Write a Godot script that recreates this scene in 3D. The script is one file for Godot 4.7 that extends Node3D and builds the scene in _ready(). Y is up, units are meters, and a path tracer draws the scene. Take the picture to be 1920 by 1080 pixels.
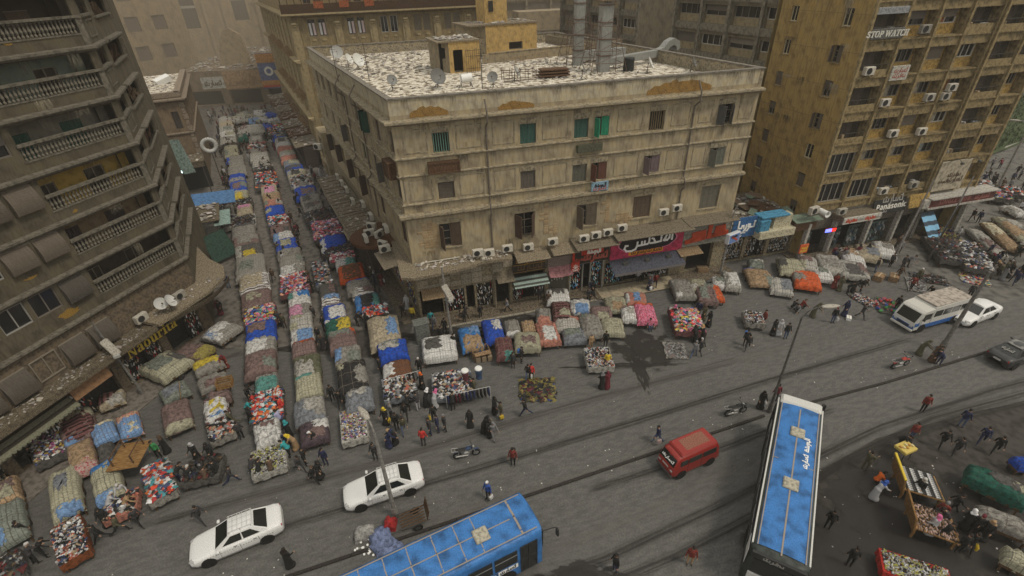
extends Node3D
# ---------------------------------------------------------------- shape collector
class MB:
	var v:=PackedVector3Array()
	var n:=PackedVector3Array()
	var u:=PackedVector2Array()
	var x:=PackedInt32Array()
	var c:=PackedColorArray()
	var tint:=Color(-1,0,0)
	var t:=Transform3D()
	func vert(p: Vector3,no: Vector3,uv:=Vector2.ZERO) -> int:
		v.append(t*p)
		n.append((t.basis*no).normalized())
		u.append(uv)
		if tint.r>=.0:
			c.append(tint)
		return v.size()-1
	func quad(a: Vector3,b: Vector3,d: Vector3,e: Vector3) -> void:
		var no:=(b-a).cross(e-a)
		if no.length_squared()<1e-14:
			no=(d-b).cross(e-b)
		no=no.normalized()
		var w:=a.distance_to(b)
		var h:=a.distance_to(e)
		var i:=vert(a,no,Vector2(0,0))
		vert(b,no,Vector2(w,0))
		vert(d,no,Vector2(w,h))
		vert(e,no,Vector2(0,h))
		x.append_array(PackedInt32Array([i,i+2,i+1,i,i+3,i+2]))
	func tri(a: Vector3,b: Vector3,d: Vector3) -> void:
		var no:=(b-a).cross(d-a).normalized()
		var i:=vert(a,no)
		vert(b,no,Vector2(1,0))
		vert(d,no,Vector2(0,1))
		x.append_array(PackedInt32Array([i,i+2,i+1]))
	func bx(p: Vector3,s: Vector3,b:=Basis()) -> void:
		var k:=[Vector3(-1,-1,1),Vector3(1,-1,1),Vector3(1,1,1),Vector3(-1,1,1),Vector3(-1,-1,-1),Vector3(1,-1,-1),Vector3(1,1,-1),Vector3(-1,1,-1)]
		var q:=[]
		for e in k:
			q.append(p+b*(e*s*.5))
		quad(q[0],q[1],q[2],q[3])
		quad(q[5],q[4],q[7],q[6])
		quad(q[4],q[0],q[3],q[7])
		quad(q[1],q[5],q[6],q[2])
		quad(q[3],q[2],q[6],q[7])
		quad(q[4],q[5],q[1],q[0])
	func b2(lo: Vector3,hi: Vector3) -> void:
		bx((lo+hi)*.5,(hi-lo).abs())
	func rb(p: Vector3,s: Vector3,r: float,b:=Basis()) -> void:
		var h:=s*.5
		var rings:=[[-h.y,r],[-h.y+r,.0],[h.y-r,.0],[h.y,r]]
		var pts:=[]
		for g in rings:
			var a: float=h.x-g[1]
			var d: float=h.z-g[1]
			var k:=r*.7
			pts.append([Vector3(-a+k,g[0],d),Vector3(a-k,g[0],d),Vector3(a,g[0],d-k),Vector3(a,g[0],-d+k),Vector3(a-k,g[0],-d),Vector3(-a+k,g[0],-d),Vector3(-a,g[0],-d+k),Vector3(-a,g[0],d-k)])
		for i in 3:
			for j in 8:
				var m:=(j+1) % 8
				quad(p+b*pts[i][j],p+b*pts[i][m],p+b*pts[i+1][m],p+b*pts[i+1][j])
		for j in range(1,7):
			tri(p+b*pts[3][0],p+b*pts[3][j],p+b*pts[3][j+1])
			tri(p+b*pts[0][0],p+b*pts[0][j+1],p+b*pts[0][j])
	func cyl(a: Vector3,b: Vector3,r0: float,r1: float,seg:=8,caps:=true) -> void:
		var d:=(b-a).normalized()
		var s:=d.cross(Vector3.UP if absf(d.y)<.9 else Vector3.RIGHT).normalized()
		var w:=s.cross(d)
		var first:=v.size()
		for i in seg+1:
			var an:=TAU*i/seg
			var o:=s*cos(an)+w*sin(an)
			vert(a+o*r0,o,Vector2(float(i)/seg,0))
			vert(b+o*r1,o,Vector2(float(i)/seg,a.distance_to(b)))
		for i in seg:
			var k:=first+i*2
			x.append_array(PackedInt32Array([k,k+2,k+1,k+2,k+3,k+1]))
		if caps:
			for e in [[a,r0,-d],[b,r1,d]]:
				if e[1]<.002:
					continue
				var m:=vert(e[0],e[2])
				for i in seg+1:
					var an:=TAU*i/seg
					vert(e[0]+(s*cos(an)+w*sin(an))*e[1],e[2])
				for i in seg:
					if e[2].dot(d)<0:
						x.append_array(PackedInt32Array([m,m+2+i,m+1+i]))
					else:
						x.append_array(PackedInt32Array([m,m+1+i,m+2+i]))
	func tube(pts: Array,r: float,seg:=6) -> void:
		for i in pts.size()-1:
			cyl(pts[i],pts[i+1],r,r,seg)
	func lathe(p: Vector3,prof: Array,seg:=12,b:=Basis()) -> void:
		for i in prof.size()-1:
			var e: Vector2=prof[i]
			var f: Vector2=prof[i+1]
			var sl:=(f-e).normalized()
			var first:=v.size()
			for j in seg+1:
				var an:=TAU*j/seg
				var o:=Vector3(cos(an),0,sin(an))
				var no:=b*(o*sl.y-Vector3(0,sl.x,0))
				vert(p+b*(o*e.x+Vector3(0,e.y,0)),no,Vector2(float(j)/seg,e.y))
				vert(p+b*(o*f.x+Vector3(0,f.y,0)),no,Vector2(float(j)/seg,f.y))
			for j in seg:
				var k:=first+j*2
				x.append_array(PackedInt32Array([k,k+2,k+1,k+2,k+3,k+1]))
	func prism(poly: PackedVector2Array,z0: float,z1: float) -> void:
		var tr:=Geometry2D.triangulate_polygon(poly)
		for k in range(0,tr.size(),3):
			var a:=poly[tr[k]]
			var b:=poly[tr[k+1]]
			var d:=poly[tr[k+2]]
			if (b-a).cross(d-a)<0:
				var q:=b
				b=d
				d=q
			tri(Vector3(a.x,a.y,z1),Vector3(b.x,b.y,z1),Vector3(d.x,d.y,z1))
			tri(Vector3(a.x,a.y,z0),Vector3(d.x,d.y,z0),Vector3(b.x,b.y,z0))
		for i in poly.size():
			var a:=poly[i]
			var b:=poly[(i+1) % poly.size()]
			quad(Vector3(a.x,a.y,z0),Vector3(b.x,b.y,z0),Vector3(b.x,b.y,z1),Vector3(a.x,a.y,z1))
	func skin(rows: Array,closed:=false,flip:=false) -> void:
		var m: int=rows[0].size()
		var k: int=rows.size()
		var first:=v.size()
		for i in k:
			for j in m:
				var a: Vector3=rows[mini(i+1,k-1)][j]-rows[maxi(i-1,0)][j]
				var jb:=(j+1) % m if closed else mini(j+1,m-1)
				var ja:=(j+m-1) % m if closed else maxi(j-1,0)
				var b: Vector3=rows[i][jb]-rows[i][ja]
				var no:=a.cross(b)
				if no.length_squared()<1e-12:
					no=Vector3.UP
				vert(rows[i][j],-no.normalized() if flip else no.normalized(),Vector2(float(j),float(i)))
		for i in k-1:
			for j in (m if closed else m-1):
				var p:=first+i*m+j
				var q:=first+i*m+(j+1) % m
				if flip:
					x.append_array(PackedInt32Array([p,p+m,q,q,p+m,q+m]))
				else:
					x.append_array(PackedInt32Array([p,q,p+m,q,q+m,p+m]))
	func wall(w: float,y0: float,h: float,holes: Array,depth: float,x0:=.0) -> void:
		var xs:=[x0,w]
		var ys:=[y0,h]
		for r in holes:
			for q in [r.position.x,r.end.x]:
				if q>x0 and q<w and not xs.has(q):
					xs.append(q)
			for q in [r.position.y,r.end.y]:
				if q>y0 and q<h and not ys.has(q):
					ys.append(q)
		xs.sort()
		ys.sort()
		for j in ys.size()-1:
			var on:=false
			var run:=.0
			for i in xs.size()-1:
				var mid:=Vector2((xs[i]+xs[i+1])*.5,(ys[j]+ys[j+1])*.5)
				var open:=false
				for r in holes:
					if r.has_point(mid):
						open=true
						break
				if not open and not on:
					run=xs[i]
					on=true
				if on and (open or i==xs.size()-2):
					var e: float=xs[i] if open else xs[i+1]
					quad(Vector3(run,ys[j],0),Vector3(e,ys[j],0),Vector3(e,ys[j+1],0),Vector3(run,ys[j+1],0))
					on=false
		for r in holes:
			var a: Vector2=r.position
			var e: Vector2=r.end
			quad(Vector3(a.x,a.y,0),Vector3(e.x,a.y,0),Vector3(e.x,a.y,-depth),Vector3(a.x,a.y,-depth))
			quad(Vector3(a.x,e.y,-depth),Vector3(e.x,e.y,-depth),Vector3(e.x,e.y,0),Vector3(a.x,e.y,0))
			quad(Vector3(a.x,a.y,-depth),Vector3(a.x,e.y,-depth),Vector3(a.x,e.y,0),Vector3(a.x,a.y,0))
			quad(Vector3(e.x,a.y,0),Vector3(e.x,e.y,0),Vector3(e.x,e.y,-depth),Vector3(e.x,a.y,-depth))
	func mesh() -> ArrayMesh:
		var a:=[]
		a.resize(Mesh.ARRAY_MAX)
		a[Mesh.ARRAY_VERTEX]=v
		a[Mesh.ARRAY_NORMAL]=n
		a[Mesh.ARRAY_TEX_UV]=u
		a[Mesh.ARRAY_INDEX]=x
		if c.size()==v.size():
			a[Mesh.ARRAY_COLOR]=c
		var m:=ArrayMesh.new()
		if v.size():
			m.add_surface_from_arrays(Mesh.PRIMITIVE_TRIANGLES,a)
		return m
# ---------------------------------------------------------------- naming and tagging
func dirv(deg: float) -> Vector3:
	return V(cos(deg_to_rad(deg)),0,-sin(deg_to_rad(deg)))
func tag(o: Node3D,label: String,category:="",group:="",kind:="") -> Node3D:
	if label:
		o.set_meta("label",label)
	if category:
		o.set_meta("category",category)
	if group:
		o.set_meta("group",group)
	if kind:
		o.set_meta("kind",kind)
	return o
func th(called: String,label: String,category: String,at:=Vector3.ZERO,yaw:=.0,group:="") -> Node3D:
	var o:=Node3D.new()
	o.name=called
	o.position=at
	o.rotation.y=deg_to_rad(yaw)
	tag(o,label,category,group)
	add_child(o,true)
	return o
func pt(up: Node,called: String,m,mat: Material,xf:=Transform3D(),kind:="") -> MeshInstance3D:
	var o:=MeshInstance3D.new()
	o.name=called
	o.mesh=m.mesh() if m is MB else m
	for i in o.mesh.get_surface_count():
		o.set_surface_override_material(i,mat)
	o.transform=xf
	if kind:
		o.set_meta("kind",kind)
	up.add_child(o,true)
	return o
func setting(called: String,m,mat: Material,label:="") -> MeshInstance3D:
	var o:=pt(self,called,m,mat)
	tag(o,label,"","","structure")
	return o
func stuff(up: Node,called: String,m: Mesh,mat: Material,where: Array,tints: Array) -> MultiMeshInstance3D:
	var mm:=MultiMesh.new()
	mm.transform_format=MultiMesh.TRANSFORM_3D
	mm.use_colors=tints.size()>0
	mm.mesh=m
	mm.instance_count=where.size()
	for i in where.size():
		mm.set_instance_transform(i,where[i])
		if tints.size():
			mm.set_instance_color(i,tints[i])
	var o:=MultiMeshInstance3D.new()
	o.name=called
	o.multimesh=mm
	o.material_override=mat
	o.set_meta("kind","stuff")
	up.add_child(o,true)
	return o
# ---------------------------------------------------------------- materials
var tx:={}
var mats:={}
var rng:=RandomNumberGenerator.new()
func rf(a: float,b: float) -> float:
	return rng.randf_range(a,b)
func noise_image(seed_: int,freq: float,oct: int,size: int,kind:=FastNoiseLite.TYPE_SIMPLEX_SMOOTH) -> Image:
	var nz:=FastNoiseLite.new()
	nz.seed=seed_
	nz.noise_type=kind
	nz.frequency=freq
	nz.fractal_octaves=oct
	var im:=nz.get_seamless_image(size,size,false,false,.15)
	im.convert(Image.FORMAT_L8)
	return im
func ramp_image(im: Image,stops: Array) -> Image:
	var lut:=[]
	for i in 256:
		var f:=i/255.0
		var col: Color=stops[0][1]
		for k in stops.size()-1:
			if f>=stops[k][0]:
				col=stops[k][1].lerp(stops[k+1][1],clampf((f-stops[k][0])/maxf(stops[k+1][0]-stops[k][0],.001),.0,1.0))
		lut.append([int(col.r*255.0),int(col.g*255.0),int(col.b*255.0)])
	var src:=im.get_data()
	var dst:=PackedByteArray()
	dst.resize(src.size()*3)
	for i in src.size():
		var l: Array=lut[src[i]]
		dst[i*3]=l[0]
		dst[i*3+1]=l[1]
		dst[i*3+2]=l[2]
	return Image.create_from_data(im.get_width(),im.get_height(),false,Image.FORMAT_RGB8,dst)
func g(v: float) -> Color:
	return K(v,v,v)
func make_textures():
	var T:=func(im: Image) -> ImageTexture: return ImageTexture.create_from_image(im)
	tx.grime=T.call(ramp_image(noise_image(11,.012,5,512),[[.0,g(.62)],[.3,g(.8)],[.5,g(.92)],[.7,g(.98)],[1.0,g(1.0)]]))
	tx.plaster=T.call(ramp_image(noise_image(12,.007,5,512),[[.0,K(.76,.73,.69)],[.3,K(.88,.86,.83)],[.5,K(.95,.94,.92)],[.72,K(.98,.95,.87)],[1.0,g(1.0)]]))
	var st:=noise_image(13,.03,4,512)
	st.resize(512,10,Image.INTERPOLATE_BILINEAR)
	st.resize(512,512,Image.INTERPOLATE_CUBIC)
	tx.streak=T.call(ramp_image(st,[[.0,K(.82,.8,.78)],[.4,K(.93,.92,.91)],[.6,K(.98,.98,.97)],[1.0,g(1.0)]]))
	tx.fine=T.call(ramp_image(noise_image(14,.09,3,512),[[.0,g(.8)],[.4,g(.92)],[.7,g(1.0)],[1.0,g(1.0)]]))
	tx.rubble=T.call(ramp_image(noise_image(15,.05,4,512),[[.0,K(.42,.38,.33)],[.38,K(.68,.63,.57)],[.5,K(.9,.86,.8)],[.75,K(.97,.94,.89)],[1.0,g(1.0)]]))
	tx.roof=T.call(ramp_image(noise_image(25,.022,5,512),[[.0,K(.36,.33,.3)],[.3,K(.55,.51,.46)],[.42,K(.8,.77,.72)],[.52,K(.95,.93,.89)],[1.0,g(1.0)]]))
	tx.wood=T.call(ramp_image(st,[[.0,K(.45,.36,.28)],[.4,K(.75,.66,.55)],[1.0,g(1.0)]]))
	var fold:=noise_image(16,.025,4,512)
	fold.resize(512,160,Image.INTERPOLATE_BILINEAR)
	fold.resize(512,512,Image.INTERPOLATE_CUBIC)
	tx.cloth=T.call(ramp_image(noise_image(17,.03,4,512),[[.0,g(.7)],[.4,g(.9)],[.6,g(.98)],[1.0,g(1.0)]]))
	fold.convert(Image.FORMAT_RGB8)
	fold.bump_map_to_normal_map(6.0)
	tx.foldn=T.call(fold)
	var ck:=Image.create(64,64,false,Image.FORMAT_RGB8)
	ck.fill(g(1.0))
	for k in 4:
		ck.fill_rect(Rect2i(k*16,0,2,64),g(.76))
		ck.fill_rect(Rect2i(0,k*16,64,2),g(.8))
	tx.check=T.call(ck)
	var sp:=Image.create(64,64,false,Image.FORMAT_RGB8)
	sp.fill(g(1.0))
	for k in 4:
		sp.fill_rect(Rect2i(0,k*16,64,7),K(.45,.4,.4))
	tx.stripe=T.call(sp)
	var kn:=noise_image(18,.11,2,256,FastNoiseLite.TYPE_CELLULAR)
	tx.knit=T.call(ramp_image(kn,[[.0,g(.68)],[.4,g(.86)],[.6,g(1.0)],[1.0,g(1.0)]]))
	var fl:=noise_image(19,.035,2,256,FastNoiseLite.TYPE_CELLULAR)
	tx.floral=T.call(ramp_image(fl,[[.0,K(.75,.12,.2)],[.22,K(.95,.45,.55)],[.4,K(1,.9,.85)],[.7,K(1,.85,.9)],[1.0,g(1.0)]]))
func mat(key: String,col: Color,rough:=.85,tex:="grime",per:=4.0,detail:="",dper:=3.0,metal:=.0) -> StandardMaterial3D:
	if mats.has(key):
		return mats[key]
	var m:=StandardMaterial3D.new()
	m.resource_name=key
	m.albedo_color=col.linear_to_srgb()
	m.roughness=rough
	m.metallic=metal
	m.metallic_specular=.35
	if tex:
		m.albedo_texture=tx[tex]
		m.uv1_triplanar=true
		m.uv1_scale=Vector3.ONE/per
		m.uv1_triplanar_sharpness=4.0
	if detail:
		m.detail_enabled=true
		m.detail_albedo=tx[detail]
		m.detail_blend_mode=BaseMaterial3D.BLEND_MODE_MUL
		m.detail_uv_layer=BaseMaterial3D.DETAIL_UV_2
		m.uv2_triplanar=true
		m.uv2_scale=Vector3.ONE/dper
		m.uv2_triplanar_sharpness=4.0
	mats[key]=m
	return m
func pl(key: String,col: Color,rough:=.6,metal:=.0) -> StandardMaterial3D:
	return mat(key,col,rough,"",1.0,"",1.0,metal)
func cloth(col: Color,pattern:="cloth",per:=1.6) -> StandardMaterial3D:
	var key:="cloth_%s_%d_%d_%d" % [pattern,int(col.r*255),int(col.g*255),int(col.b*255)]
	if mats.has(key):
		return mats[key]
	var m:=mat(key,col,.92,pattern,per,"cloth" if pattern!="cloth" else "grime",2.3)
	m.normal_enabled=true
	m.normal_texture=tx.foldn
	m.normal_scale=.7
	return m
func glass(key: String,col: Color) -> StandardMaterial3D:
	if mats.has(key):
		return mats[key]
	var m:=pl(key,col,.12)
	m.metallic_specular=.6
	return m
# ---------------------------------------------------------------- the scene
func _ready():
	var cam:=Camera3D.new()
	cam.name="camera"
	cam.fov=60.283
	cam.near=.1
	cam.far=900.0
	cam.transform=Transform3D(Basis(V(.999414,-.0288723,.0183805),V(.0342265,.843072,-.536711),V(.0,.537025,.843566)),V(0,28,0))
	add_child(cam)
	var env:=Environment.new()
	env.background_mode=Environment.BG_SKY
	var sky:=Sky.new()
	var sm:=ProceduralSkyMaterial.new()
	sm.sky_top_color=K(.80,.795,.775)
	sm.sky_horizon_color=K(.74,.72,.68)
	sm.sky_curve=.3
	sm.ground_bottom_color=K(.2,.19,.17)
	sm.ground_horizon_color=K(.45,.42,.38)
	sky.sky_material=sm
	env.sky=sky
	env.tonemap_mode=Environment.TONE_MAPPER_LINEAR
	env.tonemap_exposure=1.42
	env.sdfgi_enabled=true
	env.ssao_enabled=true
	env.ssil_enabled=true
	env.fog_enabled=true
	env.fog_density=.0006
	env.fog_light_color=K(.9,.88,.84)
	var we:=WorldEnvironment.new()
	we.name="world"
	we.environment=env
	add_child(we)
	var sun:=DirectionalLight3D.new()
	sun.name="sun"
	sun.light_color=K(1.0,.96,.89)
	sun.light_energy=.42
	sun.light_angular_distance=14.0
	sun.shadow_enabled=true
	sun.rotation_degrees=V(-58,62,0)
	add_child(sun)
	env.volumetric_fog_enabled=true
	env.volumetric_fog_density=.0
	for q in [[V(-70,40,-205),V(420,90,190),.0046]]:
		var fv:=FogVolume.new()
		fv.name="dust_haze"
		fv.shape=RenderingServer.FOG_VOLUME_SHAPE_BOX
		fv.size=q[1]
		fv.position=q[0]
		var fm:=FogMaterial.new()
		fm.density=q[2]
		fm.albedo=K(.86,.8,.71)
		fv.material=fm
		fv.set_meta("kind","stuff")
		add_child(fv)
	make_textures()
	shared_materials()
	ground()
	central()
	left_block()
	brown_house()
	ornate()
	office(V(24.0,0,-77.6),-68.0,"grey concrete office block with deep recessed windows right of the corner building's roof",4,5.0,.7,9,3.35,30.0,K(.2,.18,.14),["sash","roller","sash","half"],3)
	office(V(11.5,0,-108.0),-68.0,"second grey office block farther back with a bare column at its end",5,4.9,1.2,9,3.4,32.0,K(.19,.17,.135),["sash","roller","closed"],4)
	yellow_tower()
	low_shops()
	far_things()
	street_things()
	market()
# ---------------------------------------------------------------- parts of buildings
func fT(o: Vector3,yaw: float) -> Transform3D:
	return Transform3D(Basis(Vector3.UP,deg_to_rad(yaw)),o)
func at(T: Transform3D,p: Vector3) -> Transform3D:
	return Transform3D(T.basis,T*p)
func leaf_mesh(w: float,h: float) -> MB:
	var m:=mb()
	m.b2(V(0,0,-.02),V(w,h,.02))
	for e in [[.0,.0,.09,h],[w-.09,.0,w,h],[.09,.0,w-.09,.1],[.09,h-.1,w-.09,h],[.09,h*.48,w-.09,h*.54],[w*.42,.1,w*.52,h*.48],[w*.42,h*.54,w*.52,h-.1]]:
		m.b2(V(e[0],e[1],.02),V(e[2],e[3],.045))
	return m
func roller_mesh(w: float,h: float,bulge:=.0) -> MB:
	var m:=mb()
	var k:=maxi(4,int(h/.13))
	var rows:=[]
	for i in k+1:
		var f:=float(i)/k
		var z:=bulge*sin(f*PI*.55)*(1.0-f*.3)
		rows.append([f*h,h-f*h,z])
	for i in k:
		var a: Array=rows[i]
		var b: Array=rows[i+1]
		m.quad(V(0,b[1]+.01,b[2]+.012),V(w,b[1]+.01,b[2]+.012),V(w,a[1],a[2]+.03),V(0,a[1],a[2]+.03))
		m.quad(V(0,a[1]-.0,a[2]+.03),V(w,a[1],a[2]+.03),V(w,a[1]+.006,a[2]),V(0,a[1]+.006,a[2]))
		if bulge>.0:
			m.quad(V(0,b[1],0),V(0,b[1],b[2]+.012),V(0,a[1],a[2]+.03),V(0,a[1],0))
			m.quad(V(w,b[1],b[2]+.012),V(w,b[1],0),V(w,a[1],0),V(w,a[1],a[2]+.03))
	return m
func win(b: Node,T: Transform3D,s: float,y: float,w: float,h: float,mode: String,col:=K(.1,.08,.06),d:=.25,label:="",fcol:=K(.22,.19,.15)) -> MeshInstance3D:
	var key:="paint_%d_%d_%d" % [int(col.r*255),int(col.g*255),int(col.b*255)]
	var lm:=mat(key,col,.75,"fine",1.5,"streak",2.0)
	var fm:=mat("frame_%d_%d_%d" % [int(fcol.r*255),int(fcol.g*255),int(fcol.b*255)],fcol,.7,"fine",1.0)
	var f:=mb()
	var z:=-d+.03
	var e:=.07
	f.b2(V(-w/2,0,z-.05),V(-w/2+e,h,z+.05))
	f.b2(V(w/2-e,0,z-.05),V(w/2,h,z+.05))
	f.b2(V(-w/2+e,0,z-.05),V(w/2-e,e,z+.05))
	f.b2(V(-w/2+e,h-e,z-.05),V(w/2-e,h,z+.05))
	if mode in ["sash","open","ajar","bars","half","posters"]:
		f.b2(V(-.03,e,z-.03),V(.03,h-e,z+.04))
	if mode=="sash" and w>2.0:
		for q in [-.25,.25]:
			f.b2(V(q*w-.03,e,z-.03),V(q*w+.03,h-e,z+.04))
	if mode in ["open","ajar"]:
		for q in [.33,.66]:
			f.b2(V(-w/2+e,q*h-.02,z-.025),V(-.03,q*h+.02,z+.03))
			f.b2(V(.03,q*h-.02,z-.025),V(w/2-e,q*h+.02,z+.03))
	var o:=pt(b,"window",f,fm,at(T,V(s,y,0)))
	if label:
		o.set_meta("label",label)
	var p:=mb()
	p.quad(V(-w/2,0,z-.06),V(w/2,0,z-.06),V(w/2,h,z-.06),V(-w/2,h,z-.06))
	pt(o,"pane",p,glass("glass_dark",K(.012,.012,.013)))
	match mode:
		"closed":
			var l:=leaf_mesh(w/2-.05,h-.08)
			pt(o,"shutter",l,lm,X(V(-w/2+.04,.04,z+.08)))
			pt(o,"shutter",l,lm,X(V(.01,.04,z+.08)))
		"open":
			var l:=leaf_mesh(w/2-.05,h-.08)
			pt(o,"shutter",l,lm,Transform3D(Basis(Vector3.UP,deg_to_rad(-62)),V(-w/2+.03,.04,.02)))
			pt(o,"shutter",l,lm,Transform3D(Basis(Vector3.UP,deg_to_rad(-122)),V(w/2-.03,.04,.02)))
		"ajar":
			var l:=leaf_mesh(w/2-.05,h-.08)
			pt(o,"shutter",l,lm,Transform3D(Basis(Vector3.UP,deg_to_rad(-75)),V(-w/2+.03,.04,.02)))
			pt(o,"shutter",l,lm,Transform3D(Basis(Vector3.UP,deg_to_rad(-10)),V(.02,.04,z+.1)))
		"bars":
			var m:=mb()
			for i in 7:
				m.cyl(V(-w/2+w*(i+.5)/7,.02,0),V(-w/2+w*(i+.5)/7,h-.02,0),.04,.04,5)
			pt(o,"shutter",m,lm,X(V(0,0,z+.1)))
		"roller":
			pt(o,"roller_blind",roller_mesh(w-.06,h-.04),lm,X(V(-w/2+.03,.02,z+.06)))
		"half":
			pt(o,"roller_blind",roller_mesh(w-.06,h*.55),lm,X(V(-w/2+.03,h*.43,z+.06)))
		"bulge":
			pt(o,"roller_blind",roller_mesh(w-.02,h,.55),lm,X(V(-w/2+.01,-.05,z+.08)))
		"posters":
			for i in 2:
				var m:=mb()
				m.bx(V(-w/4+i*w/2,h*.42,z+.06),V(w*.3,h*.72,.01))
				for k in 5:
					m.bx(V(-w/4+i*w/2+(k % 2-.5)*.16,h*(.16+.1*k),z+.07),V(.14,.12,.008))
				pt(o,"poster",m,mat("poster_paper_%d" % i,[K(.72,.72,.72),K(.68,.55,.56)][i],.6,"fine",.6))
	return o
func ac_proto_mesh() -> Dictionary:
	var b:=mb()
	b.rb(V(0,.3,0),V(.85,.58,.32),.03)
	for k in 5:
		b.bx(V(.3,.14+.08*k,.162),V(.16,.02,.012))
	var g_:=mb()
	g_.lathe(V(-.1,.3,.155),[V2(.0,.012),V2(.05,.03),V2(.05,.012),V2(.21,.012),V2(.23,.03),V2(.23,.0)],14,Basis(Vector3.RIGHT,PI/2))
	for k in 6:
		g_.bx(V(-.1,.3,.17),V(.42,.014,.01),Basis(Vector3.BACK,PI*k/6))
	var l:=mb()
	for q in [-.32,.32]:
		l.bx(V(q,-.02,-.02),V(.04,.04,.5))
		l.cyl(V(q,-.02,.18),V(q,-.32,-.25),.015,.015,4)
	return {"case": b.mesh(),"fan": g_.mesh(),"legs": l.mesh()}
var acm:={}
func ac(p: Vector3,yaw: float,label: String,s:=1.0,tone:=.55):
	if acm.is_empty():
		acm=ac_proto_mesh()
	var o:=th("air_conditioner",label,"air conditioner",p,yaw,"air conditioning units on the facades")
	o.scale=Vector3.ONE*s
	pt(o,"casing",acm["case"],mat("ac_case_%d" % int(tone*20),K(tone,tone*.95,tone*.84),.55,"fine",.8,"streak",1.0))
	pt(o,"fan_grille",acm["fan"],pl("ac_fan",K(.03,.03,.03),.5))
	pt(o,"bracket",acm["legs"],pl("ac_legs",K(.08,.07,.06),.7))
var rubm: ArrayMesh
func rubble(up: Node,T: Transform3D,x0: float,x1: float,z0: float,z1: float,n: int,seed_: int,lo:=.06,hi:=.3,bright:=.5):
	if rubm==null:
		var m:=mb()
		m.rb(Vector3.ZERO,V(1,.45,.7),.16,Basis(Vector3.RIGHT,.2))
		rubm=m.mesh()
	rng.seed=seed_
	var ws:=[]
	var cs:=[]
	for i in n:
		var k:=rf(lo,hi)*(.5+rng.randf())
		var b:=Basis.from_euler(V(rf(-.4,.4),rf(0,TAU),rf(-.4,.4))).scaled(V(k,k*rf(.4,1.0),k*rf(.6,1.6)))
		ws.append(T*Transform3D(b,V(rf(x0,x1),k*.12,rf(z0,z1))))
		var t:=bright*rf(.45,1.25)
		cs.append(K(t,t*rf(.88,.95),t*rf(.75,.88)))
	var mm:=mat("rubble_piece",K(1,1,1),.95,"fine",.7)
	mm.vertex_color_use_as_albedo=true
	stuff(up,"rubble",rubm,mm,ws,cs)
func dish(p: Vector3,yaw: float,r: float,label: String,tone:=.3):
	var o:=th("satellite_dish",label,"satellite dish",p,yaw,"satellite dishes")
	var m:=mb()
	var prof:=[]
	for i in 7:
		var f:=i/6.0
		prof.append(V2(f*r,f*f*r*.28))
	var B:=Basis(Vector3.RIGHT,deg_to_rad(62))
	m.lathe(V(0,.75+r*.3,.1),prof,16,B)
	m.lathe(V(0,.75+r*.3,.07),prof,16,B)
	pt(o,"dish",m,pl("dish_%d" % int(tone*20),K(tone,tone,tone*.95),.5))
	m=mb()
	m.cyl(V(0,0,-.05),V(0,.8+r*.3,-.05),.035,.035,6)
	for k in 3:
		m.cyl(V(0,.35,-.05),V(sin(TAU*k/3)*.45,0,cos(TAU*k/3)*.45),.02,.02,4)
	pt(o,"mount",m,M("dish_iron"))
	m=mb()
	m.tube([V(0,.75,.1),V(0,.9,r*1.1),V(0,.75+r*.55,r*1.05)],.018,4)
	m.bx(V(0,.78+r*.55,r*1.02),V(.09,.09,.16))
	pt(o,"receiver_arm",m,M("dish_iron"))
func stroke(m: MB,pts: Array,th: float,dz: float):
	for i in pts.size()-1:
		var a: Vector2=pts[i]
		var b: Vector2=pts[i+1]
		var d:=(b-a).normalized()*th*.5
		var p:=V2(-d.y,d.x)
		m.prism(PackedVector2Array([a-d-p,b+d-p,b+d+p,a-d+p]),.0,dz+.0007*(i % 3))
func text_part(up: Node,s: String,h: float,p: Vector3,mat_: Material,yaw:=.0,depth:=.03,font:="Droid Sans",stretch:=1.0,skew:=.0,called:="lettering"):
	var f:=SystemFont.new()
	f.font_names=PackedStringArray([font])
	f.font_weight=700
	var t:=TextMesh.new()
	t.text=s
	t.font=f
	t.font_size=48
	t.pixel_size=h/35.0
	t.depth=depth
	t.curve_step=2.0
	var o:=MeshInstance3D.new()
	o.name=called
	o.mesh=t
	o.material_override=mat_
	o.transform=Transform3D(Basis(Vector3.UP,deg_to_rad(yaw))*Basis(V(stretch,0,0),V(skew,1,0),V(0,0,1)),p)
	up.add_child(o,true)
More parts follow.
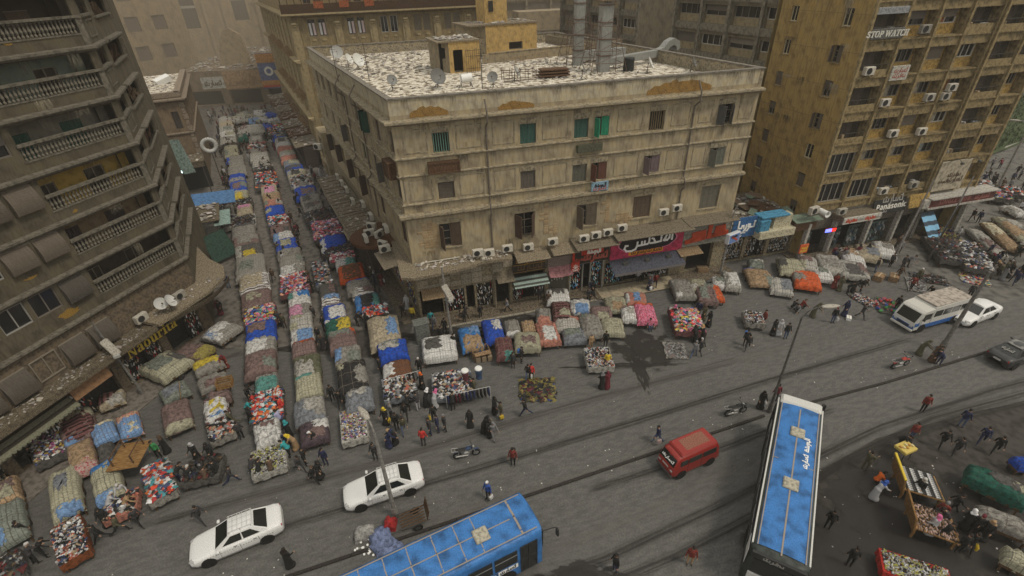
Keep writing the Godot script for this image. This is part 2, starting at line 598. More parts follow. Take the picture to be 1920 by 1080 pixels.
func arabic(word: String) -> Array:
	match word:
		"andalus":   # the word on the big pink sign
			return [[[4.9,0],[4.9,1.05]],[[4.62,1.05],[4.6,.2],[4.4,.0],[4.05,.05],[4.25,.5]],[[4.15,.0],[4.4,1.05]],[[4.05,1.28],[4.2,1.2]],
				[[3.75,.4],[3.75,.02],[3.2,.0]],[[3.72,.62],[3.8,.62]],[[3.2,.0],[2.95,.42],[2.8,.5]],[[3.2,.0],[2.7,.02]],
				[[2.5,1.05],[2.5,.1],[2.35,.0],[1.3,.0]],[[2.05,.0],[2.05,.35]],[[1.75,.0],[1.75,.35]],[[1.3,.0],[1.3,.38]],[[1.3,.05],[1.15,-.3],[.75,-.42],[.25,-.35],[.0,-.05],[.1,.25],[.3,.22]]]
		"norma":
			return [[[2.7,.5],[2.7,.02],[2.05,.0]],[[2.7,.78],[2.78,.78]],[[2.05,.0],[2.05,.42],[1.8,.45],[1.8,.12],[2.0,.05]],[[2.0,.05],[1.75,-.45]],[[1.5,.35],[1.48,-.1],[1.25,-.4]],
				[[1.15,.0],[1.1,.32],[.85,.35],[.8,.0],[.3,.0]],[[.3,.0],[.3,1.0]]]
		"hamad":
			return [[[3.55,.0],[2.35,.0]],[[3.3,.1],[3.2,.62],[2.65,.6],[2.6,.35],[3.0,.3]],[[2.35,.0],[1.95,.0],[2.0,1.35]],[[1.5,.0],[1.45,.55],[.55,.55]],[[1.4,.0],[.0,.0]],[[.4,.05],[.7,.4],[1.25,.3]]]
		"store":
			return [[[2.3,.3],[2.3,.0],[1.9,.0]],[[1.95,.0],[1.9,.3],[1.65,.3],[1.65,.0],[1.2,.0]],[[1.45,.0],[1.45,.3]],[[1.1,.3],[1.05,-.1],[.85,-.25]],[[.7,.35],[.7,.0],[.0,.0],[.0,.3]],[[.35,.0],[.35,.3]],[[1.5,.5],[1.58,.5]],[[.25,.5],[.4,.5]]]
		"bosna":
			return [[[3.0,.9],[3.0,.0]],[[2.75,.9],[2.75,.0],[2.3,.0],[2.3,.35]],[[2.5,-.2],[2.57,-.2]],[[2.1,.0],[2.1,.35],[1.85,.35],[1.88,.05],[2.05,.02]],[[2.0,.0],[1.8,-.35]],[[1.65,.3],[1.6,.0],[.7,.0]],[[1.35,.0],[1.35,.3]],[[1.1,.0],[1.1,.35]],[[1.08,.55],[1.16,.55]],[[.7,.0],[.75,.3],[.35,.35],[.3,.02],[.7,.0]],[[.4,.55],[.6,.55]]]
	return [[[2.6,.7],[2.6,.0],[2.2,.0],[2.2,.35]],[[2.4,.55],[2.47,.55]],[[2.0,.3],[1.95,.0],[1.3,.0],[1.3,.75]],[[1.7,.0],[1.7,.3]],[[1.1,.3],[1.05,-.2],[.8,-.3]],[[.7,.3],[.65,.0],[.0,.0],[.05,.35]],[[.3,.5],[.45,.5]],[[.35,.0],[.35,.28]]]
func script_part(up: Node,word: String,w: float,p: Vector3,mat_: Material,th:=.16,dz:=.04,lift:=.0,called:="lettering"):
	var m:=mb()
	var wide:=.0
	for s in arabic(word):
		for q in s:
			wide=maxf(wide,q[0])
	var k:=w/wide
	for s in arabic(word):
		var pts:=[]
		for q in s:
			pts.append(V2(q[0]*k,q[1]*k+lift*q[0]*k))
		stroke(m,pts,th*k,dz)
	pt(up,called,m,mat_,X(p))
var shoem: ArrayMesh
func shoe_mesh() -> ArrayMesh:
	if shoem==null:
		var m:=mb()
		var rows:=[]
		for i in 5:
			var f:=i/4.0
			var x_:=-.14+.28*f
			var w:=.045+.012*sin(f*PI*2.0)
			var h:=.09-.045*f
			rows.append([V(x_,0,-w),V(x_,h*.8,-w*.7),V(x_,h,0),V(x_,h*.8,w*.7),V(x_,0,w)])
		m.skin(rows,false,true)
		m.tri(rows[0][4],rows[0][2],rows[0][0])
		m.tri(rows[4][0],rows[4][2],rows[4][4])
		shoem=m.mesh()
	return shoem
func display(up: Node,T: Transform3D,x0: float,x1: float,y0: float,y1: float,nx: int,ny: int,seed_: int,pal: Array,s:=1.0):
	rng.seed=seed_
	var ws:=[]
	var cs:=[]
	for j in ny:
		for i in nx:
			if rng.randf()<.2:
				continue
			var b:=Basis(Vector3.RIGHT,PI/2+rf(-.3,.3))*Basis(Vector3.UP,PI/2+rf(-.5,.5))
			ws.append(T*Transform3D(b.scaled(Vector3.ONE*s*rf(.8,1.2)),V(lerpf(x0,x1,(i+rf(.3,.7))/nx),lerpf(y0,y1,(j+rf(.3,.7))/ny),.02)))
			cs.append(pal[rng.randi() % pal.size()])
	stuff(up,"display_goods",shoe_mesh(),tinted(),ws,cs)
func tinted() -> StandardMaterial3D:
	var m:=pl("goods_tinted",K(1,1,1),.6)
	m.vertex_color_use_as_albedo=true
	return m
func pal_dark() -> Array:
	return [g(.02),g(.03),g(.5),g(.7),K(.3,.22,.14),K(.25,.03,.03),g(.15),K(.5,.45,.35)]
func slab(label: String,cat: String,p: Vector3,s: Vector3,yaw: float,m: Material,tilt:=.0,called:="awning",roll:=.0) -> Node3D:
	var o:=th(called,label,cat,p,yaw)
	var b:=mb()
	b.rb(Vector3.ZERO,s,minf(.04,s.y*.3))
	pt(o,"sheet",b,m,Transform3D(Basis.from_euler(V(deg_to_rad(tilt),0,deg_to_rad(roll))),Vector3.ZERO))
	return o
func sign_board(label: String,p: Vector3,yaw: float,w: float,h: float,m: Material,tilt:=.0,frame: Material=null) -> Node3D:
	var o:=th("shop_sign",label,"sign",p,yaw)
	o.rotation.x=deg_to_rad(tilt)
	var b:=mb()
	b.rb(V(w/2,h/2,-.06),V(w,h,.12),.02)
	pt(o,"board",b,m)
	if frame:
		b=mb()
		b.b2(V(-.05,-.06,-.1),V(w+.05,0,.05))
		b.b2(V(-.05,h,-.1),V(w+.05,h+.06,.05))
		b.b2(V(-.06,0,-.1),V(0,h,.05))
		b.b2(V(w,0,-.1),V(w+.06,h,.05))
		pt(o,"frame",b,frame)
	return o
func drips(b: Node,T: Transform3D,n: int,x0: float,x1: float,ys: Array,seed_: int):
	rng.seed=seed_
	for i in n:
		var w:=rf(.3,1.3)
		var h:=rf(.5,1.7)
		var x:=rf(x0,x1-w)
		var y: float=ys[rng.randi() % ys.size()]
		var m:=mb()
		var z:=.006+.0004*i
		m.vert(V(x,y-h,z),V(0,0,1),V2(0,1))
		m.vert(V(x+w,y-h,z),V(0,0,1),V2(1,1))
		m.vert(V(x+w,y,z),V(0,0,1),V2(1,0))
		m.vert(V(x,y,z),V(0,0,1),V2(0,0))
		m.x=PackedInt32Array([0,2,1,0,3,2])
		pt(b,"water_stain",m,soft_mat("drip_pale",K(.5,.44,.33),2,.45) if i % 4==0 else soft_mat("drip_dark",K(.09,.075,.055),2,.5),T)
# ---------------------------------------------------------------- the corner building in the middle
const C0:=Vector3(-8.86,0,-38.98)
func on(o: Vector3,ang: float,s: float,y: float,off: float) -> Vector3:
	var d:=dirv(ang)
	return o+d*s+V(-d.z,0,d.x)*off+V(0,y,0)
func cf(s: float,y: float,off:=.0) -> Vector3:
	return on(C0,14.0,s,y,off)
func cl(s: float,y: float,off:=.0) -> Vector3:   # street side,s from the back end to the corner (39.8)
	return on(C0+dirv(116.5)*39.8,-63.5,s,y,off)
func ledge(m: MB,x0: float,x1: float,y: float,h: float,d: float):
	m.quad(V(x0,y,d*.55),V(x1,y,d*.55),V(x1,y+h*.5,d),V(x0,y+h*.5,d))
	m.quad(V(x0,y+h*.5,d),V(x1,y+h*.5,d),V(x1,y+h,d),V(x0,y+h,d))
	m.quad(V(x0,y+h,d),V(x1,y+h,d),V(x1,y+h+.06,0),V(x0,y+h+.06,0))
	m.quad(V(x0,y,0),V(x1,y,0),V(x1,y,d*.55),V(x0,y,d*.55))
	m.quad(V(x0,y,0),V(x0,y,d*.55),V(x0,y+h,d),V(x0,y+h+.06,0))
	m.quad(V(x1,y,d*.55),V(x1,y,0),V(x1,y+h+.06,0),V(x1,y+h,d))
func frame_strip(m: MB,x0: float,y0: float,x1: float,y1: float,w:=.07,d:=.035):
	m.b2(V(x0,y0,-.02),V(x1,y0+w,d))
	m.b2(V(x0,y1-w,-.02),V(x1,y1,d))
	m.b2(V(x0,y0+w,-.02),V(x0+w,y1-w,d))
	m.b2(V(x1-w,y0+w,-.02),V(x1,y1-w,d))
func central():
	var wallm:=M("central_wall")
	var trim:=mat("central_trim",K(.36,.32,.245),.92,"plaster",3.0,"grime",2.2)
	var para:=mat("central_parapet",K(.5,.46,.37),.92,"plaster",5.0,"streak",3.5)
	var cope:=mat("central_coping",K(.2,.18,.15),.92,"grime",2.0)
	var roofm:=M("roof_rubble")
	var b:=th("corner_building","four storey ochre stone corner building with rubble strewn flat roof","building",C0,14.0)
	var TL:=fT(dirv(102.5)*39.8,-77.5)
	var F:=Transform3D()
	var teal:=K(.05,.12,.1)
	var fw:=[[3.69,15.85,1.36,1.6,"bars",K(.16,.33,.27)],[10.96,15.8,1.39,1.65,"closed",teal],[15.69,15.8,1.3,1.6,"closed",teal],[17.57,15.8,1.34,1.65,"ajar",K(.03,.3,.17)],[22.78,15.75,1.5,1.7,"bars",K(.24,.18,.1)],[29.64,15.7,1.6,1.75,"open",K(.1,.1,.1)],
		[3.73,11.85,1.39,1.5,"roller",K(.14,.12,.1)],[10.91,11.85,1.36,1.6,"closed",K(.13,.115,.1)],[15.71,11.85,1.38,1.6,"closed",K(.12,.12,.1)],[17.55,11.85,1.51,1.6,"ajar",K(.16,.07,.05)],[22.79,11.9,1.6,1.6,"ajar",K(.2,.15,.16)],[29.64,11.8,1.7,1.7,"ajar",K(.17,.18,.15)],
		[3.69,7.3,1.9,2.3,"ajar",K(.1,.07,.05)],[10.56,7.3,1.9,2.3,"open",K(.09,.06,.045)],[16.63,7.4,2.0,2.2,"ajar",K(.15,.12,.09)],[22.32,7.4,1.9,2.25,"closed",K(.12,.085,.06)],[29.72,7.35,2.1,2.4,"closed",K(.16,.15,.12)]]
	var holes:=[]
	for w in fw:
		holes.append(Rect2(w[0]-w[2]/2,w[1],w[2],w[3]))
	var m:=mb()
	m.wall(32.8,6.0,19.0,holes,.3)
	pt(b,"front_wall",m,wallm)
	for w in fw:
		win(b,F,w[0],w[1],w[2],w[3],w[4],w[5],.28)
	var lw:=[]
	for q in [[39.0,0],[34.85,1],[30.9,2],[26.5,3],[20.0,0],[16.4,1],[12.4,3],[8.0,0],[4.0,3]]:
		lw.append([q[0],15.9,1.35,1.9,["roller","closed","open","closed"][q[1]],[K(.15,.12,.1),K(.13,.11,.09),K(.02,.07,.05),K(.12,.11,.1)][q[1]]])
	for q in [[39.2,1],[35.0,3],[31.4,1],[27.0,2],[19.4,3],[15.0,2],[10.5,1],[5.3,0]]:
		lw.append([q[0],12.1,1.35,1.9,["roller","closed","closed","ajar"][q[1]],[K(.15,.12,.1),K(.11,.09,.08),K(.05,.09,.07),K(.14,.13,.12)][q[1]]])
	for q in [38.4,31.2,25.5,19.0,12.0,6.0]:
		lw.append([q,7.6,1.6,2.3,"closed" if q>30 else "ajar",K(.1,.07,.055)])
	holes=[]
	for w in lw:
		holes.append(Rect2(w[0]-w[2]/2,w[1],w[2],w[3]))
	m=mb()
	m.wall(39.8,5.6,19.0,holes,.3)
	pt(b,"street_side_wall",m,wallm,TL)
	for w in lw:
		win(b,TL,w[0],w[1],w[2],w[3],w[4],w[5],.28)
	var R:=dirv(0)*32.8
	var BR:=(V(7.9,0,-83.1)-C0).rotated(Vector3.UP,deg_to_rad(-14))
	var BL:=(V(-26.62,0,-74.6)-C0).rotated(Vector3.UP,deg_to_rad(-14))
	m=mb()
	m.quad(R,BR,BR+V(0,20.25,0),R+V(0,20.25,0))
	m.quad(BR,BL,BL+V(0,20.25,0),BR+V(0,20.25,0))
	pt(b,"back_wall",m,wallm)
	m=mb()
	m.quad(V(0,19.0,0),R+V(0,19,0),BR+V(0,19,0),BL+V(0,19,0))
	var roof:=pt(b,"roof",m,roofm)
	var edges:=[[Vector3.ZERO,R],[BL,Vector3.ZERO],[R,BR],[BR,BL]]
	for i in 4:
		var a: Vector3=edges[i][0]
		var e: Vector3=edges[i][1]
		var d:=(e-a).normalized()
		var nrm:=V(-d.z,0,d.x)
		var L:=a.distance_to(e)
		var T:=Transform3D(Basis(d,Vector3.UP,nrm),a)
		m=mb()
		m.b2(V(.0,18.98,-.34),V(L,20.16,.0 if i<2 else .002))
		pt(roof,"parapet",m,para if i<2 else trim,T)
		m=mb()
		m.b2(V(-.08,20.163,-.42),V(L+.08,20.27+.003*i,.1))
		pt(roof,"coping",m,cope,T)
	for k in 2:
		var T:=F if k==0 else TL
		var x0:=-.5 if k==0 else .0
		var x1:=32.9 if k==0 else 39.8
		for q in [[18.3,.32,.62],[10.45,.4,.5]]:
			m=mb()
			ledge(m,x0,x1+(.3 if k==1 else .0),q[0]+.003*k,q[1],q[2])
			pt(b,"cornice",m,trim,T)
		for q in [[15.52,.16,.2],[14.1,.14,.16],[11.62,.14,.18]]:
			m=mb()
			ledge(m,x0+.35,x1,q[0]+.003*k,q[1],q[2])
			pt(b,"string_course",m,trim,T)
		m=mb()
		for y in [[16.0,17.9],[12.0,13.85]]:
			var cuts: Array=[.7,2.6,4.9,7.0,7.9,9.8,12.2,14.5,19.0,21.4,24.2,26.0,26.9,28.3,31.0,32.4] if k==0 else [1.0,3.0,5.4,7.2,9.0,11.4,13.4,15.4,17.6,19.0,21.6,25.2,28.2,29.8,32.2,33.8,36.2,37.8]
			for i in range(0,cuts.size()-1,2):
				frame_strip(m,cuts[i],y[0],cuts[i+1],y[1])
		pt(b,"panel_moulding",m,trim,T)
		var all: Array=fw if k==0 else lw
		for w in all:
			m=mb()
			m.b2(V(w[0]-w[2]/2-.12,w[1]-.12,-.02),V(w[0]+w[2]/2+.12,w[1]-.002,.1))
			if w[1]<9:
				var arc:=PackedVector2Array()
				for i in 9:
					var f:=i/8.0
					arc.append(V2(w[0]+w[2]*.58*(1-2*f),w[1]+w[3]+.02+.26*sin(f*PI)))
				for i in 9:
					var f:=1.0-i/8.0
					arc.append(V2(w[0]+w[2]*.66*(1-2*f),w[1]+w[3]+.02+.26*sin(f*PI)+.16))
				m.prism(arc,-.01,.08)
			else:
				m.b2(V(w[0]-w[2]/2-.06,w[1]+w[3]+.05,-.02),V(w[0]-.1,w[1]+w[3]+.5,.05))
				m.b2(V(w[0]-.07,w[1]+w[3]+.05,-.02),V(w[0]+.07,w[1]+w[3]+.5,.07))
				m.b2(V(w[0]+.1,w[1]+w[3]+.05,-.02),V(w[0]+w[2]/2+.06,w[1]+w[3]+.5,.05))
			pt(b,"window_surround",m,trim,T)
	m=mb()
	m.b2(V(2.4,14.3,.02),V(5.0,15.2,.45))
	frame_strip(m,2.4,14.3,5.0,15.2,.1,.52)
	pt(b,"wooden_box",m,M("old_wood"))
	m=mb()
	m.b2(V(15.3,14.6,.02),V(17.6,15.25,.35))
	pt(b,"wooden_box",m,mat("teal_wood",K(.13,.17,.15),.85,"wood",1.5))
	m=mb()
	m.b2(V(37.6,13.9,.02),V(39.4,15.3,.6))
	frame_strip(m,37.6,13.9,39.4,15.3,.12,.68)
	pt(b,"wooden_box",m,M("old_wood"),TL)
	var pm:=pl("drain_iron",K(.13,.11,.09),.7)
	for q in [[7.4,0],[26.3,0],[22.2,1],[29.0,1]]:
		m=mb()
		m.tube([V(q[0],19.7,.16),V(q[0],18.9,.75),V(q[0],18.1,.75),V(q[0],17.6,.12),V(q[0],11.2,.12),V(q[0]-.05,10.7,.62),V(q[0]-.05,10.2,.6),V(q[0],9.8,.12),V(q[0],6.6,.12)],.07,6)
		for y in [16.8,14.6,12.4,9.0]:
			m.cyl(V(q[0],y,.12),V(q[0],y+.14,.12),.1,.1,6)
		pt(b,"drain_pipe",m,pm,F if q[1]==0 else TL)
	var brick:=[mat("masonry_a",K(.5,.4,.26),.95,"rubble",.8),mat("masonry_b",K(.42,.34,.24),.95,"rubble",.8),mat("masonry_c",K(.56,.47,.33),.95,"rubble",.8)]
	rng.seed=5
	var bm:=mb()
	bm.rb(Vector3.ZERO,V(.42,.21,.06),.02)
	var bmesh_:=bm.mesh()
	for q in [[2.0,8.6,1.0,1.5],[12.6,8.6,.45,1.6],[13.2,7.5,.6,.5],[18.7,8.7,.45,1.4],[20.4,7.6,1.0,.7]]:
		var y:=-1.0
		while y<1.0:
			var x:=-1.0
			while x<1.0:
				if (x*x+y*y)*rf(.6,1.5)<.9:
					pt(b,"brick",bmesh_,brick[rng.randi() % 3],Transform3D(Basis(Vector3.BACK,rf(-.03,.03)),V(q[0]+x*q[2]+rf(-.03,.03),q[1]+y*q[3],rf(-.005,.012))))
				x+=.46/q[2]
			y+=.24/q[3]
	for q in [[21.5,18.95,6.2,1.0,3],[1.5,18.9,3.0,.7,4],[8.5,18.85,3.0,.55,6]]:
		rng.seed=q[4]
		var poly:=PackedVector2Array()
		for i in 22:
			var f:=i/21.0
			poly.append(V2(q[2]*f,-.16+rf(0,.05)))
		for i in 22:
			var f:=1.0-i/21.0
			poly.append(V2(q[2]*f,q[3]*pow(sin(f*PI*.94+.1),.6)*rf(.72,1.0)))
		m=mb()
		m.prism(poly,-.01,.012)
		pt(roof,"bared_render",m,mat("bare_render",K(.42,.29,.12),.95,"rubble",1.6,"plaster",2.0),X(V(q[0],q[1],.0)))
	drips(b,F,55,.5,32.0,[18.25,15.5,14.05,11.6,10.4,7.2],101)
	drips(b,TL,40,.5,39.0,[18.25,15.5,14.05,11.6,10.4],102)
	drips(b,X(V(0,0,.004)),16,.5,32.0,[20.1],103)
	rubble(roof,X(V(0,19.02,0)),1.5,30.5,-13.0,-.8,240,21,.05,.24,.6)
	rubble(roof,Transform3D(Basis(Vector3.UP,deg_to_rad(102.5)),V(0,19.02,0)),4.0,36.0,1.0,9.0,260,22,.05,.28,.45)
	rubble(roof,Transform3D(Basis(Vector3.UP,deg_to_rad(102.5)),V(0,19.02,0)),18.0,37.0,2.0,22.0,650,23,.08,.38,.36)
	rubble(roof,X(V(0,19.02,0)),15.0,26.0,-24.0,-9.0,320,24,.08,.34,.4)
	ground_floor(b,TL)
	roof_things()
func ground_floor(b: Node3D,TL: Transform3D):
	var stone:=M("shop_stone")
	var dark:=M("shop_inside")
	var board:=M("display_board")
	var conc:=M("canopy_concrete")
	var sh:=[[.2,2.3,3.1],[2.4,4.4,2.7],[4.6,5.4,2.9],[5.6,7.2,2.9],[7.5,8.9,3.0],[9.2,12.5,3.3],[12.9,15.0,3.0],[15.2,18.7,3.3],[19.0,26.4,2.8],[28.3,31.4,3.5]]
	var holes:=[]
	for q in sh:
		holes.append(Rect2(q[0],.12,q[1]-q[0],q[2]-.12))
	var m:=mb()
	m.wall(32.8,.0,6.0,holes,.5)
	pt(b,"ground_floor_wall",m,stone)
	rng.seed=9
	for r in 4:
		for k in 9:
			if rng.randf()<.2:
				continue
			m=mb()
			m.rb(Vector3.ZERO,V(.98,.56,.16),.03)
			pt(b,"cladding_stone",m,mat("clad_%d" % (k % 3),[K(.34,.29,.21),K(.3,.265,.2),K(.38,.33,.25)][k % 3],.9,"grime",1.4),X(V(.6+k*1.02,3.45+r*.6,.07+rf(-.03,.03))))
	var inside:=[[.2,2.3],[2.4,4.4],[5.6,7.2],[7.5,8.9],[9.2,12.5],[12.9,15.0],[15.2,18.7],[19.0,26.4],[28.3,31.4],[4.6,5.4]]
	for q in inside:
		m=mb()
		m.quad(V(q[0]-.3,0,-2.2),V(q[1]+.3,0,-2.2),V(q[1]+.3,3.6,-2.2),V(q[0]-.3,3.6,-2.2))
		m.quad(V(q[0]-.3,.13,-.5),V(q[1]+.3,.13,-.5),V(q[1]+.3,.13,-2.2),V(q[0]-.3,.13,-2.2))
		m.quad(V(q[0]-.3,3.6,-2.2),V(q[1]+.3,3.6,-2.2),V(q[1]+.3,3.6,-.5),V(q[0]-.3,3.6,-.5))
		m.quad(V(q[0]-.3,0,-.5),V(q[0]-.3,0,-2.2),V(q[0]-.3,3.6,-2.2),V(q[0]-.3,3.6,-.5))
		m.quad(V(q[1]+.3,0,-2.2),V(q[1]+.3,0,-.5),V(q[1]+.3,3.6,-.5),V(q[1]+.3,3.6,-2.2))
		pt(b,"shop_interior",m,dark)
	var pl:=pal_dark()
	var blue:=[K(.1,.3,.6),K(.4,.6,.75),g(.7),K(.5,.45,.3),K(.4,.1,.08),g(.1),K(.1,.35,.4)]
	for q in [[2.42,4.38,.3,2.65,9,10,0],[5.62,7.18,.3,2.85,8,11,0],[9.25,10.3,.3,2.0,6,8,0],[11.4,12.45,.3,2.0,5,7,0],[15.25,16.4,.3,3.2,6,11,1],[17.4,18.6,.3,3.2,6,11,1],[19.1,21.3,.3,2.4,10,8,1],[23.4,26.3,.3,2.7,14,9,0]]:
		m=mb()
		m.b2(V(q[0],.14,-.46),V(q[1],q[3]+.05,-.36))
		for k in 5:
			m.b2(V(q[0]+.01,lerpf(q[2],q[3],k/5.0)-.03,-.36),V(q[1]-.01,lerpf(q[2],q[3],k/5.0),-.2))
		var p:=pt(b,"display_case",m,board)
		display(p,X(V(0,0,-.28)),q[0],q[1],q[2],q[3],q[4],q[5],int(q[0]*10),blue if q[6] else pl,1.0)
	m=mb()
	m.b2(V(15.1,.13,.0),V(15.22,3.3,.12))
	m.b2(V(16.45,.13,-.1),V(16.55,3.3,.12))
	m.b2(V(17.28,.13,-.1),V(17.38,3.3,.12))
	m.b2(V(18.66,.13,.0),V(18.8,3.3,.12))
	m.b2(V(15.1,3.3,.0),V(18.8,3.42,.14))
	pt(b,"door_frame",m,mat("alu_frame",K(.3,.29,.26),.5,"fine",1.0))
	m=mb()
	m.cyl(V(7.35,.13,.35),V(7.35,3.1,.35),.12,.12,8)
	pt(b,"column",m,conc)
	pt(b,"roller_shutter",roller_mesh(2.1,2.5),mat("shutter_iron",K(.12,.115,.1),.6,"fine",1.0,"streak",1.5),X(V(12.9,.13,-.2)))
	m=mb()
	for k in 5:
		m.lathe(V(13.3+.27*k,1.7+.12*(k % 2),-.12),[V2(.0,.0),V2(.05,.05),V2(.03,.2),V2(0,.22)],6)
	pt(b,"hanging_lamp",m,pl("white_ware",K(.6,.58,.52),.5))
	holes=[]
	for k in 9:
		holes.append(Rect2(1.0+k*4.3,.12,3.4,2.9))
	m=mb()
	m.wall(39.8,.0,5.6,holes,.5)
	pt(b,"ground_floor_wall",m,stone,TL)
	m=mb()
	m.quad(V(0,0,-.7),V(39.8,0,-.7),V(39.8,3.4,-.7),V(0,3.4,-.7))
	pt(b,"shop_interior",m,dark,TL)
	var cc:=[g(.03),g(.05),K(.2,.04,.04),g(.3),K(.05,.07,.15),K(.15,.12,.1),g(.5),K(.3,.25,.05)]
	for k in 9:
		m=mb()
		m.b2(V(1.05+k*4.3,.14,-.4),V(4.35+k*4.3,3.0,-.34))
		var p:=pt(b,"display_case",m,board,TL)
		display(p,X(V(0,0,-.28)),1.1+k*4.3,4.3+k*4.3,.3,2.9,14,9,300+k,cc,1.5)
	var can:=th("concrete_canopy","broken concrete canopy with rubble on top over the corner shop","canopy",C0,14.0)
	var top:=[V2(-1.6,5.2),V2(-1.2,-2.2),V2(-.2,-2.6),V2(1.6,-2.5),V2(3.4,-2.35),V2(5.0,-2.05),V2(6.2,-1.55),V2(7.4,-1.7),V2(8.8,-1.9),V2(9.0,.0),V2(0,.0),V2(0,5.2)]
	var poly:=PackedVector2Array(top)
	m=mb()
	m.prism(poly,5.9,6.15)
	pt(can,"slab",m,conc,Transform3D(Basis(Vector3.RIGHT,-PI/2),Vector3.ZERO))
	rubble(can,X(V(0,6.18,0)),.2,8.6,.1,1.5,190,31,.06,.3,.5)
	m=mb()
	m.tube([V(1.2,6.25,.35),V(4.2,6.32,.4)],.05,5)
	m.tube([V(6.0,6.2,1.2),V(6.2,6.7,1.5)],.04,5)
	pt(can,"loose_pipe",m,pl("pale_pipe",K(.5,.47,.4),.7))
	for q in [["stained concrete slab over the bronze lettered shop",10.9,5.7,1.0,3.2,1.9,8.0,0],["grey concrete ledge above the pink awning",14.1,5.8,.9,2.6,1.8,10.0,0],["grey metal sheet roof above the red shop sign",17.1,6.15,1.1,4.3,2.3,6.0,1],["long grey sheet roof above the pink shop sign",23.1,6.5,1.1,8.2,2.3,6.0,1],["pale sheet roof above the grey sign with red letters",29.6,6.6,.9,5.6,2.0,6.0,1]]:
		slab(q[0],"roof",cf(q[1],q[2],q[3]),V(q[4],.14,q[5]),14.0,conc if q[7]==0 else M("sheet_grey"),q[6],"ledge_roof")
	slab("tilted tan board over the door of the corner shop","awning",cf(1.5,3.2,.9),V(2.3,.06,1.3),14.0,M("tan_board"),22.0)
	slab("tilted grey board left of the bronze lettered shop","awning",cf(8.3,3.7,.8),V(1.7,.06,1.5),14.0,M("sheet_grey"),20.0)
	slab("tilted beige board under the grey sign with red letters","awning",cf(27.9,3.25,.8),V(2.6,.06,1.5),14.0,M("tan_board"),16.0)
	var t:=th("awning","pale teal scalloped awning of the bronze lettered shop","awning",cf(10.85,2.95,.5),14.0)
	m=mb()
	for k in 14:
		var x:=-1.75+k*.25
		m.quad(V(x,-.45,.85),V(x+.25,-.45,.85),V(x+.25,.1,-.4),V(x,.1,-.4))
		m.tri(V(x,-.45,.85),V(x+.125,-.68,.87),V(x+.25,-.45,.85))
	pt(t,"canvas",m,cloth(K(.33,.42,.38),"stripe",2.0))
	t=th("awning","sagging pink awning rolled over the shuttered shop","awning",cf(13.95,3.3,.6),14.0)
	m=mb()
	var rows:=[]
	for i in 7:
		var f:=i/6.0
		var r:=[]
		for j in 9:
			var q:=j/8.0
			r.append(V(-1.2+2.4*q,.35-.75*f-.14*sin(q*PI)*f+.04*sin(q*23.0+i),-.35+f*.75+.1*sin(f*7.0)))
		rows.append(r)
	m.skin(rows,false,false)
	pt(t,"canvas",m,cloth(K(.42,.2,.21),"cloth",1.2))
	m=mb()
	m.b2(V(-1.25,.3,-.45),V(1.25,1.35,-.3))
	pt(t,"fascia",m,mat("mauve_board",K(.2,.16,.14),.8,"grime",1.2))
	t=th("awning","wide slate grey awning under the pink sign with three lamps on it","awning",cf(23.0,3.35,.5),14.0)
	m=mb()
	m.quad(V(-3.9,-.75,1.5),V(3.9,-.75,1.5),V(3.9,.0,-.2),V(-3.9,.0,-.2))
	m.quad(V(-3.9,.0,-.25),V(3.9,.0,-.25),V(3.9,-.8,1.48),V(-3.9,-.8,1.48))
	pt(t,"canvas",m,cloth(K(.085,.09,.12),"cloth",2.0))
	m=mb()
	for k in 30:
		var x:=-3.9+k*.26
		m.quad(V(x,-1.0-.06*(k % 2),1.52),V(x+.26,-1.0-.06*((k+1) % 2),1.52),V(x+.26,-.75,1.5),V(x,-.75,1.5))
	pt(t,"valance",m,cloth(K(.16,.15,.15),"check",.6))
	for k in 3:
		m=mb()
		m.tube([V(-2.4+k*2.4,.35,-.1),V(-2.4+k*2.4,.1,.5),V(-2.4+k*2.4,-.15,.6)],.03,5)
		m.bx(V(-2.4+k*2.4,-.25,.62),V(.45,.28,.25))
		pt(t,"spot_lamp",m,M("spot_iron"))
	var s:=sign_board("dark shop sign with worn bronze script on two boards",cf(9.2,3.5,.35),14.0,3.3,1.9,M("sign_black"),-6.0)
	script_part(s,"line",2.6,V(.4,1.15,.0),M("bronze"),.12)
	var mm:=mb()
	mm.b2(V(.05,.85,-.02),V(3.25,.93,.04))
	mm.b2(V(.05,.1,-.02),V(3.25,.14,.03))
	pt(s,"bronze_rail",mm,M("bronze"))
	script_part(s,"line",2.4,V(.5,.35,.0),pl("bronze_dull",K(.12,.07,.03),.5),.1)
	s=sign_board("red and black shop sign with worn white script",cf(15.2,3.55,.5),14.0,3.8,2.3,M("sign_black"))
	m=mb()
	m.b2(V(.9,.95,.0),V(3.2,2.05,.05))
	m.b2(V(-.02,2.1,-.1),V(3.82,2.3,.08))
	m.b2(V(-.02,.0,-.1),V(.2,2.1,.06))
	pt(s,"red_panel",m,M("sign_red"))
	script_part(s,"line",1.0,V(2.1,1.65,.05),M("sign_white"),.2)
	script_part(s,"bosna",1.5,V(1.35,1.1,.05),M("sign_white"),.22)
	script_part(s,"line",2.4,V(1.2,.4,.0),M("sign_rust"),.2)
	script_part(s,"store",1.0,V(.25,.4,.0),M("sign_rust"),.2)
	s=sign_board("small red square sign with white calligraphy beside a shop door",cf(15.0,2.9,.75),14.0,.85,1.05,M("sign_red"))
	m=mb()
	for k in 5:
		stroke(m,[V2(.43,.35),V2(.43+.3*cos(.5+k*.53),.35+.45*sin(.5+k*.53))],.06,.02)
	stroke(m,[V2(.12,.3),V2(.43,.2),V2(.74,.3)],.07,.02)
	stroke(m,[V2(.15,.12),V2(.7,.12)],.05,.02)
	pt(s,"lettering",m,M("sign_white"))
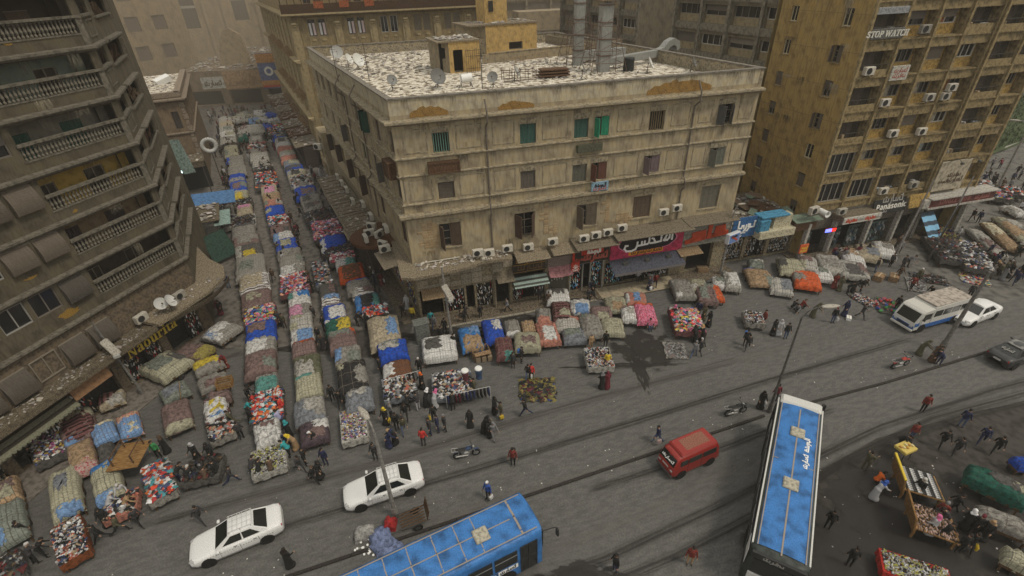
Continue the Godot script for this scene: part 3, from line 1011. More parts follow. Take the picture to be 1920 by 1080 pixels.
	s=sign_board("wide pink sign with white script on a black cartouche",cf(19.2,3.35,.45),14.0,8.0,2.75,mat("sign_pink",K(.45,.04,.1),.45,"grime",4.0))
	var cart:=PackedVector2Array()
	for i in 40:
		var a:=TAU*i/40
		cart.append(V2(4.0+3.15*signf(cos(a))*pow(absf(cos(a)),.6)*(1+.04*cos(a*6)),1.55+.98*signf(sin(a))*pow(absf(sin(a)),.7)))
	m=mb()
	m.prism(cart,.0,.02)
	pt(s,"cartouche_rim",m,pl("rose_rim",K(.55,.18,.28),.5))
	for i in 40:
		cart[i]=V2(4.0+(cart[i].x-4.0)*.955,1.55+(cart[i].y-1.55)*.93)
	m=mb()
	m.prism(cart,.0,.035)
	pt(s,"cartouche",m,M("sign_ink"))
	script_part(s,"andalus",5.2,V(1.45,1.15,.03),M("letter_white"),.17,.06,.05)
	m=mb()
	m.b2(V(2.0,.22,.0),V(5.8,.62,.045))
	pt(s,"orange_strip",m,pl("sign_orange",K(.6,.25,.02),.5))
	script_part(s,"line",1.5,V(4.1,.36,.045),M("sign_ink"),.14,.01)
	script_part(s,"line",1.6,V(2.3,.36,.045),M("sign_ink"),.14,.01)
	m=mb()
	m.lathe(V(1.6,2.45,.03),[V2(.0,.02),V2(.3,.02),V2(.3,.0)],10,Basis(Vector3.RIGHT,PI/2))
	m.lathe(V(2.1,2.4,.03),[V2(.0,.02),V2(.2,.02),V2(.2,.0)],10,Basis(Vector3.RIGHT,PI/2))
	pt(s,"ornament",m,pl("ornament_gold",K(.5,.4,.06),.5))
	s=sign_board("grey panelled sign with big red block script",cf(27.25,3.5,.45),14.0,5.4,2.75,mat("sign_grey",K(.27,.265,.23),.6,"grime",2.5,"streak",2.0))
	m=mb()
	for k in 3:
		m.b2(V(0,.75+.65*k,-.01),V(5.4,.77+.65*k,.015))
	pt(s,"panel_joint",m,pl("joint_dark",K(.1,.1,.09),.7))
	script_part(s,"hamad",4.5,V(.4,.6,.0),M("letter_red"),.34,.14,.1)
	s=sign_board("blue sign with white script next to the grey sign",cf(32.9,3.6,.5),14.0,2.9,2.3,mat("sign_blue",K(.04,.13,.3),.5,"grime",2.0))
	script_part(s,"norma",2.2,V(.4,1.1,.0),M("letter_white"),.2,.05)
	script_part(s,"line",1.4,V(.2,.5,.0),M("letter_white"),.12,.03)
	script_part(s,"store",1.0,V(.2,.15,.0),M("letter_white"),.12,.03)
	s=sign_board("small blue sign with white script hung under a middle storey window",cf(16.75,10.95,.45),14.0,1.65,.85,mat("sign_cyan",K(.25,.4,.5),.5,"grime",1.0))
	script_part(s,"bosna",1.2,V(.2,.4,.0),M("sign_ink"),.16,.02)
	script_part(s,"line",1.2,V(.2,.12,.0),M("letter_red"),.1,.02)
	var k:=0
	for q in [[5.8,6.55,1.15,"beside the brown shuttered window over the corner canopy"],[6.9,6.15,.7,"low on the canopy rubble under the drain pipe"],[8.6,6.4,.9,"at the right end of the broken canopy"],[10.7,6.0,.5,"under the wide open brown shutters"],[13.0,6.35,.8,"above the grey ledge with peeling plaster on its right"],[16.0,6.35,1.1,"leftmost of three on the roof of the red shop"],[17.2,6.5,1.1,"middle one of three on the roof of the red shop"],[18.4,6.6,1.1,"rightmost of three on the roof of the red shop"],[19.9,6.8,1.0,"with a square grille over the pink sign's left end"],[24.4,7.6,.6,"lower of two side by side on the wall over the pink sign"],[25.8,7.85,.6,"upper of two side by side on the wall over the pink sign"]]:
		ac(cf(q[0],q[1],q[2]),14.0,"white air conditioner "+q[3],1.15,.62)
	var sheet:=M("sheet_grey")
	var rust:=M("sheet_rust")
	slab("flat grey sheet tilted beside the corner canopy","roof",cl(37.4,6.0,1.4),V(3.6,.1,2.2),-63.5,sheet,6.0,"ledge_roof")
	t=th("half_round_canopy","brown half round canopy with air conditioners on top","canopy",cl(31.8,5.6,.0),-63.5)
	poly=PackedVector2Array()
	for i in 17:
		var a:=PI*i/16
		poly.append(V2(2.9*cos(a),-3.9*sin(a)))
	m=mb()
	var rev:=PackedVector2Array()
	for i in 17:
		rev.append(poly[16-i])
	m.prism(rev,.0,.35)
	pt(t,"slab",m,rust,Transform3D(Basis(Vector3.RIGHT,-PI/2),Vector3.ZERO))
	for q in [[27.8,5.0,1.9,2.9,3.8,"broken pale slab behind the half round canopy",5],[24.0,4.7,1.8,4.0,3.4,"rubble covered shop roof in the middle of the side street",3],[19.5,4.5,1.8,4.6,3.4,"dusty shop roof with corrugated ridges along the side street",2],[14.5,4.4,1.8,4.6,3.4,"far dusty shop roof along the side street",4],[9.0,4.3,1.8,5.6,3.2,"farthest shop roof before the doorway kiosk",3]]:
		t=slab(q[5],"roof",cl(q[0],q[1],q[2]),V(q[3],.12,q[4]),-63.5,sheet if q[6]!=5 else M("canopy_concrete"),q[6],"ledge_roof")
		m=mb()
		for i in 4:
			m.bx(V(-q[3]/2+q[3]*(i+.5)/4.0,.1,0),V(.5,.1,q[4]*.9),Basis(Vector3.FORWARD,.1*(i % 3-1)))
		pt(t,"ridge",m,sheet,Transform3D(Basis(Vector3.RIGHT,deg_to_rad(q[6])),Vector3.ZERO))
		rubble(t,Transform3D(Basis(Vector3.RIGHT,deg_to_rad(q[6])),V(0,.1,0)),-q[3]*.45,q[3]*.45,-1.4,1.5,50,int(q[0]*7),.06,.3,.4)
		m=mb()
		m.b2(V(-q[3]/2,-q[1]+.1,-1.6),V(q[3]/2,-.1,.5))
		pt(t,"kiosk",m,M("kiosk_dark"))
	for q in [[36.6,6.3,1.6,27,"on the ledge nearest the street corner"],[35.6,6.3,1.5,-30,"second from the street corner on the ledge"],[33.0,6.2,1.2,60,"facing the square on the half round canopy"],[32.2,6.2,2.0,20,"with its dark fan turned outwards on the canopy"],[30.8,6.2,1.4,-20,"at the back of the half round canopy"],[33.2,6.15,2.6,-63,"at the rim of the half round canopy"],[34.3,7.2,.7,-63,"on the wall beside the arched brown shutter"],[28.6,6.3,.9,-63,"on the wall above the broken pale slab"],[24.5,6.2,.8,-63,"tall one on the wall in the middle of the side street"],[21.5,5.6,1.4,-63,"beside the corrugated shop roof"],[17.0,5.5,1.2,-63,"on the far shop roofs, nearest of three"],[14.0,5.4,1.2,-63,"on the far shop roofs, middle of three"],[11.0,5.3,1.2,-63,"on the far shop roofs, farthest of three"]]:
		ac(cl(q[0],q[1],q[2]),q[3],"dusty air conditioner "+q[4],1.2,.5)
	t=th("doorway_kiosk","plastered gateway with a dark opening between the two buildings","gateway",C0+dirv(116.5)*44.5,-63.5)
	m=mb()
	m.wall(4.4,.0,8.2,[Rect2(.7,3.6,3.0,3.6),Rect2(.6,.1,3.2,2.8)],.5,.0)
	m.quad(V(4.4,0,0),V(4.4,0,-4),V(4.4,8.2,-4),V(4.4,8.2,0))
	m.quad(V(0,8.2,0),V(4.4,8.2,0),V(4.4,8.2,-4),V(0,8.2,-4))
	pt(t,"wall",m,M("central_wall"),X(V(-2.2,0,.6)))
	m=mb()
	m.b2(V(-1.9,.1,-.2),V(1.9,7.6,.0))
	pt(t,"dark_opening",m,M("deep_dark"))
	ac(C0+dirv(116.5)*42.0+V(-1.2,6.0,.8),-20,"pale electricity box like unit beside the gateway kiosk",1.6,.6)
func roof_things():
	var ochre:=mat("hut_ochre",K(.5,.36,.16),.92,"plaster",3.0,"streak",2.5)
	var grey:=mat("hut_grey",K(.33,.29,.22),.92,"plaster",3.0,"streak",2.5)
	var conc:=M("canopy_concrete")
	var o:=th("roof_hut","small ochre stair hut with an open dark door on the roof","hut",V(-5.79,19.0,-57.39),20.0)
	var m:=mb()
	m.wall(3.4,.0,3.0,[Rect2(.45,.05,1.05,2.2)],.25)
	pt(o,"front_wall",m,ochre)
	var TL:=fT(dirv(102)*5.0,-78.0)
	m=mb()
	m.wall(5.0,.0,3.0,[Rect2(3.2,1.3,.9,1.1)],.25)
	m.quad(V(5.0,0,-3.4),V(0,0,-3.4),V(0,3,-3.4),V(5,3,-3.4))
	pt(o,"side_wall",m,grey,TL)
	win(o,TL,3.65,1.3,.9,1.1,"dark")
	m=mb()
	m.b2(V(-1.3,3.0,-5.2),V(3.5,3.14,.12))
	var rf_:=pt(o,"roof",m,conc)
	rubble(rf_,X(V(0,3.16,0)),-.8,3.2,-4.6,-.2,120,41,.08,.45,.4)
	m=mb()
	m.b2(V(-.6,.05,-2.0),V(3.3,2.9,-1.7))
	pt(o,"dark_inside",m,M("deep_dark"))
	m=mb()
	for k in 8:
		m.cyl(V(1.7+.24*k,0,.5),V(1.7+.24*k,2.2+.1*(k % 3),.5),.02,.02,4)
	for y in [.4,1.6,2.15]:
		m.cyl(V(1.65,y,.5),V(3.5,y,.5),.02,.02,4)
	pt(o,"iron_grating",m,M("iron_black"))
	o=th("roof_hut","larger ochre hut on the roof behind the stair hut","hut",V(-2.18,19.0,-68.86),22.0)
	m=mb()
	m.wall(7.0,.0,3.5,[Rect2(3.1,.6,1.9,.9)],.3)
	pt(o,"front_wall",m,ochre)
	TL=fT(dirv(110)*6.0,-70.0)
	m=mb()
	m.wall(6.0,.0,3.5,[Rect2(4.3,1.2,1.2,1.0)],.3)
	m.quad(V(6.0,0,-7),V(0,0,-7),V(0,3.5,-7),V(6,3.5,-7))
	pt(o,"side_wall",m,grey,TL)
	win(o,Transform3D(),4.05,.6,1.9,.9,"dark")
	m=mb()
	m.b2(V(-2.4,3.5,-6.2),V(7.1,3.66,.12))
	rf_=pt(o,"roof",m,conc)
	rubble(rf_,X(V(0,3.68,0)),-1.5,6.5,-5.0,-.2,120,42,.08,.4,.4)
	m=mb()
	m.b2(V(.6,3.66,-4.8),V(3.6,8.5,-1.6))
	pt(o,"water_tank_tower",m,ochre)
	win(o,X(V(0,0,-1.33)),1.4,4.9,.6,1.2,"bars",K(.05,.05,.05))
	o=th("low_wall","low grey wall across the roof in front of the larger hut","wall",V(-2.5,19.0,-63.3),25.5)
	m=mb()
	m.b2(V(0,0,-.2),V(14.2,1.0,0))
	m.b2(V(.9,1.003,-.26),V(14.26,1.1,.06))
	pt(o,"wall",m,grey)
	o=th("low_wall","low wall with white coping around the rubble filled light well","wall",V(11.5,19.0,-70.5),25.5)
	m=mb()
	m.b2(V(0,0,-.2),V(4.4,1.1,0))
	m.b2(V(-.2,0,-12.0),V(0,1.104,0))
	m.b2(V(4.4,0,-9.0),V(4.6,1.104,0))
	pt(o,"wall",m,conc)
	o=th("ladder","pale ladder leaning along the low roof wall","ladder",V(.6,19.05,-64.0),25.5)
	m=mb()
	for z in [.0,.45]:
		m.cyl(V(0,z*.9,.5-z*.3),V(5.2,.35+z*.9,.5-z*.3),.04,.04,5)
	for k in 14:
		m.cyl(V(.2+k*.37,.02+.025*k,.5),V(.2+k*.37,.42+.025*k,.36),.025,.025,4)
	pt(o,"ladder_frame",m,M("pale_wood"))
	var duct:=mat("duct_steel",K(.3,.31,.3),.55,"fine",1.5,"streak",2.0)
	for q in [[V(8.2,19.0,-60.2),8.5,.95,"tall square metal chimney, the farther of two on the roof",false],[V(10.2,19.0,-55.6),6.2,1.1,"square metal chimney with a flat cap, the nearer of two on the roof",true]]:
		o=th("chimney_duct",q[3],"chimney",q[0],14.0)
		m=mb()
		m.b2(V(-q[2]/2,0,-q[2]/2),V(q[2]/2,q[1],q[2]/2))
		pt(o,"shaft",m,duct)
		for k in 4:
			m=mb()
			m.b2(V(-q[2]/2-.08,1.5+k*1.5,-q[2]/2-.08),V(q[2]/2+.08,1.6+k*1.5,q[2]/2+.08))
			pt(o,"flange",m,M("iron_rust"))
		if q[4]:
			m=mb()
			m.b2(V(-.95,q[1]+.25,-.95),V(.95,q[1]+.42,.95))
			for e in [[-1,-1],[1,-1],[1,1],[-1,1]]:
				m.cyl(V(e[0]*.6,q[1],e[1]*.6),V(e[0]*.6,q[1]+.3,e[1]*.6),.04,.04,4)
			pt(o,"cap",m,M("pale_wood"))
		m=mb()
		rng.seed=int(q[1]*10)
		for e in [[-1,-1],[1,-1],[1,1],[-1,1]]:
			m.cyl(V(e[0]*2.0,0,e[1]*1.6),V(e[0]*.8,5.0,e[1]*.75),.035,.035,4)
			m.cyl(V(e[0]*1.0,0,e[1]*1.0),V(e[0]*.9,4.2,e[1]*.9),.035,.035,4)
		for k in 4:
			var w:=1.5-k*.17
			var y:=.9+k*1.1
			m.tube([V(-w,y,-w),V(w,y+.1,-w),V(w,y,w),V(-w,y+.1,w),V(-w,y,-w)],.03,4)
			m.cyl(V(-w,y,w),V(w*.9,y+1.0,w*.9),.025,.025,4)
		pt(o,"scaffold",m,M("iron_rust"))
	o=th("ventilation_duct","long grey ventilation duct that bends up over the roof parapet","duct",V(10.8,19.3,-56.3),.0)
	m=mb()
	var path:=[V(0,.5,0),V(6.2,.6,-4.2),V(7.0,.8,-4.8),V(7.6,1.4,-5.2),V(8.2,1.6,-5.6),V(8.8,1.3,-6.0),V(8.9,.7,-6.1)]
	var rows:=[]
	for i in path.size():
		var d: Vector3=(path[mini(i+1,6)]-path[maxi(i-1,0)]).normalized()
		var sx:=d.cross(Vector3.UP).normalized()*.38
		var sy:=sx.cross(d).normalized()*.36
		var r:=[]
		for e in [-sx-sy,sx-sy,sx+sy,-sx+sy]:
			r.append(path[i]+e)
		rows.append(r)
	for i in 6:
		for j in 4:
			m.quad(rows[i][j],rows[i][(j+1) % 4],rows[i+1][(j+1) % 4],rows[i+1][j])
	pt(o,"duct",m,duct)
	o=th("ventilation_duct","short grey ventilation duct behind the nearer chimney","duct",V(9.0,19.3,-61.5),.0)
	m=mb()
	m.bx(V(2.4,.5,-1.0),V(5.6,.9,.9),Basis(Vector3.UP,.38))
	m.lathe(V(-.6,1.4,-5.0),[V2(.45,-.5),V2(.5,.0),V2(.45,.5)],10,Basis(Vector3.RIGHT,1.2))
	pt(o,"duct",m,duct)
	o=th("water_drum","black drum standing on the roof near the chimneys","drum",V(12.8,19.0,-55.2),.0)
	m=mb()
	m.lathe(Vector3.ZERO,[V2(.0,.0),V2(.55,.0),V2(.57,.4),V2(.55,.8),V2(.57,1.2),V2(.5,1.3),V2(.0,1.3)],12)
	pt(o,"drum",m,pl("black_plastic",K(.02,.022,.022),.6))
	o=th("scrap_pile","stacked rusty boards and iron frames on the roof","scrap",V(4.9,19.0,-53.0),10.0)
	for k in 3:
		m=mb()
		m.rb(V(rf(-.1,.1),.25+k*.27,0),V(3.2-k*.2,.16,1.2),.03)
		pt(o,"board",m,M("old_wood"))
	m=mb()
	for k in 2:
		for y in [.1,.85]:
			m.tube([V(-5.2,y,.8-k*1.4),V(-2.0,y,.9-k*1.4)],.03,4)
		for i in 5:
			m.cyl(V(-5.2+i*.8,0,.8-k*1.4),V(-5.2+i*.8,1.0,.8-k*1.4),.03,.03,4)
	for i in 5:
		m.cyl(V(-5.2+i*.8,.85,.8),V(-5.2+i*.8,.85,-.6),.025,.025,4)
	pt(o,"iron_frame",m,M("iron_rust"))
	for q in [[-6.3,-49.6,30,.75,"large dark satellite dish near the front parapet",.14],[-1.1,-48.9,-10,.5,"small brown satellite dish near the front parapet",.2],[-10.5,-49.2,35,.5,"teal grey satellite dish at the left corner of the roof",.22],[-21.3,-69.8,20,.8,"grey satellite dish at the far left of the roof",.33],[-16.9,-62.4,60,.75,"tilted pale satellite dish amid scrap on the left of the roof",.6],[-18.4,-64.0,75,.6,"second tilted pale dish behind the scrap",.62],[1.0,-51.5,80,.55,"dish seen edge on beside the iron frames",.3],[7.5,-51.2,85,.5,"dish seen edge on in front of the chimneys",.35],[14.4,-53.5,70,.6,"pale dish seen edge on right of the drum",.55],[18.7,-53.3,60,.5,"dark dish near the right end of the roof",.15]]:
		dish(V(q[0],19.0,q[1]),q[2],q[3],q[4],q[5])
	o=th("fallen_tank","white plastic tank lying on iron legs near the front parapet","tank",V(-3.6,19.0,-49.6),20.0)
	m=mb()
	m.cyl(V(-.5,.75,0),V(.5,.8,0),.38,.42,10)
	pt(o,"tank",m,M("white_ware2"))
	m=mb()
	for e in [[-.5,-.3],[.5,-.3],[.5,.3],[-.9,.4]]:
		m.cyl(V(e[0]*.6,.6,e[1]*.5),V(e[0],0,e[1]),.04,.04,4)
	m.cyl(V(.4,.8,0),V(1.4,1.0,.3),.04,.03,4)
	pt(o,"iron_legs",m,M("iron_black"))
	for q in [[-17.2,-55.0,3.4,"tall thin antenna mast on the left roof edge"],[-13.9,-54.6,3.6,"thin antenna mast beside the scrap dishes"],[-2.1,-48.4,3.2,"thin antenna mast in front of the stair hut"],[-3.6,-62.0,3.2,"thin mast on the stair hut's far side"]]:
		o=th("antenna_mast",q[3],"antenna",V(q[0],19.0,q[1]),.0)
		m=mb()
		m.cyl(Vector3.ZERO,V(0,q[2],0),.04,.03,5)
		pt(o,"pole",m,M("iron_black"))
		m=mb()
		for k in 3:
			m.cyl(V(-.35,q[2]-.2-k*.22,0),V(.35,q[2]-.2-k*.22,0),.012,.012,4)
		pt(o,"aerial",m,M("iron_black"))
# ---------------------------------------------------------------- the old block with balconies on the left
const LF:=Vector3(-28.8,0,-38.9)
const LEV:=[27.7,24.34,21.0,17.6,14.2,10.9,7.5]
func baluster_mesh() -> ArrayMesh:
	var m:=mb()
	m.lathe(Vector3.ZERO,[V2(.09,.0),V2(.09,.08),V2(.05,.16),V2(.1,.34),V2(.05,.62),V2(.045,.7),V2(.09,.78),V2(.09,.84)],7)
	return m.mesh()
func left_block():
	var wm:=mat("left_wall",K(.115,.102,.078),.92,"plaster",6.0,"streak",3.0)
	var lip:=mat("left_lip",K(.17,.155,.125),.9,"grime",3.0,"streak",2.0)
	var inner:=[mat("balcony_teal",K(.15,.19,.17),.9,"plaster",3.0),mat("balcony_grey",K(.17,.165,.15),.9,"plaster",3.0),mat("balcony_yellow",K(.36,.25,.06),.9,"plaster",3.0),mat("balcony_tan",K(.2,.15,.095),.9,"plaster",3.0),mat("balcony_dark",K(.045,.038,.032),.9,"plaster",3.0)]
	var b:=th("balcony_building","tall grimy block with rows of balustraded balconies and roller blinds","building",LF,73.0)
	var F:=fT(V(-26,0,0),.0)
	var TS:=fT(Vector3.ZERO,43.5)   # street side,running away from the corner: local x follows the wall,outside is +z after the turn below
	var bal:=baluster_mesh()
	var holes:=[]
	var floors:=LEV.size()
	for i in floors:
		var y: float=LEV[i]
		holes.append(Rect2(18.6,y+2.0,7.0,1.16))
		holes.append(Rect2(18.6,y+1.0,7.0,.9))
		for k in 9:
			holes.append(Rect2(.6+k*1.98,y+1.55,1.7,1.6))
	var m:=mb()
	m.wall(26.0,7.3,32.0,holes,.16)
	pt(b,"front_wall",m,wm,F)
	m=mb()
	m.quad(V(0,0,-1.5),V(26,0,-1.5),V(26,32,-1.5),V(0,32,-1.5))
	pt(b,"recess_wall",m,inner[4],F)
	rng.seed=77
	for i in floors:
		var y: float=LEV[i]
		m=mb()
		ledge(m,-.2,26.2,y-.12,.3,.35)
		pt(b,"slab_edge",m,lip,F)
		m=mb()
		m.b2(V(18.5,y+1.9,-.2),V(26.0,y+2.06,.14))
		m.b2(V(18.5,y+.9,-.17),V(25.7,y+1.0,.05))
		m.b2(V(25.6,y+.2,-.2),V(26.04,y+1.96,.06))
		pt(b,"handrail",m,lip,F)
		for k in 27:
			pt(b,"baluster",bal,lip,at(F,V(18.75+k*.255,y+1.03,-.08)))
		m=mb()
		var z:=-1.35
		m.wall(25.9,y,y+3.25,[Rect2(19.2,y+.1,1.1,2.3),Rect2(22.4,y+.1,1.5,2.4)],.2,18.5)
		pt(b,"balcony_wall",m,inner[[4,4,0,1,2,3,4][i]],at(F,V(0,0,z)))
		m=mb()
		m.b2(V(18.4,y,-1.36),V(18.6,y+3.3,-.16))
		m.b2(V(18.5,y-.05,-1.5),V(26.0,y+.02,-.16))
		m.b2(V(.0,y-.053,-1.5),V(18.45,y+.02,-.16))
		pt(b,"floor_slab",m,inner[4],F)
		for q in [[19.75,1.1,2.3],[23.15,1.5,2.4]]:
			if (i+int(q[0])) % 2==0:
				win(b,at(F,V(0,0,z)),q[0],y+.1,q[1],q[2],"closed",[K(.03,.09,.07),K(.1,.07,.05),K(.05,.04,.04)][i % 3],.15)
			else:
				win(b,at(F,V(0,0,z)),q[0],y+.1,q[1],q[2],"sash",K(.1,.1,.1),.15)
		for k in 9:
			var r:=rng.randf()
			var mode: String="bulge" if r<.62 else "sash" if r<.85 else "half"
			win(b,F,1.45+k*1.98,y+1.55,1.7,1.6,mode,[K(.12,.1,.08),K(.15,.125,.1),K(.09,.08,.07)][rng.randi() % 3],.16,"",K(.3,.29,.27) if r>.62 and r<.75 else K(.16,.14,.12))
	var S:=Transform3D(Basis(Vector3.UP,deg_to_rad(43.5)),Vector3.ZERO)
	holes=[]
	for y in LEV:
		holes.append(Rect2(.9,y+2.0,3.0,1.16))
		holes.append(Rect2(5.6,y+1.75,6.4,1.4))
		holes.append(Rect2(13.0,y+1.2,1.2,1.7))
	m=mb()
	m.wall(17.6,.0,32.0,holes,.2)
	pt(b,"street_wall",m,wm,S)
	m=mb()
	m.quad(V(0,0,-1.5),V(17.6,0,-1.5),V(17.6,32,-1.5),V(0,32,-1.5))
	m.quad(V(17.6,0,0),V(17.6,0,-12),V(17.6,32,-12),V(17.6,32,0))
	pt(b,"inner_wall",m,inner[4],S)
	for i in floors:
		var y: float=LEV[i]
		m=mb()
		ledge(m,.2,4.4,y-.12,.3,.32)
		ledge(m,5.0,12.6,y-.12,.3,.42)
		m.b2(V(.2,y+1.9,-.2),V(4.3,y+2.06,.13))
		m.b2(V(5.0,y+1.62,-.2),V(12.5,y+1.75,.16))
		frame_strip(m,1.2,y+.6,3.7,y+1.7,.08,.05)
		pt(b,"slab_edge",m,lip,S)
		rng.seed=400+i
		m=mb()
		for k in 14:
			m.bx(V(5.9+k*.44,y+1.9+rf(0,.3),-.3-rf(0,.6)),V(rf(.1,.4),rf(.5,1.4),.08),Basis.from_euler(V(rf(-.3,.3),rf(0,3),rf(-.7,.7))))
		pt(b,"stored_lumber",m,[M("old_wood"),M("grey_lumber")][i % 2],S)
		win(b,S,13.6,y+1.2,1.2,1.7,"closed",K(.12,.1,.08),.2)
	m=mb()
	m.b2(V(-26,31.9,-14),V(0,32.2,.2))
	pt(b,"roof",m,lip)
	drips(b,F,70,.5,25.5,[24.2,20.85,17.45,14.05,10.75,25.4,22.0,18.6,15.2,11.9,8.5],104)
	rng.seed=71
	for q in [[16.2,8.0,1.0,.7],[15.4,11.6,.5,.3],[21.0,25.0,.4,.3],[14.2,21.4,1.8,.6],[8.0,8.2,.5,.3],[19.8,14.5,.3,.25],[11.2,11.3,.3,.3]]:
		var poly:=PackedVector2Array()
		for k in 16:
			var a:=TAU*k/16
			var rr:=rf(.45,1.0)
			poly.append(V2(q[0]+cos(a)*q[2]*rr,q[1]+.1+(sin(a)*.5+.5)*q[3]*rr))
		m=mb()
		m.prism(poly,-.01,.012)
		pt(b,"bared_render",m,mat("bare_yellow",K(.36,.24,.06),.95,"rubble",1.4),F)
	holes=[]
	for k in 6:
		holes.append(Rect2(.5+k*4.2,.15,3.5,2.7))
	m=mb()
	m.wall(26.0,.0,7.3,holes,.5)
	pt(b,"ground_floor_wall",m,mat("left_shop_wall",K(.16,.13,.1),.9,"plaster",3.0,"grime",2.0),F)
	m=mb()
	m.quad(V(0,0,-1.2),V(26,0,-1.2),V(26,3.2,-1.2),V(0,3.2,-1.2))
	pt(b,"shop_interior",m,M("shop_inside"),F)
	for k in 12:
		if k % 3==1:
			continue
		var x:=.6+k*2.1
		m=mb()
		m.b2(V(x,.2,-.45),V(x+1.5,2.8,-.36))
		var p:=pt(b,"display_case",m,M("display_board"),F)
		display(p,X(V(0,0,-.3)),x+.05,x+1.45,.3,2.7,7,9,500+k,pal_dark(),1.0)
	for k in 9:
		win(b,F,1.45+k*1.98,5.0,1.7,1.7,"bulge" if k % 3 else "sash",K(.11,.095,.08),-.02)
	var conc:=M("canopy_concrete")
	var o:=th("concrete_canopy","long littered concrete canopy over the shops of the balcony block","canopy",LF+dirv(73)*-25.0,73.0)
	m=mb()
	m.b2(V(0,4.35,.0),V(19.0,4.6,1.9))
	m.b2(V(0,4.6,1.75),V(19.0,4.85,1.9))
	pt(o,"slab",m,M("left_canopy"))
	rubble(o,X(V(0,4.62,0)),.5,18.5,.2,1.6,260,51,.05,.22,.35)
	o=th("concrete_canopy","round cornered concrete canopy with dishes on top at the block's corner","canopy",LF,73.0)
	var poly:=PackedVector2Array([V2(-6.0,0),V2(-6.0,-2.2),V2(-1.0,-2.4),V2(1.6,-1.8),V2(3.2,-.2),V2(4.0,2.2),V2(7.6,8.6),V2(5.6,9.4),V2(.0,.0)])
	m=mb()
	m.prism(poly,4.75,5.0)
	pt(o,"slab",m,conc,Transform3D(Basis(Vector3.RIGHT,-PI/2),Vector3.ZERO))
	rubble(o,X(V(0,5.02,0)),-5.5,1.0,.3,1.8,60,52,.06,.25,.4)
	m=mb()
	var rows:=[]
	for i in 12:
		var a:=PI*i/11.0
		rows.append([V(-4.6+.62*i,4.7,1.6+1.1*sin(a)),V(-4.6+.62*i,4.1,1.4+1.0*sin(a)),V(-4.6+.62*i,3.5,.6+.5*sin(a))])
	m.skin(rows,false,true)
	pt(o,"curved_fascia",m,conc)
	ac(on(LF,73,-2.6,5.05,1.0),73,"dark fanned air conditioner on the corner canopy of the balcony block",1.2,.35)
	ac(on(LF,73,-6.0,5.0,.6),73,"pale air conditioner at the end of the long canopy of the balcony block",1.2,.5)
	ac(on(LF,73,-14.2,17.95,.7),73,"open dark box unit jutting from the balcony block's wall",1.3,.2)
	dish(on(LF,73,-4.6,5.05,1.3),60,.5,"upper of two dusty dishes on the corner canopy",.45)
	dish(on(LF,73,-4.2,5.05,1.8),100,.55,"lower of two dusty dishes on the corner canopy",.5)
	dish(on(LF,73,-13.0,12.2,.5),75,.5,"grey dish on the wall beside a white window frame",.3)
	var s:=sign_board("brown fabric shop sign with yellow script under the balcony block",on(LF,73,-8.6,3.0,.9),73.0,4.6,1.4,cloth(K(.07,.045,.04),"stripe",2.0),-18.0)
	text_part(s,"Naourita",.75,V(2.6,.4,.01),pl("sign_yellow",K(.45,.32,.03),.5),.0,.04,"Droid Serif",1.0,.25)
	s=sign_board("rusty orange board at the end of the long canopy",on(LF,73,-13.0,3.1,1.4),73.0,2.8,1.2,mat("rust_board",K(.24,.14,.08),.85,"plaster",1.5),-12.0)
	o=th("awning","long pale green scalloped awning over shoe displays","awning",on(LF,73,-25.0,3.4,.4),73.0)
	m=mb()
	for k in 40:
		var x:=k*.3
		m.quad(V(x,-.5,1.2),V(x+.3,-.5,1.2),V(x+.3,.2,-.3),V(x,.2,-.3))
		m.tri(V(x,-.5,1.2),V(x+.15,-.75,1.22),V(x+.3,-.5,1.2))
	pt(o,"canvas",m,cloth(K(.17,.17,.12),"stripe",2.5))
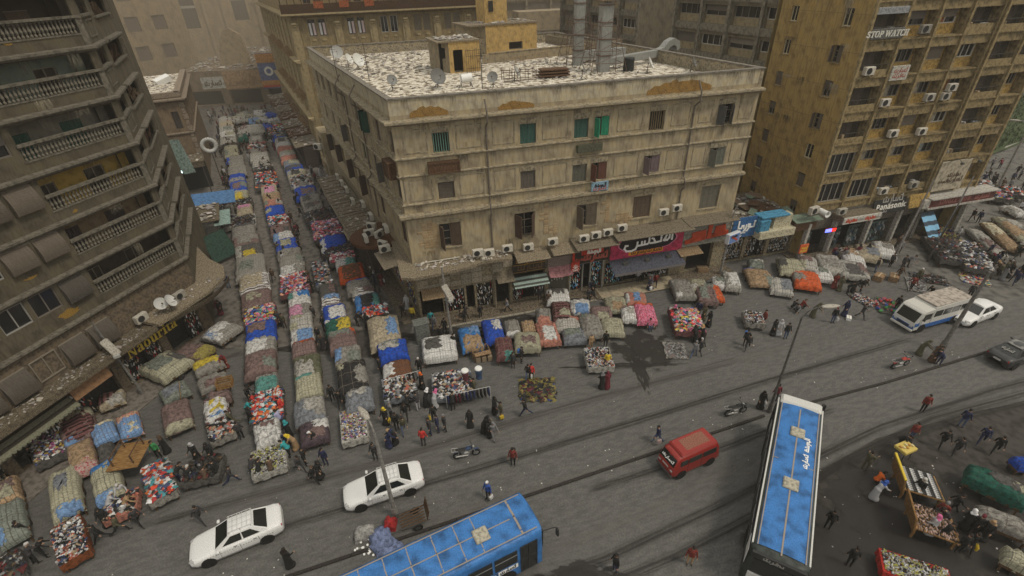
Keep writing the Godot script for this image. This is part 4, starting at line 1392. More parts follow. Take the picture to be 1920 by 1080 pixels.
# ---------------------------------------------------------------- lower building behind it on the same side
func brown_house():
	var P:=V(-50.2,0,-81.5)
	var b:=th("brown_house","lower dark brown house with rubble covered flat roof on the left of the street","building",P,26.5)
	var wm:=mat("brown_wall",K(.2,.155,.115),.92,"plaster",5.0,"streak",3.0)
	var tr:=mat("brown_trim",K(.25,.2,.15),.92,"grime",2.0)
	var F:=fT(V(-18,0,0),.0)
	var wl:=[[12.3,8.6,2.2,3.0,"closed",K(.06,.05,.045)],[12.3,4.6,2.4,2.2,"half",K(.2,.2,.18)],[6.5,8.6,2.2,3.0,"closed",K(.07,.06,.05)],[6.5,4.6,2.2,2.2,"sash",K(.1,.1,.1)],[16.4,8.6,1.0,2.6,"closed",K(.06,.05,.045)]]
	var holes:=[]
	for w in wl:
		holes.append(Rect2(w[0]-w[2]/2,w[1],w[2],w[3]))
	var m:=mb()
	m.wall(18.0,0,13.4,holes,.3)
	pt(b,"front_wall",m,wm,F)
	for w in wl:
		win(b,F,w[0],w[1],w[2],w[3],w[4],w[5],.28)
	m=mb()
	m.wall(26.0,0,13.4,[Rect2(2.5,8.6,1.6,2.6),Rect2(7.5,8.6,1.6,2.6),Rect2(12.5,8.6,1.6,2.6)],.3)
	m.quad(V(26,0,0),V(26,0,-18),V(26,13.4,-18),V(26,13.4,0))
	pt(b,"street_wall",m,wm,fT(Vector3.ZERO,90.0))
	for x in [3.3,8.3,13.3]:
		win(b,fT(Vector3.ZERO,90.0),x,8.6,1.6,2.6,"closed",K(.07,.06,.05),.28)
	m=mb()
	m.quad(V(-18,13.4,0),V(0,13.4,0),V(0,13.4,-26),V(-18,13.4,-26))
	var r:=pt(b,"roof",m,M("roof_rubble"))
	rubble(r,X(V(0,13.42,0)),-17,-1.2,-24,-.8,600,61,.08,.4,.42)
	for T in [[F,18.0],[fT(Vector3.ZERO,90.0),26.0]]:
		m=mb()
		ledge(m,-.5,T[1]+.5,12.7,.4,.7)
		m.b2(V(0,13.3,-.8),V(T[1],14.0,.1))
		pt(b,"cornice",m,tr,T[0])
		m=mb()
		ledge(m,-.1,T[1]+.1,7.7,.3,.25)
		pt(b,"string_course",m,tr,T[0])
	m=mb()
	for k in 14:
		m.rb(V(17.75,.4+k*.9,.06),V(.7 if k % 2 else .45,.8,.14),.04)
	pt(b,"quoin",m,tr,F)
	m=mb()
	m.cyl(V(-5.4,13.4,-7),V(-6.2,16.6,-7),.1,.07,5)
	pt(r,"post",m,M("iron_black"))
	m=mb()
	m.bx(V(-3.0,14.0,-14),V(2.4,.9,1.4),Basis.from_euler(V(.2,.4,.3)))
	pt(r,"white_scrap",m,M("white_ware2"))
	var o:=th("hung_sheet","pale teal sheet hanging from a balcony of the balcony block","sheet",V(-40.2,8.0,-60.5),30.0)
	m=mb()
	var rows:=[]
	for i in 6:
		var q:=[]
		for j in 5:
			q.append(V(-.7+.35*j+.1*i,4.2-.85*i,.12*sin(j*2.1+i)))
		rows.append(q)
	m.skin(rows)
	pt(o,"cloth",m,cloth(K(.3,.4,.37)))
	o=th("shop_canopy","dusty lean to roof over a dark shop with a small white neon mark","canopy",V(-47.5,0,-76.5),26.5)
	m=mb()
	m.rb(V(-4.0,5.2,0),V(9.0,.25,4.6),.06)
	m.b2(V(-8.4,4.4,2.1),V(.4,5.1,2.25))
	pt(o,"roof",m,M("left_canopy"))
	rubble(o,X(V(0,5.35,0)),-8.0,.2,-2.0,2.0,90,62,.1,.4,.4)
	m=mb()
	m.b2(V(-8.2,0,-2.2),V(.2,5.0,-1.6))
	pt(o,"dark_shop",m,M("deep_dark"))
	m=mb()
	for k in 3:
		m.cyl(V(-8.2+k*4.1,0,2.0),V(-8.2+k*4.1,5.1,2.0),.08,.08,5)
	pt(o,"post",m,M("iron_black"))
	var nm:=pl("neon_white",K(.8,.9,.9),.4)
	nm.emission_enabled=true
	nm.emission=K(.85,1.0,.97)
	nm.emission_energy_multiplier=2.2
	m=mb()
	m.bx(V(-3.2,4.2,1.0),V(.16,.5,.08))
	m.bx(V(-3.05,3.75,1.0),V(.3,.35,.08))
	pt(o,"neon_sign",m,nm)
	var li:=OmniLight3D.new()
	li.name="neon_light"
	li.position=V(-3.1,4.0,1.25)
	li.light_energy=.25
	li.light_size=.2
	li.omni_range=40
	li.light_color=K(.85,1.0,.97)
	li.shadow_enabled=true
	o.add_child(li)
	slab("blue sheet roof over stalls on the left of the street","roof",V(-40.6,3.4,-63.6),V(4.4,.08,6.6),116.0,cloth(K(.09,.21,.42),"grime",3.0),3.0,"sheet_roof",4.0)
	slab("narrow pale teal sheet beside the blue roof","roof",V(-36.2,3.0,-58.2),V(5.2,.08,1.8),116.0,cloth(K(.3,.42,.38),"grime",3.0),2.0,"sheet_roof")
	var t:=slab("scrap covered shop roof below the blue sheet roof","roof",V(-39.2,3.6,-57.8),V(6.2,.15,5.4),116.0,M("left_canopy"),2.0,"ledge_roof")
	rubble(t,X(V(0,.12,0)),-2.8,2.8,-2.4,2.4,130,63,.1,.5,.4)
	slab("dark green net screen hung beside the alley","screen",V(-34.2,1.9,-52.4),V(3.0,.06,3.2),60.0,cloth(K(.04,.085,.065)),62.0,"net_screen")
	o=th("tyre_sign","white painted tyre hung on a post by the street","tyre",V(-46.4,6.6,-78.0),26.0)
	m=mb()
	for i in 20:
		var a:=TAU*i/20
		var c2:=TAU*(i+1)/20
		m.cyl(V(cos(a),sin(a),0)*.95,V(cos(c2),sin(c2),0)*.95,.3,.3,7,false)
	pt(o,"tyre",m,pl("tyre_white",K(.42,.42,.4),.8))
	m=mb()
	m.cyl(V(0,-6.6,0),V(0,-1.0,0),.07,.07,5)
	pt(o,"post",m,M("iron_black"))
# ---------------------------------------------------------------- ornate block behind the corner building
func ornate():
	var O:=C0+dirv(116.5)*52.0
	var b:=th("ornate_block","tall ornate ochre block with pilasters and a dark balcony storey behind","building",O,14.0)
	var wm:=mat("ornate_wall",K(.3,.245,.15),.92,"plaster",6.0,"streak",4.0)
	var tr:=mat("ornate_trim",K(.36,.3,.19),.92,"plaster",3.0)
	var F:=Transform3D()
	var wl:=[]
	var bays:=[3.6,9.45,14.5,19.7,24.6,29.7]
	for k in 6:
		for i in 2:
			wl.append([bays[k]-.75+1.5*i,20.5,1.1,2.3,["posters","posters","sash","closed","closed","closed"][k],K(.2,.17,.13),K(.55,.55,.55) if k==2 else K(.16,.14,.12)])
			wl.append([bays[k]-.75+1.5*i,24.9,1.1,2.8,"closed" if (k+i) % 2 else "sash",K(.16,.08,.05),K(.16,.1,.07)])
	var holes:=[]
	for w in wl:
		holes.append(Rect2(w[0]-w[2]/2,w[1],w[2],w[3]))
	var m:=mb()
	m.wall(33.0,0,30,holes,.3)
	pt(b,"front_wall",m,wm)
	for w in wl:
		win(b,F,w[0],w[1],w[2],w[3],w[4],w[5],.28,"",w[6])
		m=mb()
		m.lathe(V(w[0],w[1]-.55,.0),[V2(.3,.0),V2(.22,.08),V2(.0,.1)],6,Basis(Vector3.RIGHT,PI/2)*Basis(V(1.2,0,0),V(0,1,0),V(0,0,.55)))
		pt(b,"rosette",m,tr)
	for x in [.4,6.7,12.0,17.1,22.1,27.2,32.3]:
		m=mb()
		m.b2(V(x-.55,0,-.05),V(x+.55,22.4,.22))
		m.b2(V(x-.2,0,.22),V(x+.2,22.4,.34))
		for k in 4:
			m.rb(V(x,22.3-k*.34,.35-k*.06),V(.75-.12*k,.3,.6-.12*k),.08)
		pt(b,"pilaster",m,tr)
	m=mb()
	ledge(m,-1.2,33,23.25,.4,1.1)
	pt(b,"cornice",m,tr)
	m=mb()
	m.b2(V(-1.0,23.68,.7),V(33,24.9,.9))
	pt(b,"balcony_front",m,M("balcony_brown"))
	m=mb()
	for k in 34:
		m.b2(V(-.9+k,24.9,.74),V(-.78+k,25.7,.86))
	m.b2(V(-1.0,25.7,.7),V(33,25.82,.9))
	pt(b,"railing",m,M("balcony_brown"))
	m=mb()
	for k in 3:
		m.bx(V(4.5+k*3.7,24.7,.95),V(1.4,.9,.04),Basis(Vector3.BACK,.05*(k-1)))
	pt(b,"hung_rug",m,cloth(K(.4,.12,.05)))
	var S:=fT(dirv(102.5)*60.0,-77.5)
	wl=[]
	for k in 9:
		for y in [5.0,9.5,14.0,19.5]:
			wl.append([57.0-k*6.2,y,1.3,2.6,"closed" if (k+int(y)) % 3 else "sash",K(.15,.12,.09)])
	holes=[]
	for w in wl:
		holes.append(Rect2(w[0]-w[2]/2,w[1],w[2],w[3]))
	m=mb()
	m.wall(60.0,0,30,holes,.3)
	m.quad(V(60,0,-32),V(0,0,-32),V(0,30,-32),V(60,30,-32))
	m.quad(V(0,0,0),V(0,0,-32),V(0,30,-32),V(0,30,0))
	m.quad(V(0,30,0),V(60,30,0),V(60,30,-32),V(0,30,-32))
	pt(b,"street_wall",m,wm,S)
	for w in wl:
		win(b,S,w[0],w[1],w[2],w[3],w[4],w[5],.28)
	for q in [[23.25,.4,1.1],[16.9,.35,.9],[8.2,.35,.8]]:
		m=mb()
		ledge(m,0,60.8,q[0],q[1],q[2])
		pt(b,"cornice",m,tr,S)
	for x in [59.6,53.6,47.6,41.6,35.6,29.6,23.6,17.6]:
		m=mb()
		m.b2(V(x-.5,0,-.05),V(x+.4,22.6,.24))
		pt(b,"pilaster",m,tr,S)
	rng.seed=88
	for k in 9:
		m=mb()
		m.bx(V(57.5-k*4.1,[12.0,17.8,6.0][k % 3],.8),V(.25,2.0,1.1),Basis(Vector3.RIGHT,.5))
		pt(b,"propped_shutter",m,M("pale_wood"),S)
	for k in 7:
		var t:=slab("%s rubbly stall roof at the foot of the ornate block" % ["nearest","second","third","fourth","fifth","sixth","farthest"][k],"roof",on(O+dirv(116.5)*60.0,-63.5,56.0-k*7.5,4.0,2.0),V(6.6,.15,4.0),-63.5,M("sheet_rust") if k % 2 else M("sheet_grey"),4.0,"ledge_roof")
		rubble(t,X(V(0,.1,0)),-3,3,-1.8,1.8,60,90+k,.1,.5,.4)
		var kk:=mb()
		kk.b2(V(-3.2,-3.9,-1.9),V(3.2,-.2,.8))
		pt(t,"kiosk",kk,M("kiosk_dark"))
# ---------------------------------------------------------------- office slabs and the yellow tower
func office(o: Vector3,yaw: float,label: String,bays: int,bw: float,y0: float,floors: int,fh: float,top: float,tone: Color,modes: Array,seed_: int,depth:=14.0):
	var b:=th("office_block",label,"building",o,yaw)
	var wm:=mat("office_wall_%d" % seed_,tone,.9,"plaster",7.0,"streak",4.0)
	var pm:=mat("office_fin_%d" % seed_,tone*1.15,.9,"grime",4.0,"streak",3.0)
	var w:=bays*bw
	var holes:=[]
	rng.seed=seed_
	for f in floors:
		for k in bays:
			holes.append(Rect2(k*bw+.35,y0+f*fh+.95,bw-.7,fh-1.25))
	var m:=mb()
	m.wall(w,0,top,holes,.45)
	m.quad(V(w,0,0),V(w,0,-depth),V(w,top,-depth),V(w,top,0))
	m.quad(V(0,0,-depth),V(0,0,0),V(0,top,0),V(0,top,-depth))
	m.quad(V(0,top,0),V(w,top,0),V(w,top,-depth),V(0,top,-depth))
	m.quad(V(w,0,-depth),V(0,0,-depth),V(0,top,-depth),V(w,top,-depth))
	pt(b,"wall",m,wm)
	for f in floors:
		m=mb()
		m.b2(V(-.05,y0+f*fh+.1,-.02),V(w+.05,y0+f*fh+.95,.22))
		pt(b,"floor_band",m,pm)
	for k in bays+1:
		m=mb()
		m.b2(V(k*bw-.22,0,-.01),V(k*bw+.22,top+.003*k,.5 if k % 2==0 else .32))
		pt(b,"fin",m,pm)
	for f in floors:
		for k in bays:
			var mode: String=modes[(f*bays+k+rng.randi() % 3) % modes.size()]
			var x:=(k+.5)*bw
			var y:=y0+f*fh+.95
			var low: float=(fh-1.25)*(.42 if mode!="bars" else .0)
			m=mb()
			m.b2(V(x-bw/2+.35,y,-.5),V(x+bw/2-.35,y+low+.002,-.34))
			if low>.0:
				pt(b,"spandrel",m,mat("office_spandrel_%d" % (seed_ % 3),tone*K(1.4,1.3,1.1),.9,"plaster",3.0))
			win(b,Transform3D(),x,y+low,bw-.72,fh-1.25-low,mode,[K(.2,.18,.15),K(.26,.23,.19),K(.16,.14,.12)][rng.randi() % 3],.42,"",K(.5,.48,.42) if mode=="sash" and rng.randf()<.6 else K(.2,.18,.15))
const Y0:=Vector3(32.3,0,-48.6)
func yf(s: float,y: float,off:=.0) -> Vector3:
	return on(Y0,14.0,s,y,off)
func yellow_tower():
	var b:=th("yellow_tower","tall ochre apartment tower with a grid of recessed balconies","building",Y0,14.0)
	var wm:=mat("yellow_wall",K(.4,.3,.13),.9,"plaster",6.0,"streak",4.5)
	var side:=mat("yellow_tiles",K(.36,.26,.105),.75,"plaster",5.0,"streak",5.0)
	var grid:=mat("yellow_grid",K(.31,.24,.125),.9,"grime",3.0,"streak",3.0)
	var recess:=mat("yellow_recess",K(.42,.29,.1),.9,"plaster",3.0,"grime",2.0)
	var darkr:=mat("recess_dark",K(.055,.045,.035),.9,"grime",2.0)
	var lev:=[24.9,21.8,18.7,15.6,12.45,9.3,6.15]
	var xs:=[.0,3.75,7.4,11.1,15.0,19.2,22.4]
	var holes:=[]
	for y in lev:
		for k in 6:
			holes.append(Rect2(xs[k]+.22,y+.12,xs[k+1]-xs[k]-.44,2.15))
	var m:=mb()
	m.wall(22.4,5.3,29.5,holes,.9)
	pt(b,"front_grid",m,grid)
	m=mb()
	m.quad(V(22.4,0,0),V(22.4,0,-12),V(22.4,29.5,-12),V(22.4,29.5,0))
	m.quad(V(22.4,0,-12),V(0,0,-12),V(0,29.5,-12),V(22.4,29.5,-12))
	m.quad(V(0,29.5,0),V(22.4,29.5,0),V(22.4,29.5,-12),V(0,29.5,-12))
	pt(b,"back_wall",m,wm)
	for y in lev:
		m=mb()
		m.b2(V(-.06,y-.02,-.1),V(22.46,y+.12,.16))
		pt(b,"slab_edge",m,grid)
	for k in 7:
		m=mb()
		var d:=.42 if k==4 else .2
		m.b2(V(xs[k]-.14,5.3,-.05),V(xs[k]+.14,29.5,d))
		pt(b,"pier",m,grid)
	m=mb()
	m.cyl(V(14.6,5.0,.25),V(14.6,29.0,.25),.07,.07,6)
	pt(b,"drain_pipe",m,grid)
	var fill:=["gwrowo","orroow","owrwoo","owwwow","owrwow","gwwwow","ggooor"]
	rng.seed=14
	for f in 7:
		for k in 6:
			var c: String=fill[f][k]
			var x0: float=xs[k]+.22
			var x1: float=xs[k+1]-.22
			var w:=x1-x0
			var y: float=lev[f]+.12
			m=mb()
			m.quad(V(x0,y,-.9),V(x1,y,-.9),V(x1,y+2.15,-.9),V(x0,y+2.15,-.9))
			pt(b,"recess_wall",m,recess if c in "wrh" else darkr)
			if c in "wr":
				m=mb()
				m.b2(V(x0+.02,y+.003,-.88),V(x1-.5,y+.9,-.62))
				pt(b,"parapet",m,recess)
				win(b,X(V(0,0,-.6)),(x0+x1)/2-.25,y+.92,w-.7,1.18,"half" if c=="r" and f % 2 else "roller" if c=="r" else "sash",[K(.2,.17,.14),K(.17,.15,.13)][k % 2],.1,"",K(.55,.54,.5) if rng.randf()<.35 else K(.2,.18,.15))
				if rng.randf()<.5:
					m=mb()
					m.b2(V(x0+.3,y+.94,-.66),V(x0+w*.45,y+2.0,-.64))
					pt(b,"curtain",m,cloth([K(.35,.4,.4),K(.4,.36,.28),K(.3,.12,.04)][rng.randi() % 3]))
			elif c=="g":
				win(b,X(V(0,0,-.1)),(x0+x1)/2,y+.05,w-.1,2.05,"sash",K(.1,.1,.1),.15,"",K(.3,.28,.24))
			else:
				m=mb()
				m.b2(V(x0,y+.003,-.06),V(x1,y+.55+.2*(k % 2),.06))
				pt(b,"balcony_front",m,grid)
				m=mb()
				for i in 9:
					m.cyl(V(x0+w*(i+.5)/9,y+.5,0),V(x0+w*(i+.5)/9,y+1.0,0),.02,.02,4)
				m.cyl(V(x0,y+1.0,0),V(x1,y+1.0,0),.03,.03,4)
				pt(b,"railing",m,M("iron_black"))
				win(b,X(V(0,0,-.86)),(x0+x1)/2,y+.05,1.3,2.0,"closed",K(.09,.075,.06),.05)
				for i in rng.randi() % 4:
					m=mb()
					m.rb(V(x0+rf(.4,w-.4),y+rf(.3,.6),-rf(.3,.6)),V(rf(.3,.8),rf(.4,.9),.4),.05,Basis(Vector3.UP,rf(0,3)))
					pt(b,"stored_box",m,mat("store_%d" % i,[K(.4,.3,.18),K(.45,.45,.43),K(.2,.22,.25),K(.3,.1,.06)][i],.8,"grime",.8))
	var S:=fT(dirv(91.0)*11.2,-89.0)
	var wl:=[]
	for f in 8:
		wl.append([2.0,22.9-3.1*f,1.0,1.4,["sash","sash","roller","half","roller","roller","half","roller"][f]])
		wl.append([8.6,22.9-3.1*f,1.05,1.5,["sash","ajar","half","ajar","sash","roller","half","roller"][f]])
	holes=[]
	for w in wl:
		holes.append(Rect2(w[0]-w[2]/2,w[1],w[2],w[3]))
	m=mb()
	m.wall(11.2,0,29.5,holes,.25)
	pt(b,"side_wall",m,side,S)
	for w in wl:
		win(b,S,w[0],w[1],w[2],w[3],w[4],K(.13,.11,.09),.23,"",K(.5,.44,.3) if w[4]=="sash" else K(.2,.17,.12))
		m=mb()
		m.b2(V(w[0]-w[2]/2-.08,w[1]-.1,.0),V(w[0]+w[2]/2+.08,w[1]-.003,.1))
		pt(b,"sill",m,grid,S)
	m=mb()
	for k in 9:
		m.b2(V(0,2.2+3.1*k,-.01),V(11.2,2.235+3.1*k,.008))
	for x in [3.2,4.6,6.0,7.4,9.9]:
		m.b2(V(x-.012,0,-.01),V(x+.012,29.5,.01))
	pt(b,"tile_joint",m,pl("joint_brown",K(.16,.12,.06),.9),S)
	drips(b,S,40,.2,11.0,[25.0,21.5,18.0,14.0,10.0,29.0],105)
	drips(b,X(V(0,0,.01)),50,.2,22.2,[24.88,21.78,18.68,15.58,12.43,9.28],106)
	holes=[]
	for q in [[.4,3.2],[3.8,8.2],[8.6,12.0],[12.6,15.2]]:
		holes.append(Rect2(q[0],.12,q[1]-q[0],3.0))
	m=mb()
	m.wall(15.6,0,5.3,holes,.6)
	pt(b,"ground_floor_wall",m,mat("yshop_wall",K(.13,.115,.095),.85,"grime",2.0))
	m=mb()
	m.quad(V(0,0,-2),V(22.4,0,-2),V(22.4,5.2,-2),V(0,5.2,-2))
	pt(b,"shop_interior",m,M("shop_inside"))
	for q in [[.5,1.5,5],[3.9,5.4,6],[6.6,8.1,7],[8.8,11.8,8]]:
		m=mb()
		m.b2(V(q[0],.14,-.5),V(q[1],2.6,-.4))
		var p:=pt(b,"display_case",m,mat("glass_teal",K(.1,.14,.13),.3,"fine",1.0))
		display(p,X(V(0,0,-.36)),q[0],q[1],.4,2.5,int((q[1]-q[0])*4),6,600+q[2],[g(.02),g(.03),g(.3),K(.05,.1,.15),g(.05)],1.3)
	for x in [.0,3.5,8.35,12.3,15.4,22.2]:
		m=mb()
		m.b2(V(x-.16,0,.02),V(x+.16,4.2,.5))
		pt(b,"pier",m,M("pier_white"))
	var s:=sign_board("grey balcony sign with pale raised English letters on the tower",yf(.15,22.0,.3),14.0,3.5,.85,mat("sign_slate",K(.13,.13,.12),.6,"grime",1.5))
	text_part(s,"STOP WATCH",.52,V(1.75,.42,.02),M("letter_pale"),.0,.08,"Droid Serif",.93,.12)
	s=sign_board("pale blue grey board above the balcony sign with English letters",yf(.2,23.95,.15),14.0,3.4,.55,mat("board_bluegrey",K(.3,.31,.32),.6,"grime",1.5))
	s=sign_board("weathered white placard on a balcony of the tower",yf(3.9,18.3,.3),14.0,2.0,1.3,mat("placard",K(.5,.48,.42),.7,"grime",1.0))
	script_part(s,"line",1.4,V(.3,.75,.0),M("sign_rust"),.1,.02)
	script_part(s,"store",1.4,V(.3,.3,.0),M("sign_rust"),.1,.02)
	s=sign_board("large cream board with two lines of dark script and hooked lamps",yf(15.1,5.9,.6),14.0,4.2,3.4,mat("board_cream",K(.42,.37,.28),.7,"grime",4.0))
	script_part(s,"store",1.7,V(1.6,1.6,.0),M("letter_brown"),.16,.03)
	script_part(s,"line",1.9,V(1.9,.95,.0),M("letter_brown"),.13,.03)
	script_part(s,"bosna",1.4,V(.4,.95,.0),M("letter_brown"),.13,.03)
	for x in [1.0,3.4]:
		var m2:=mb()
		m2.tube([V(x,3.4,0),V(x+.2,3.8,.6),V(x+.4,3.5,.9)],.03,5)
		m2.bx(V(x+.42,3.4,.95),V(.3,.2,.25))
		pt(s,"hooked_lamp",m2,M("spot_iron"))
	s=sign_board("long dark red fascia with worn letters under the cream board",yf(14.6,4.35,1.4),14.0,9.6,1.0,mat("fascia_red",K(.13,.04,.035),.6,"grime",2.5))
	text_part(s,"SINGLE MOB",.5,V(3.6,.5,.01),M("letter_dullred"),.0,.03,"Droid Sans",1.1)
	script_part(s,"line",2.0,V(6.6,.3,.0),M("letter_dullred"),.16,.03)
	var mm:=mb()
	mm.b2(V(-.1,1.0,-1.4),V(9.7,1.12,.3))
	mm.b2(V(-.1,-.2,-.3),V(9.7,.0,.12))
	mm.b2(V(-.9,.05,-.4),V(.0,1.0,.05))
	pt(s,"fascia_frame",mm,M("pier_white"))
	s=sign_board("black shop sign with white English letters, tilted forward",yf(7.6,4.3,.9),14.0,4.4,1.6,mat("sign_black2",K(.025,.025,.025),.5,"grime",2.0),-14.0)
	text_part(s,"Panasonic",.62,V(2.4,.75,.01),M("letter_pale"),.0,.05,"Droid Sans",1.0,.2)
	script_part(s,"line",2.6,V(1.2,1.28,.0),M("letter_dim"),.1,.02)
	script_part(s,"store",1.2,V(.6,.15,.0),M("letter_dim"),.1,.02)
	s=sign_board("white box sign with red lettering and rubble on top",yf(2.9,4.2,1.7),14.0,4.9,.75,mat("sign_boxwhite",K(.55,.53,.48),.6,"grime",2.0))
	mm=mb()
	mm.b2(V(0,.7,-1.6),V(4.9,.78,-.1))
	mm.b2(V(0,.05,-1.6),V(.1,.7,-.1))
	pt(s,"box_top",mm,M("sheet_grey"))
	for k in 2:
		script_part(s,"store",1.3,V(.35+2.5*k,.25,.0),M("letter_red"),.2,.03)
		script_part(s,"line",.9,V(1.75+2.3*k,.25,.0),M("letter_dim"),.12,.03)
	s=sign_board("small lit blue and red neon sign over a shop door",yf(1.6,3.1,1.0),14.0,1.5,.5,pl("neon_back",K(.2,.02,.02),.5))
	var nb:=pl("neon_blue",K(.2,.3,.9),.4)
	nb.emission_enabled=true
	nb.emission=K(.35,.45,1.0)
	nb.emission_energy_multiplier=1.6
	mm=mb()
	mm.b2(V(.06,.06,.0),V(.85,.44,.03))
	pt(s,"neon_panel",mm,nb)
	var nr:=pl("neon_red",K(.9,.1,.05),.4)
	nr.emission_enabled=true
	nr.emission=K(1.0,.15,.08)
	nr.emission_energy_multiplier=.8
	mm=mb()
	mm.b2(V(.9,.06,.0),V(1.44,.44,.03))
	pt(s,"neon_panel",mm,nr)
	script_part(s,"store",.6,V(.15,.2,.03),M("letter_white"),.2,.01)
	var li:=OmniLight3D.new()
	li.name="neon_light"
	li.position=V(.75,.25,.3)
	li.light_energy=.12
	li.light_size=.3
	li.light_color=K(.7,.4,.9)
	li.omni_range=30
	li.shadow_enabled=true
	s.add_child(li)
	s=sign_board("red and yellow menu board at a shop front",yf(-.9,.9,.9),14.0,1.1,1.1,pl("menu_red",K(.5,.1,.03),.5))
	script_part(s,"bosna",.8,V(.15,.6,.0),M("ornament_gold2"),.2,.01)
	script_part(s,"line",.8,V(.15,.25,.0),M("ornament_gold2"),.2,.01)
	for q in [[6.0,22.2,"under the brown roller blind on the top row in view",.3],[4.4,15.95,"with a square grille, leftmost of three on one storey",.6],[9.8,16.0,"with a large fan, middle of three on one storey",.45],[11.8,15.95,"rightmost of three on one storey, below a white panel",.45],[12.2,16.75,"set into a white window panel",.55],[6.9,12.75,"below a roller blind beside a smaller dark one",.6],[10.6,12.6,"with a round fan beside the drain pipe",.6],[1.2,19.0,"tall white one inside an open balcony",.65],[8.6,6.4,"double fanned, over the black shop sign",.6],[12.6,6.6,"dusty one over the plain yellow panel",.35]]:
		ac(yf(q[0],q[1],.25),14.0,"air conditioner on the yellow tower, "+q[2],1.25,q[3])
	ac(yf(-.6,5.6,.8),25.0,"white air conditioner with a hose at the tower's near corner",1.4,.5)
	ac(yf(2.6,5.3,1.3),14.0,"square white unit above the box sign with red lettering",1.2,.45)
	var o:=th("ventilation_pipe","short fat white pipe beside the corner air conditioner","pipe",yf(.4,5.8,1.2),14.0)
	mm=mb()
	mm.lathe(Vector3.ZERO,[V2(.28,-.6),V2(.3,.5),V2(.36,.55),V2(.22,.5),V2(.2,.0)],12,Basis(Vector3.RIGHT,PI/2))
	pt(o,"pipe",mm,M("white_ware2"))
	o=th("fascia_panel","plain yellow panel between shop signs on the tower","panel",yf(12.0,5.2,1.0),14.0)
	mm=mb()
	mm.rb(V(1.4,.1,0),V(2.7,1.5,.1),.02)
	pt(o,"panel",mm,recess,Transform3D(Basis(Vector3.RIGHT,-.25),Vector3.ZERO))
# ---------------------------------------------------------------- low shops in the gap between the corner building and the tower
func low_shops():
	var scrap:=M("left_canopy")
	var b:=th("low_shops","row of low shops with junk on their roofs between the two big buildings","building",cf(32.9,0,-.6),14.0)
	var m:=mb()
	m.wall(9.6,0,3.6,[Rect2(.2,.12,2.6,2.8),Rect2(3.2,.12,2.6,2.8),Rect2(6.2,.12,2.8,2.8)],.4)
	pt(b,"wall",m,M("shop_stone"))
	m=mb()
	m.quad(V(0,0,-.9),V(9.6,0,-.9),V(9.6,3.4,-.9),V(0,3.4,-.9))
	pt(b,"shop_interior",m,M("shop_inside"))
	m=mb()
	m.b2(V(-.2,3.6,-8.0),V(9.7,4.3,.3))
	var r:=pt(b,"roof",m,scrap)
	rubble(r,X(V(0,4.32,0)),.2,9.4,-7.5,.2,420,66,.1,.55,.42)
	rng.seed=67
	for k in 16:
		m=mb()
		m.rb(V(rf(.5,9.0),4.5+rf(0,.4),rf(-6,0)),V(rf(.8,2.6),.08,rf(.5,1.4)),.02,Basis.from_euler(V(rf(-.3,.3),rf(0,3),rf(-.3,.3))))
		pt(r,"scrap_board",m,[M("old_wood"),M("grey_lumber"),M("green_board")][k % 3])
	for q in [[.3,2.7,700],[3.3,4.5,701],[5.0,5.7,702],[6.4,8.8,703]]:
		m=mb()
		m.b2(V(q[0],.14,-.35),V(q[1],2.8,-.28))
		for k in 7:
			m.b2(V(q[0]+.01,.3+.36*k,-.28),V(q[1]-.01,.34+.36*k,-.1))
		var p:=pt(b,"shelf_case",m,M("display_board"))
		display(p,X(V(0,0,-.2)),q[0],q[1],.35,2.7,int((q[1]-q[0])*5),7,q[2],[g(.3),g(.5),K(.35,.32,.28),g(.1),K(.3,.2,.1)],1.1)
	var o:=th("shop_sign","bright blue folded tarpaulin on a cream box sign","sign",cf(36.0,3.5,.8),14.0)
	m=mb()
	m.rb(V(1.9,.35,0),V(4.4,.9,1.2),.06)
	pt(o,"cream_box",m,M("box_cream"))
	m=mb()
	m.rb(V(.3,1.3,-.1),V(1.3,1.6,1.0),.15)
	m.rb(V(1.4,2.3,-.3),V(3.4,.22,1.4),.05)
	pt(o,"blue_tarp",m,cloth(K(.08,.3,.48)))
	m=mb()
	m.rb(V(2.6,1.5,-.3),V(2.2,1.5,.9),.05)
	pt(o,"cream_panel",m,M("box_cream"))
	o=th("shop_sign","brown boxed sign with a green sheet roof","sign",cf(40.4,3.6,.6),14.0)
	m=mb()
	m.rb(V(1.3,.5,0),V(2.8,1.1,.9),.04)
	pt(o,"brown_box",m,M("old_wood"))
	m=mb()
	m.rb(V(1.3,1.25,.1),V(3.4,.1,1.5),.03,Basis(Vector3.RIGHT,.2))
	pt(o,"green_sheet",m,M("green_board"))
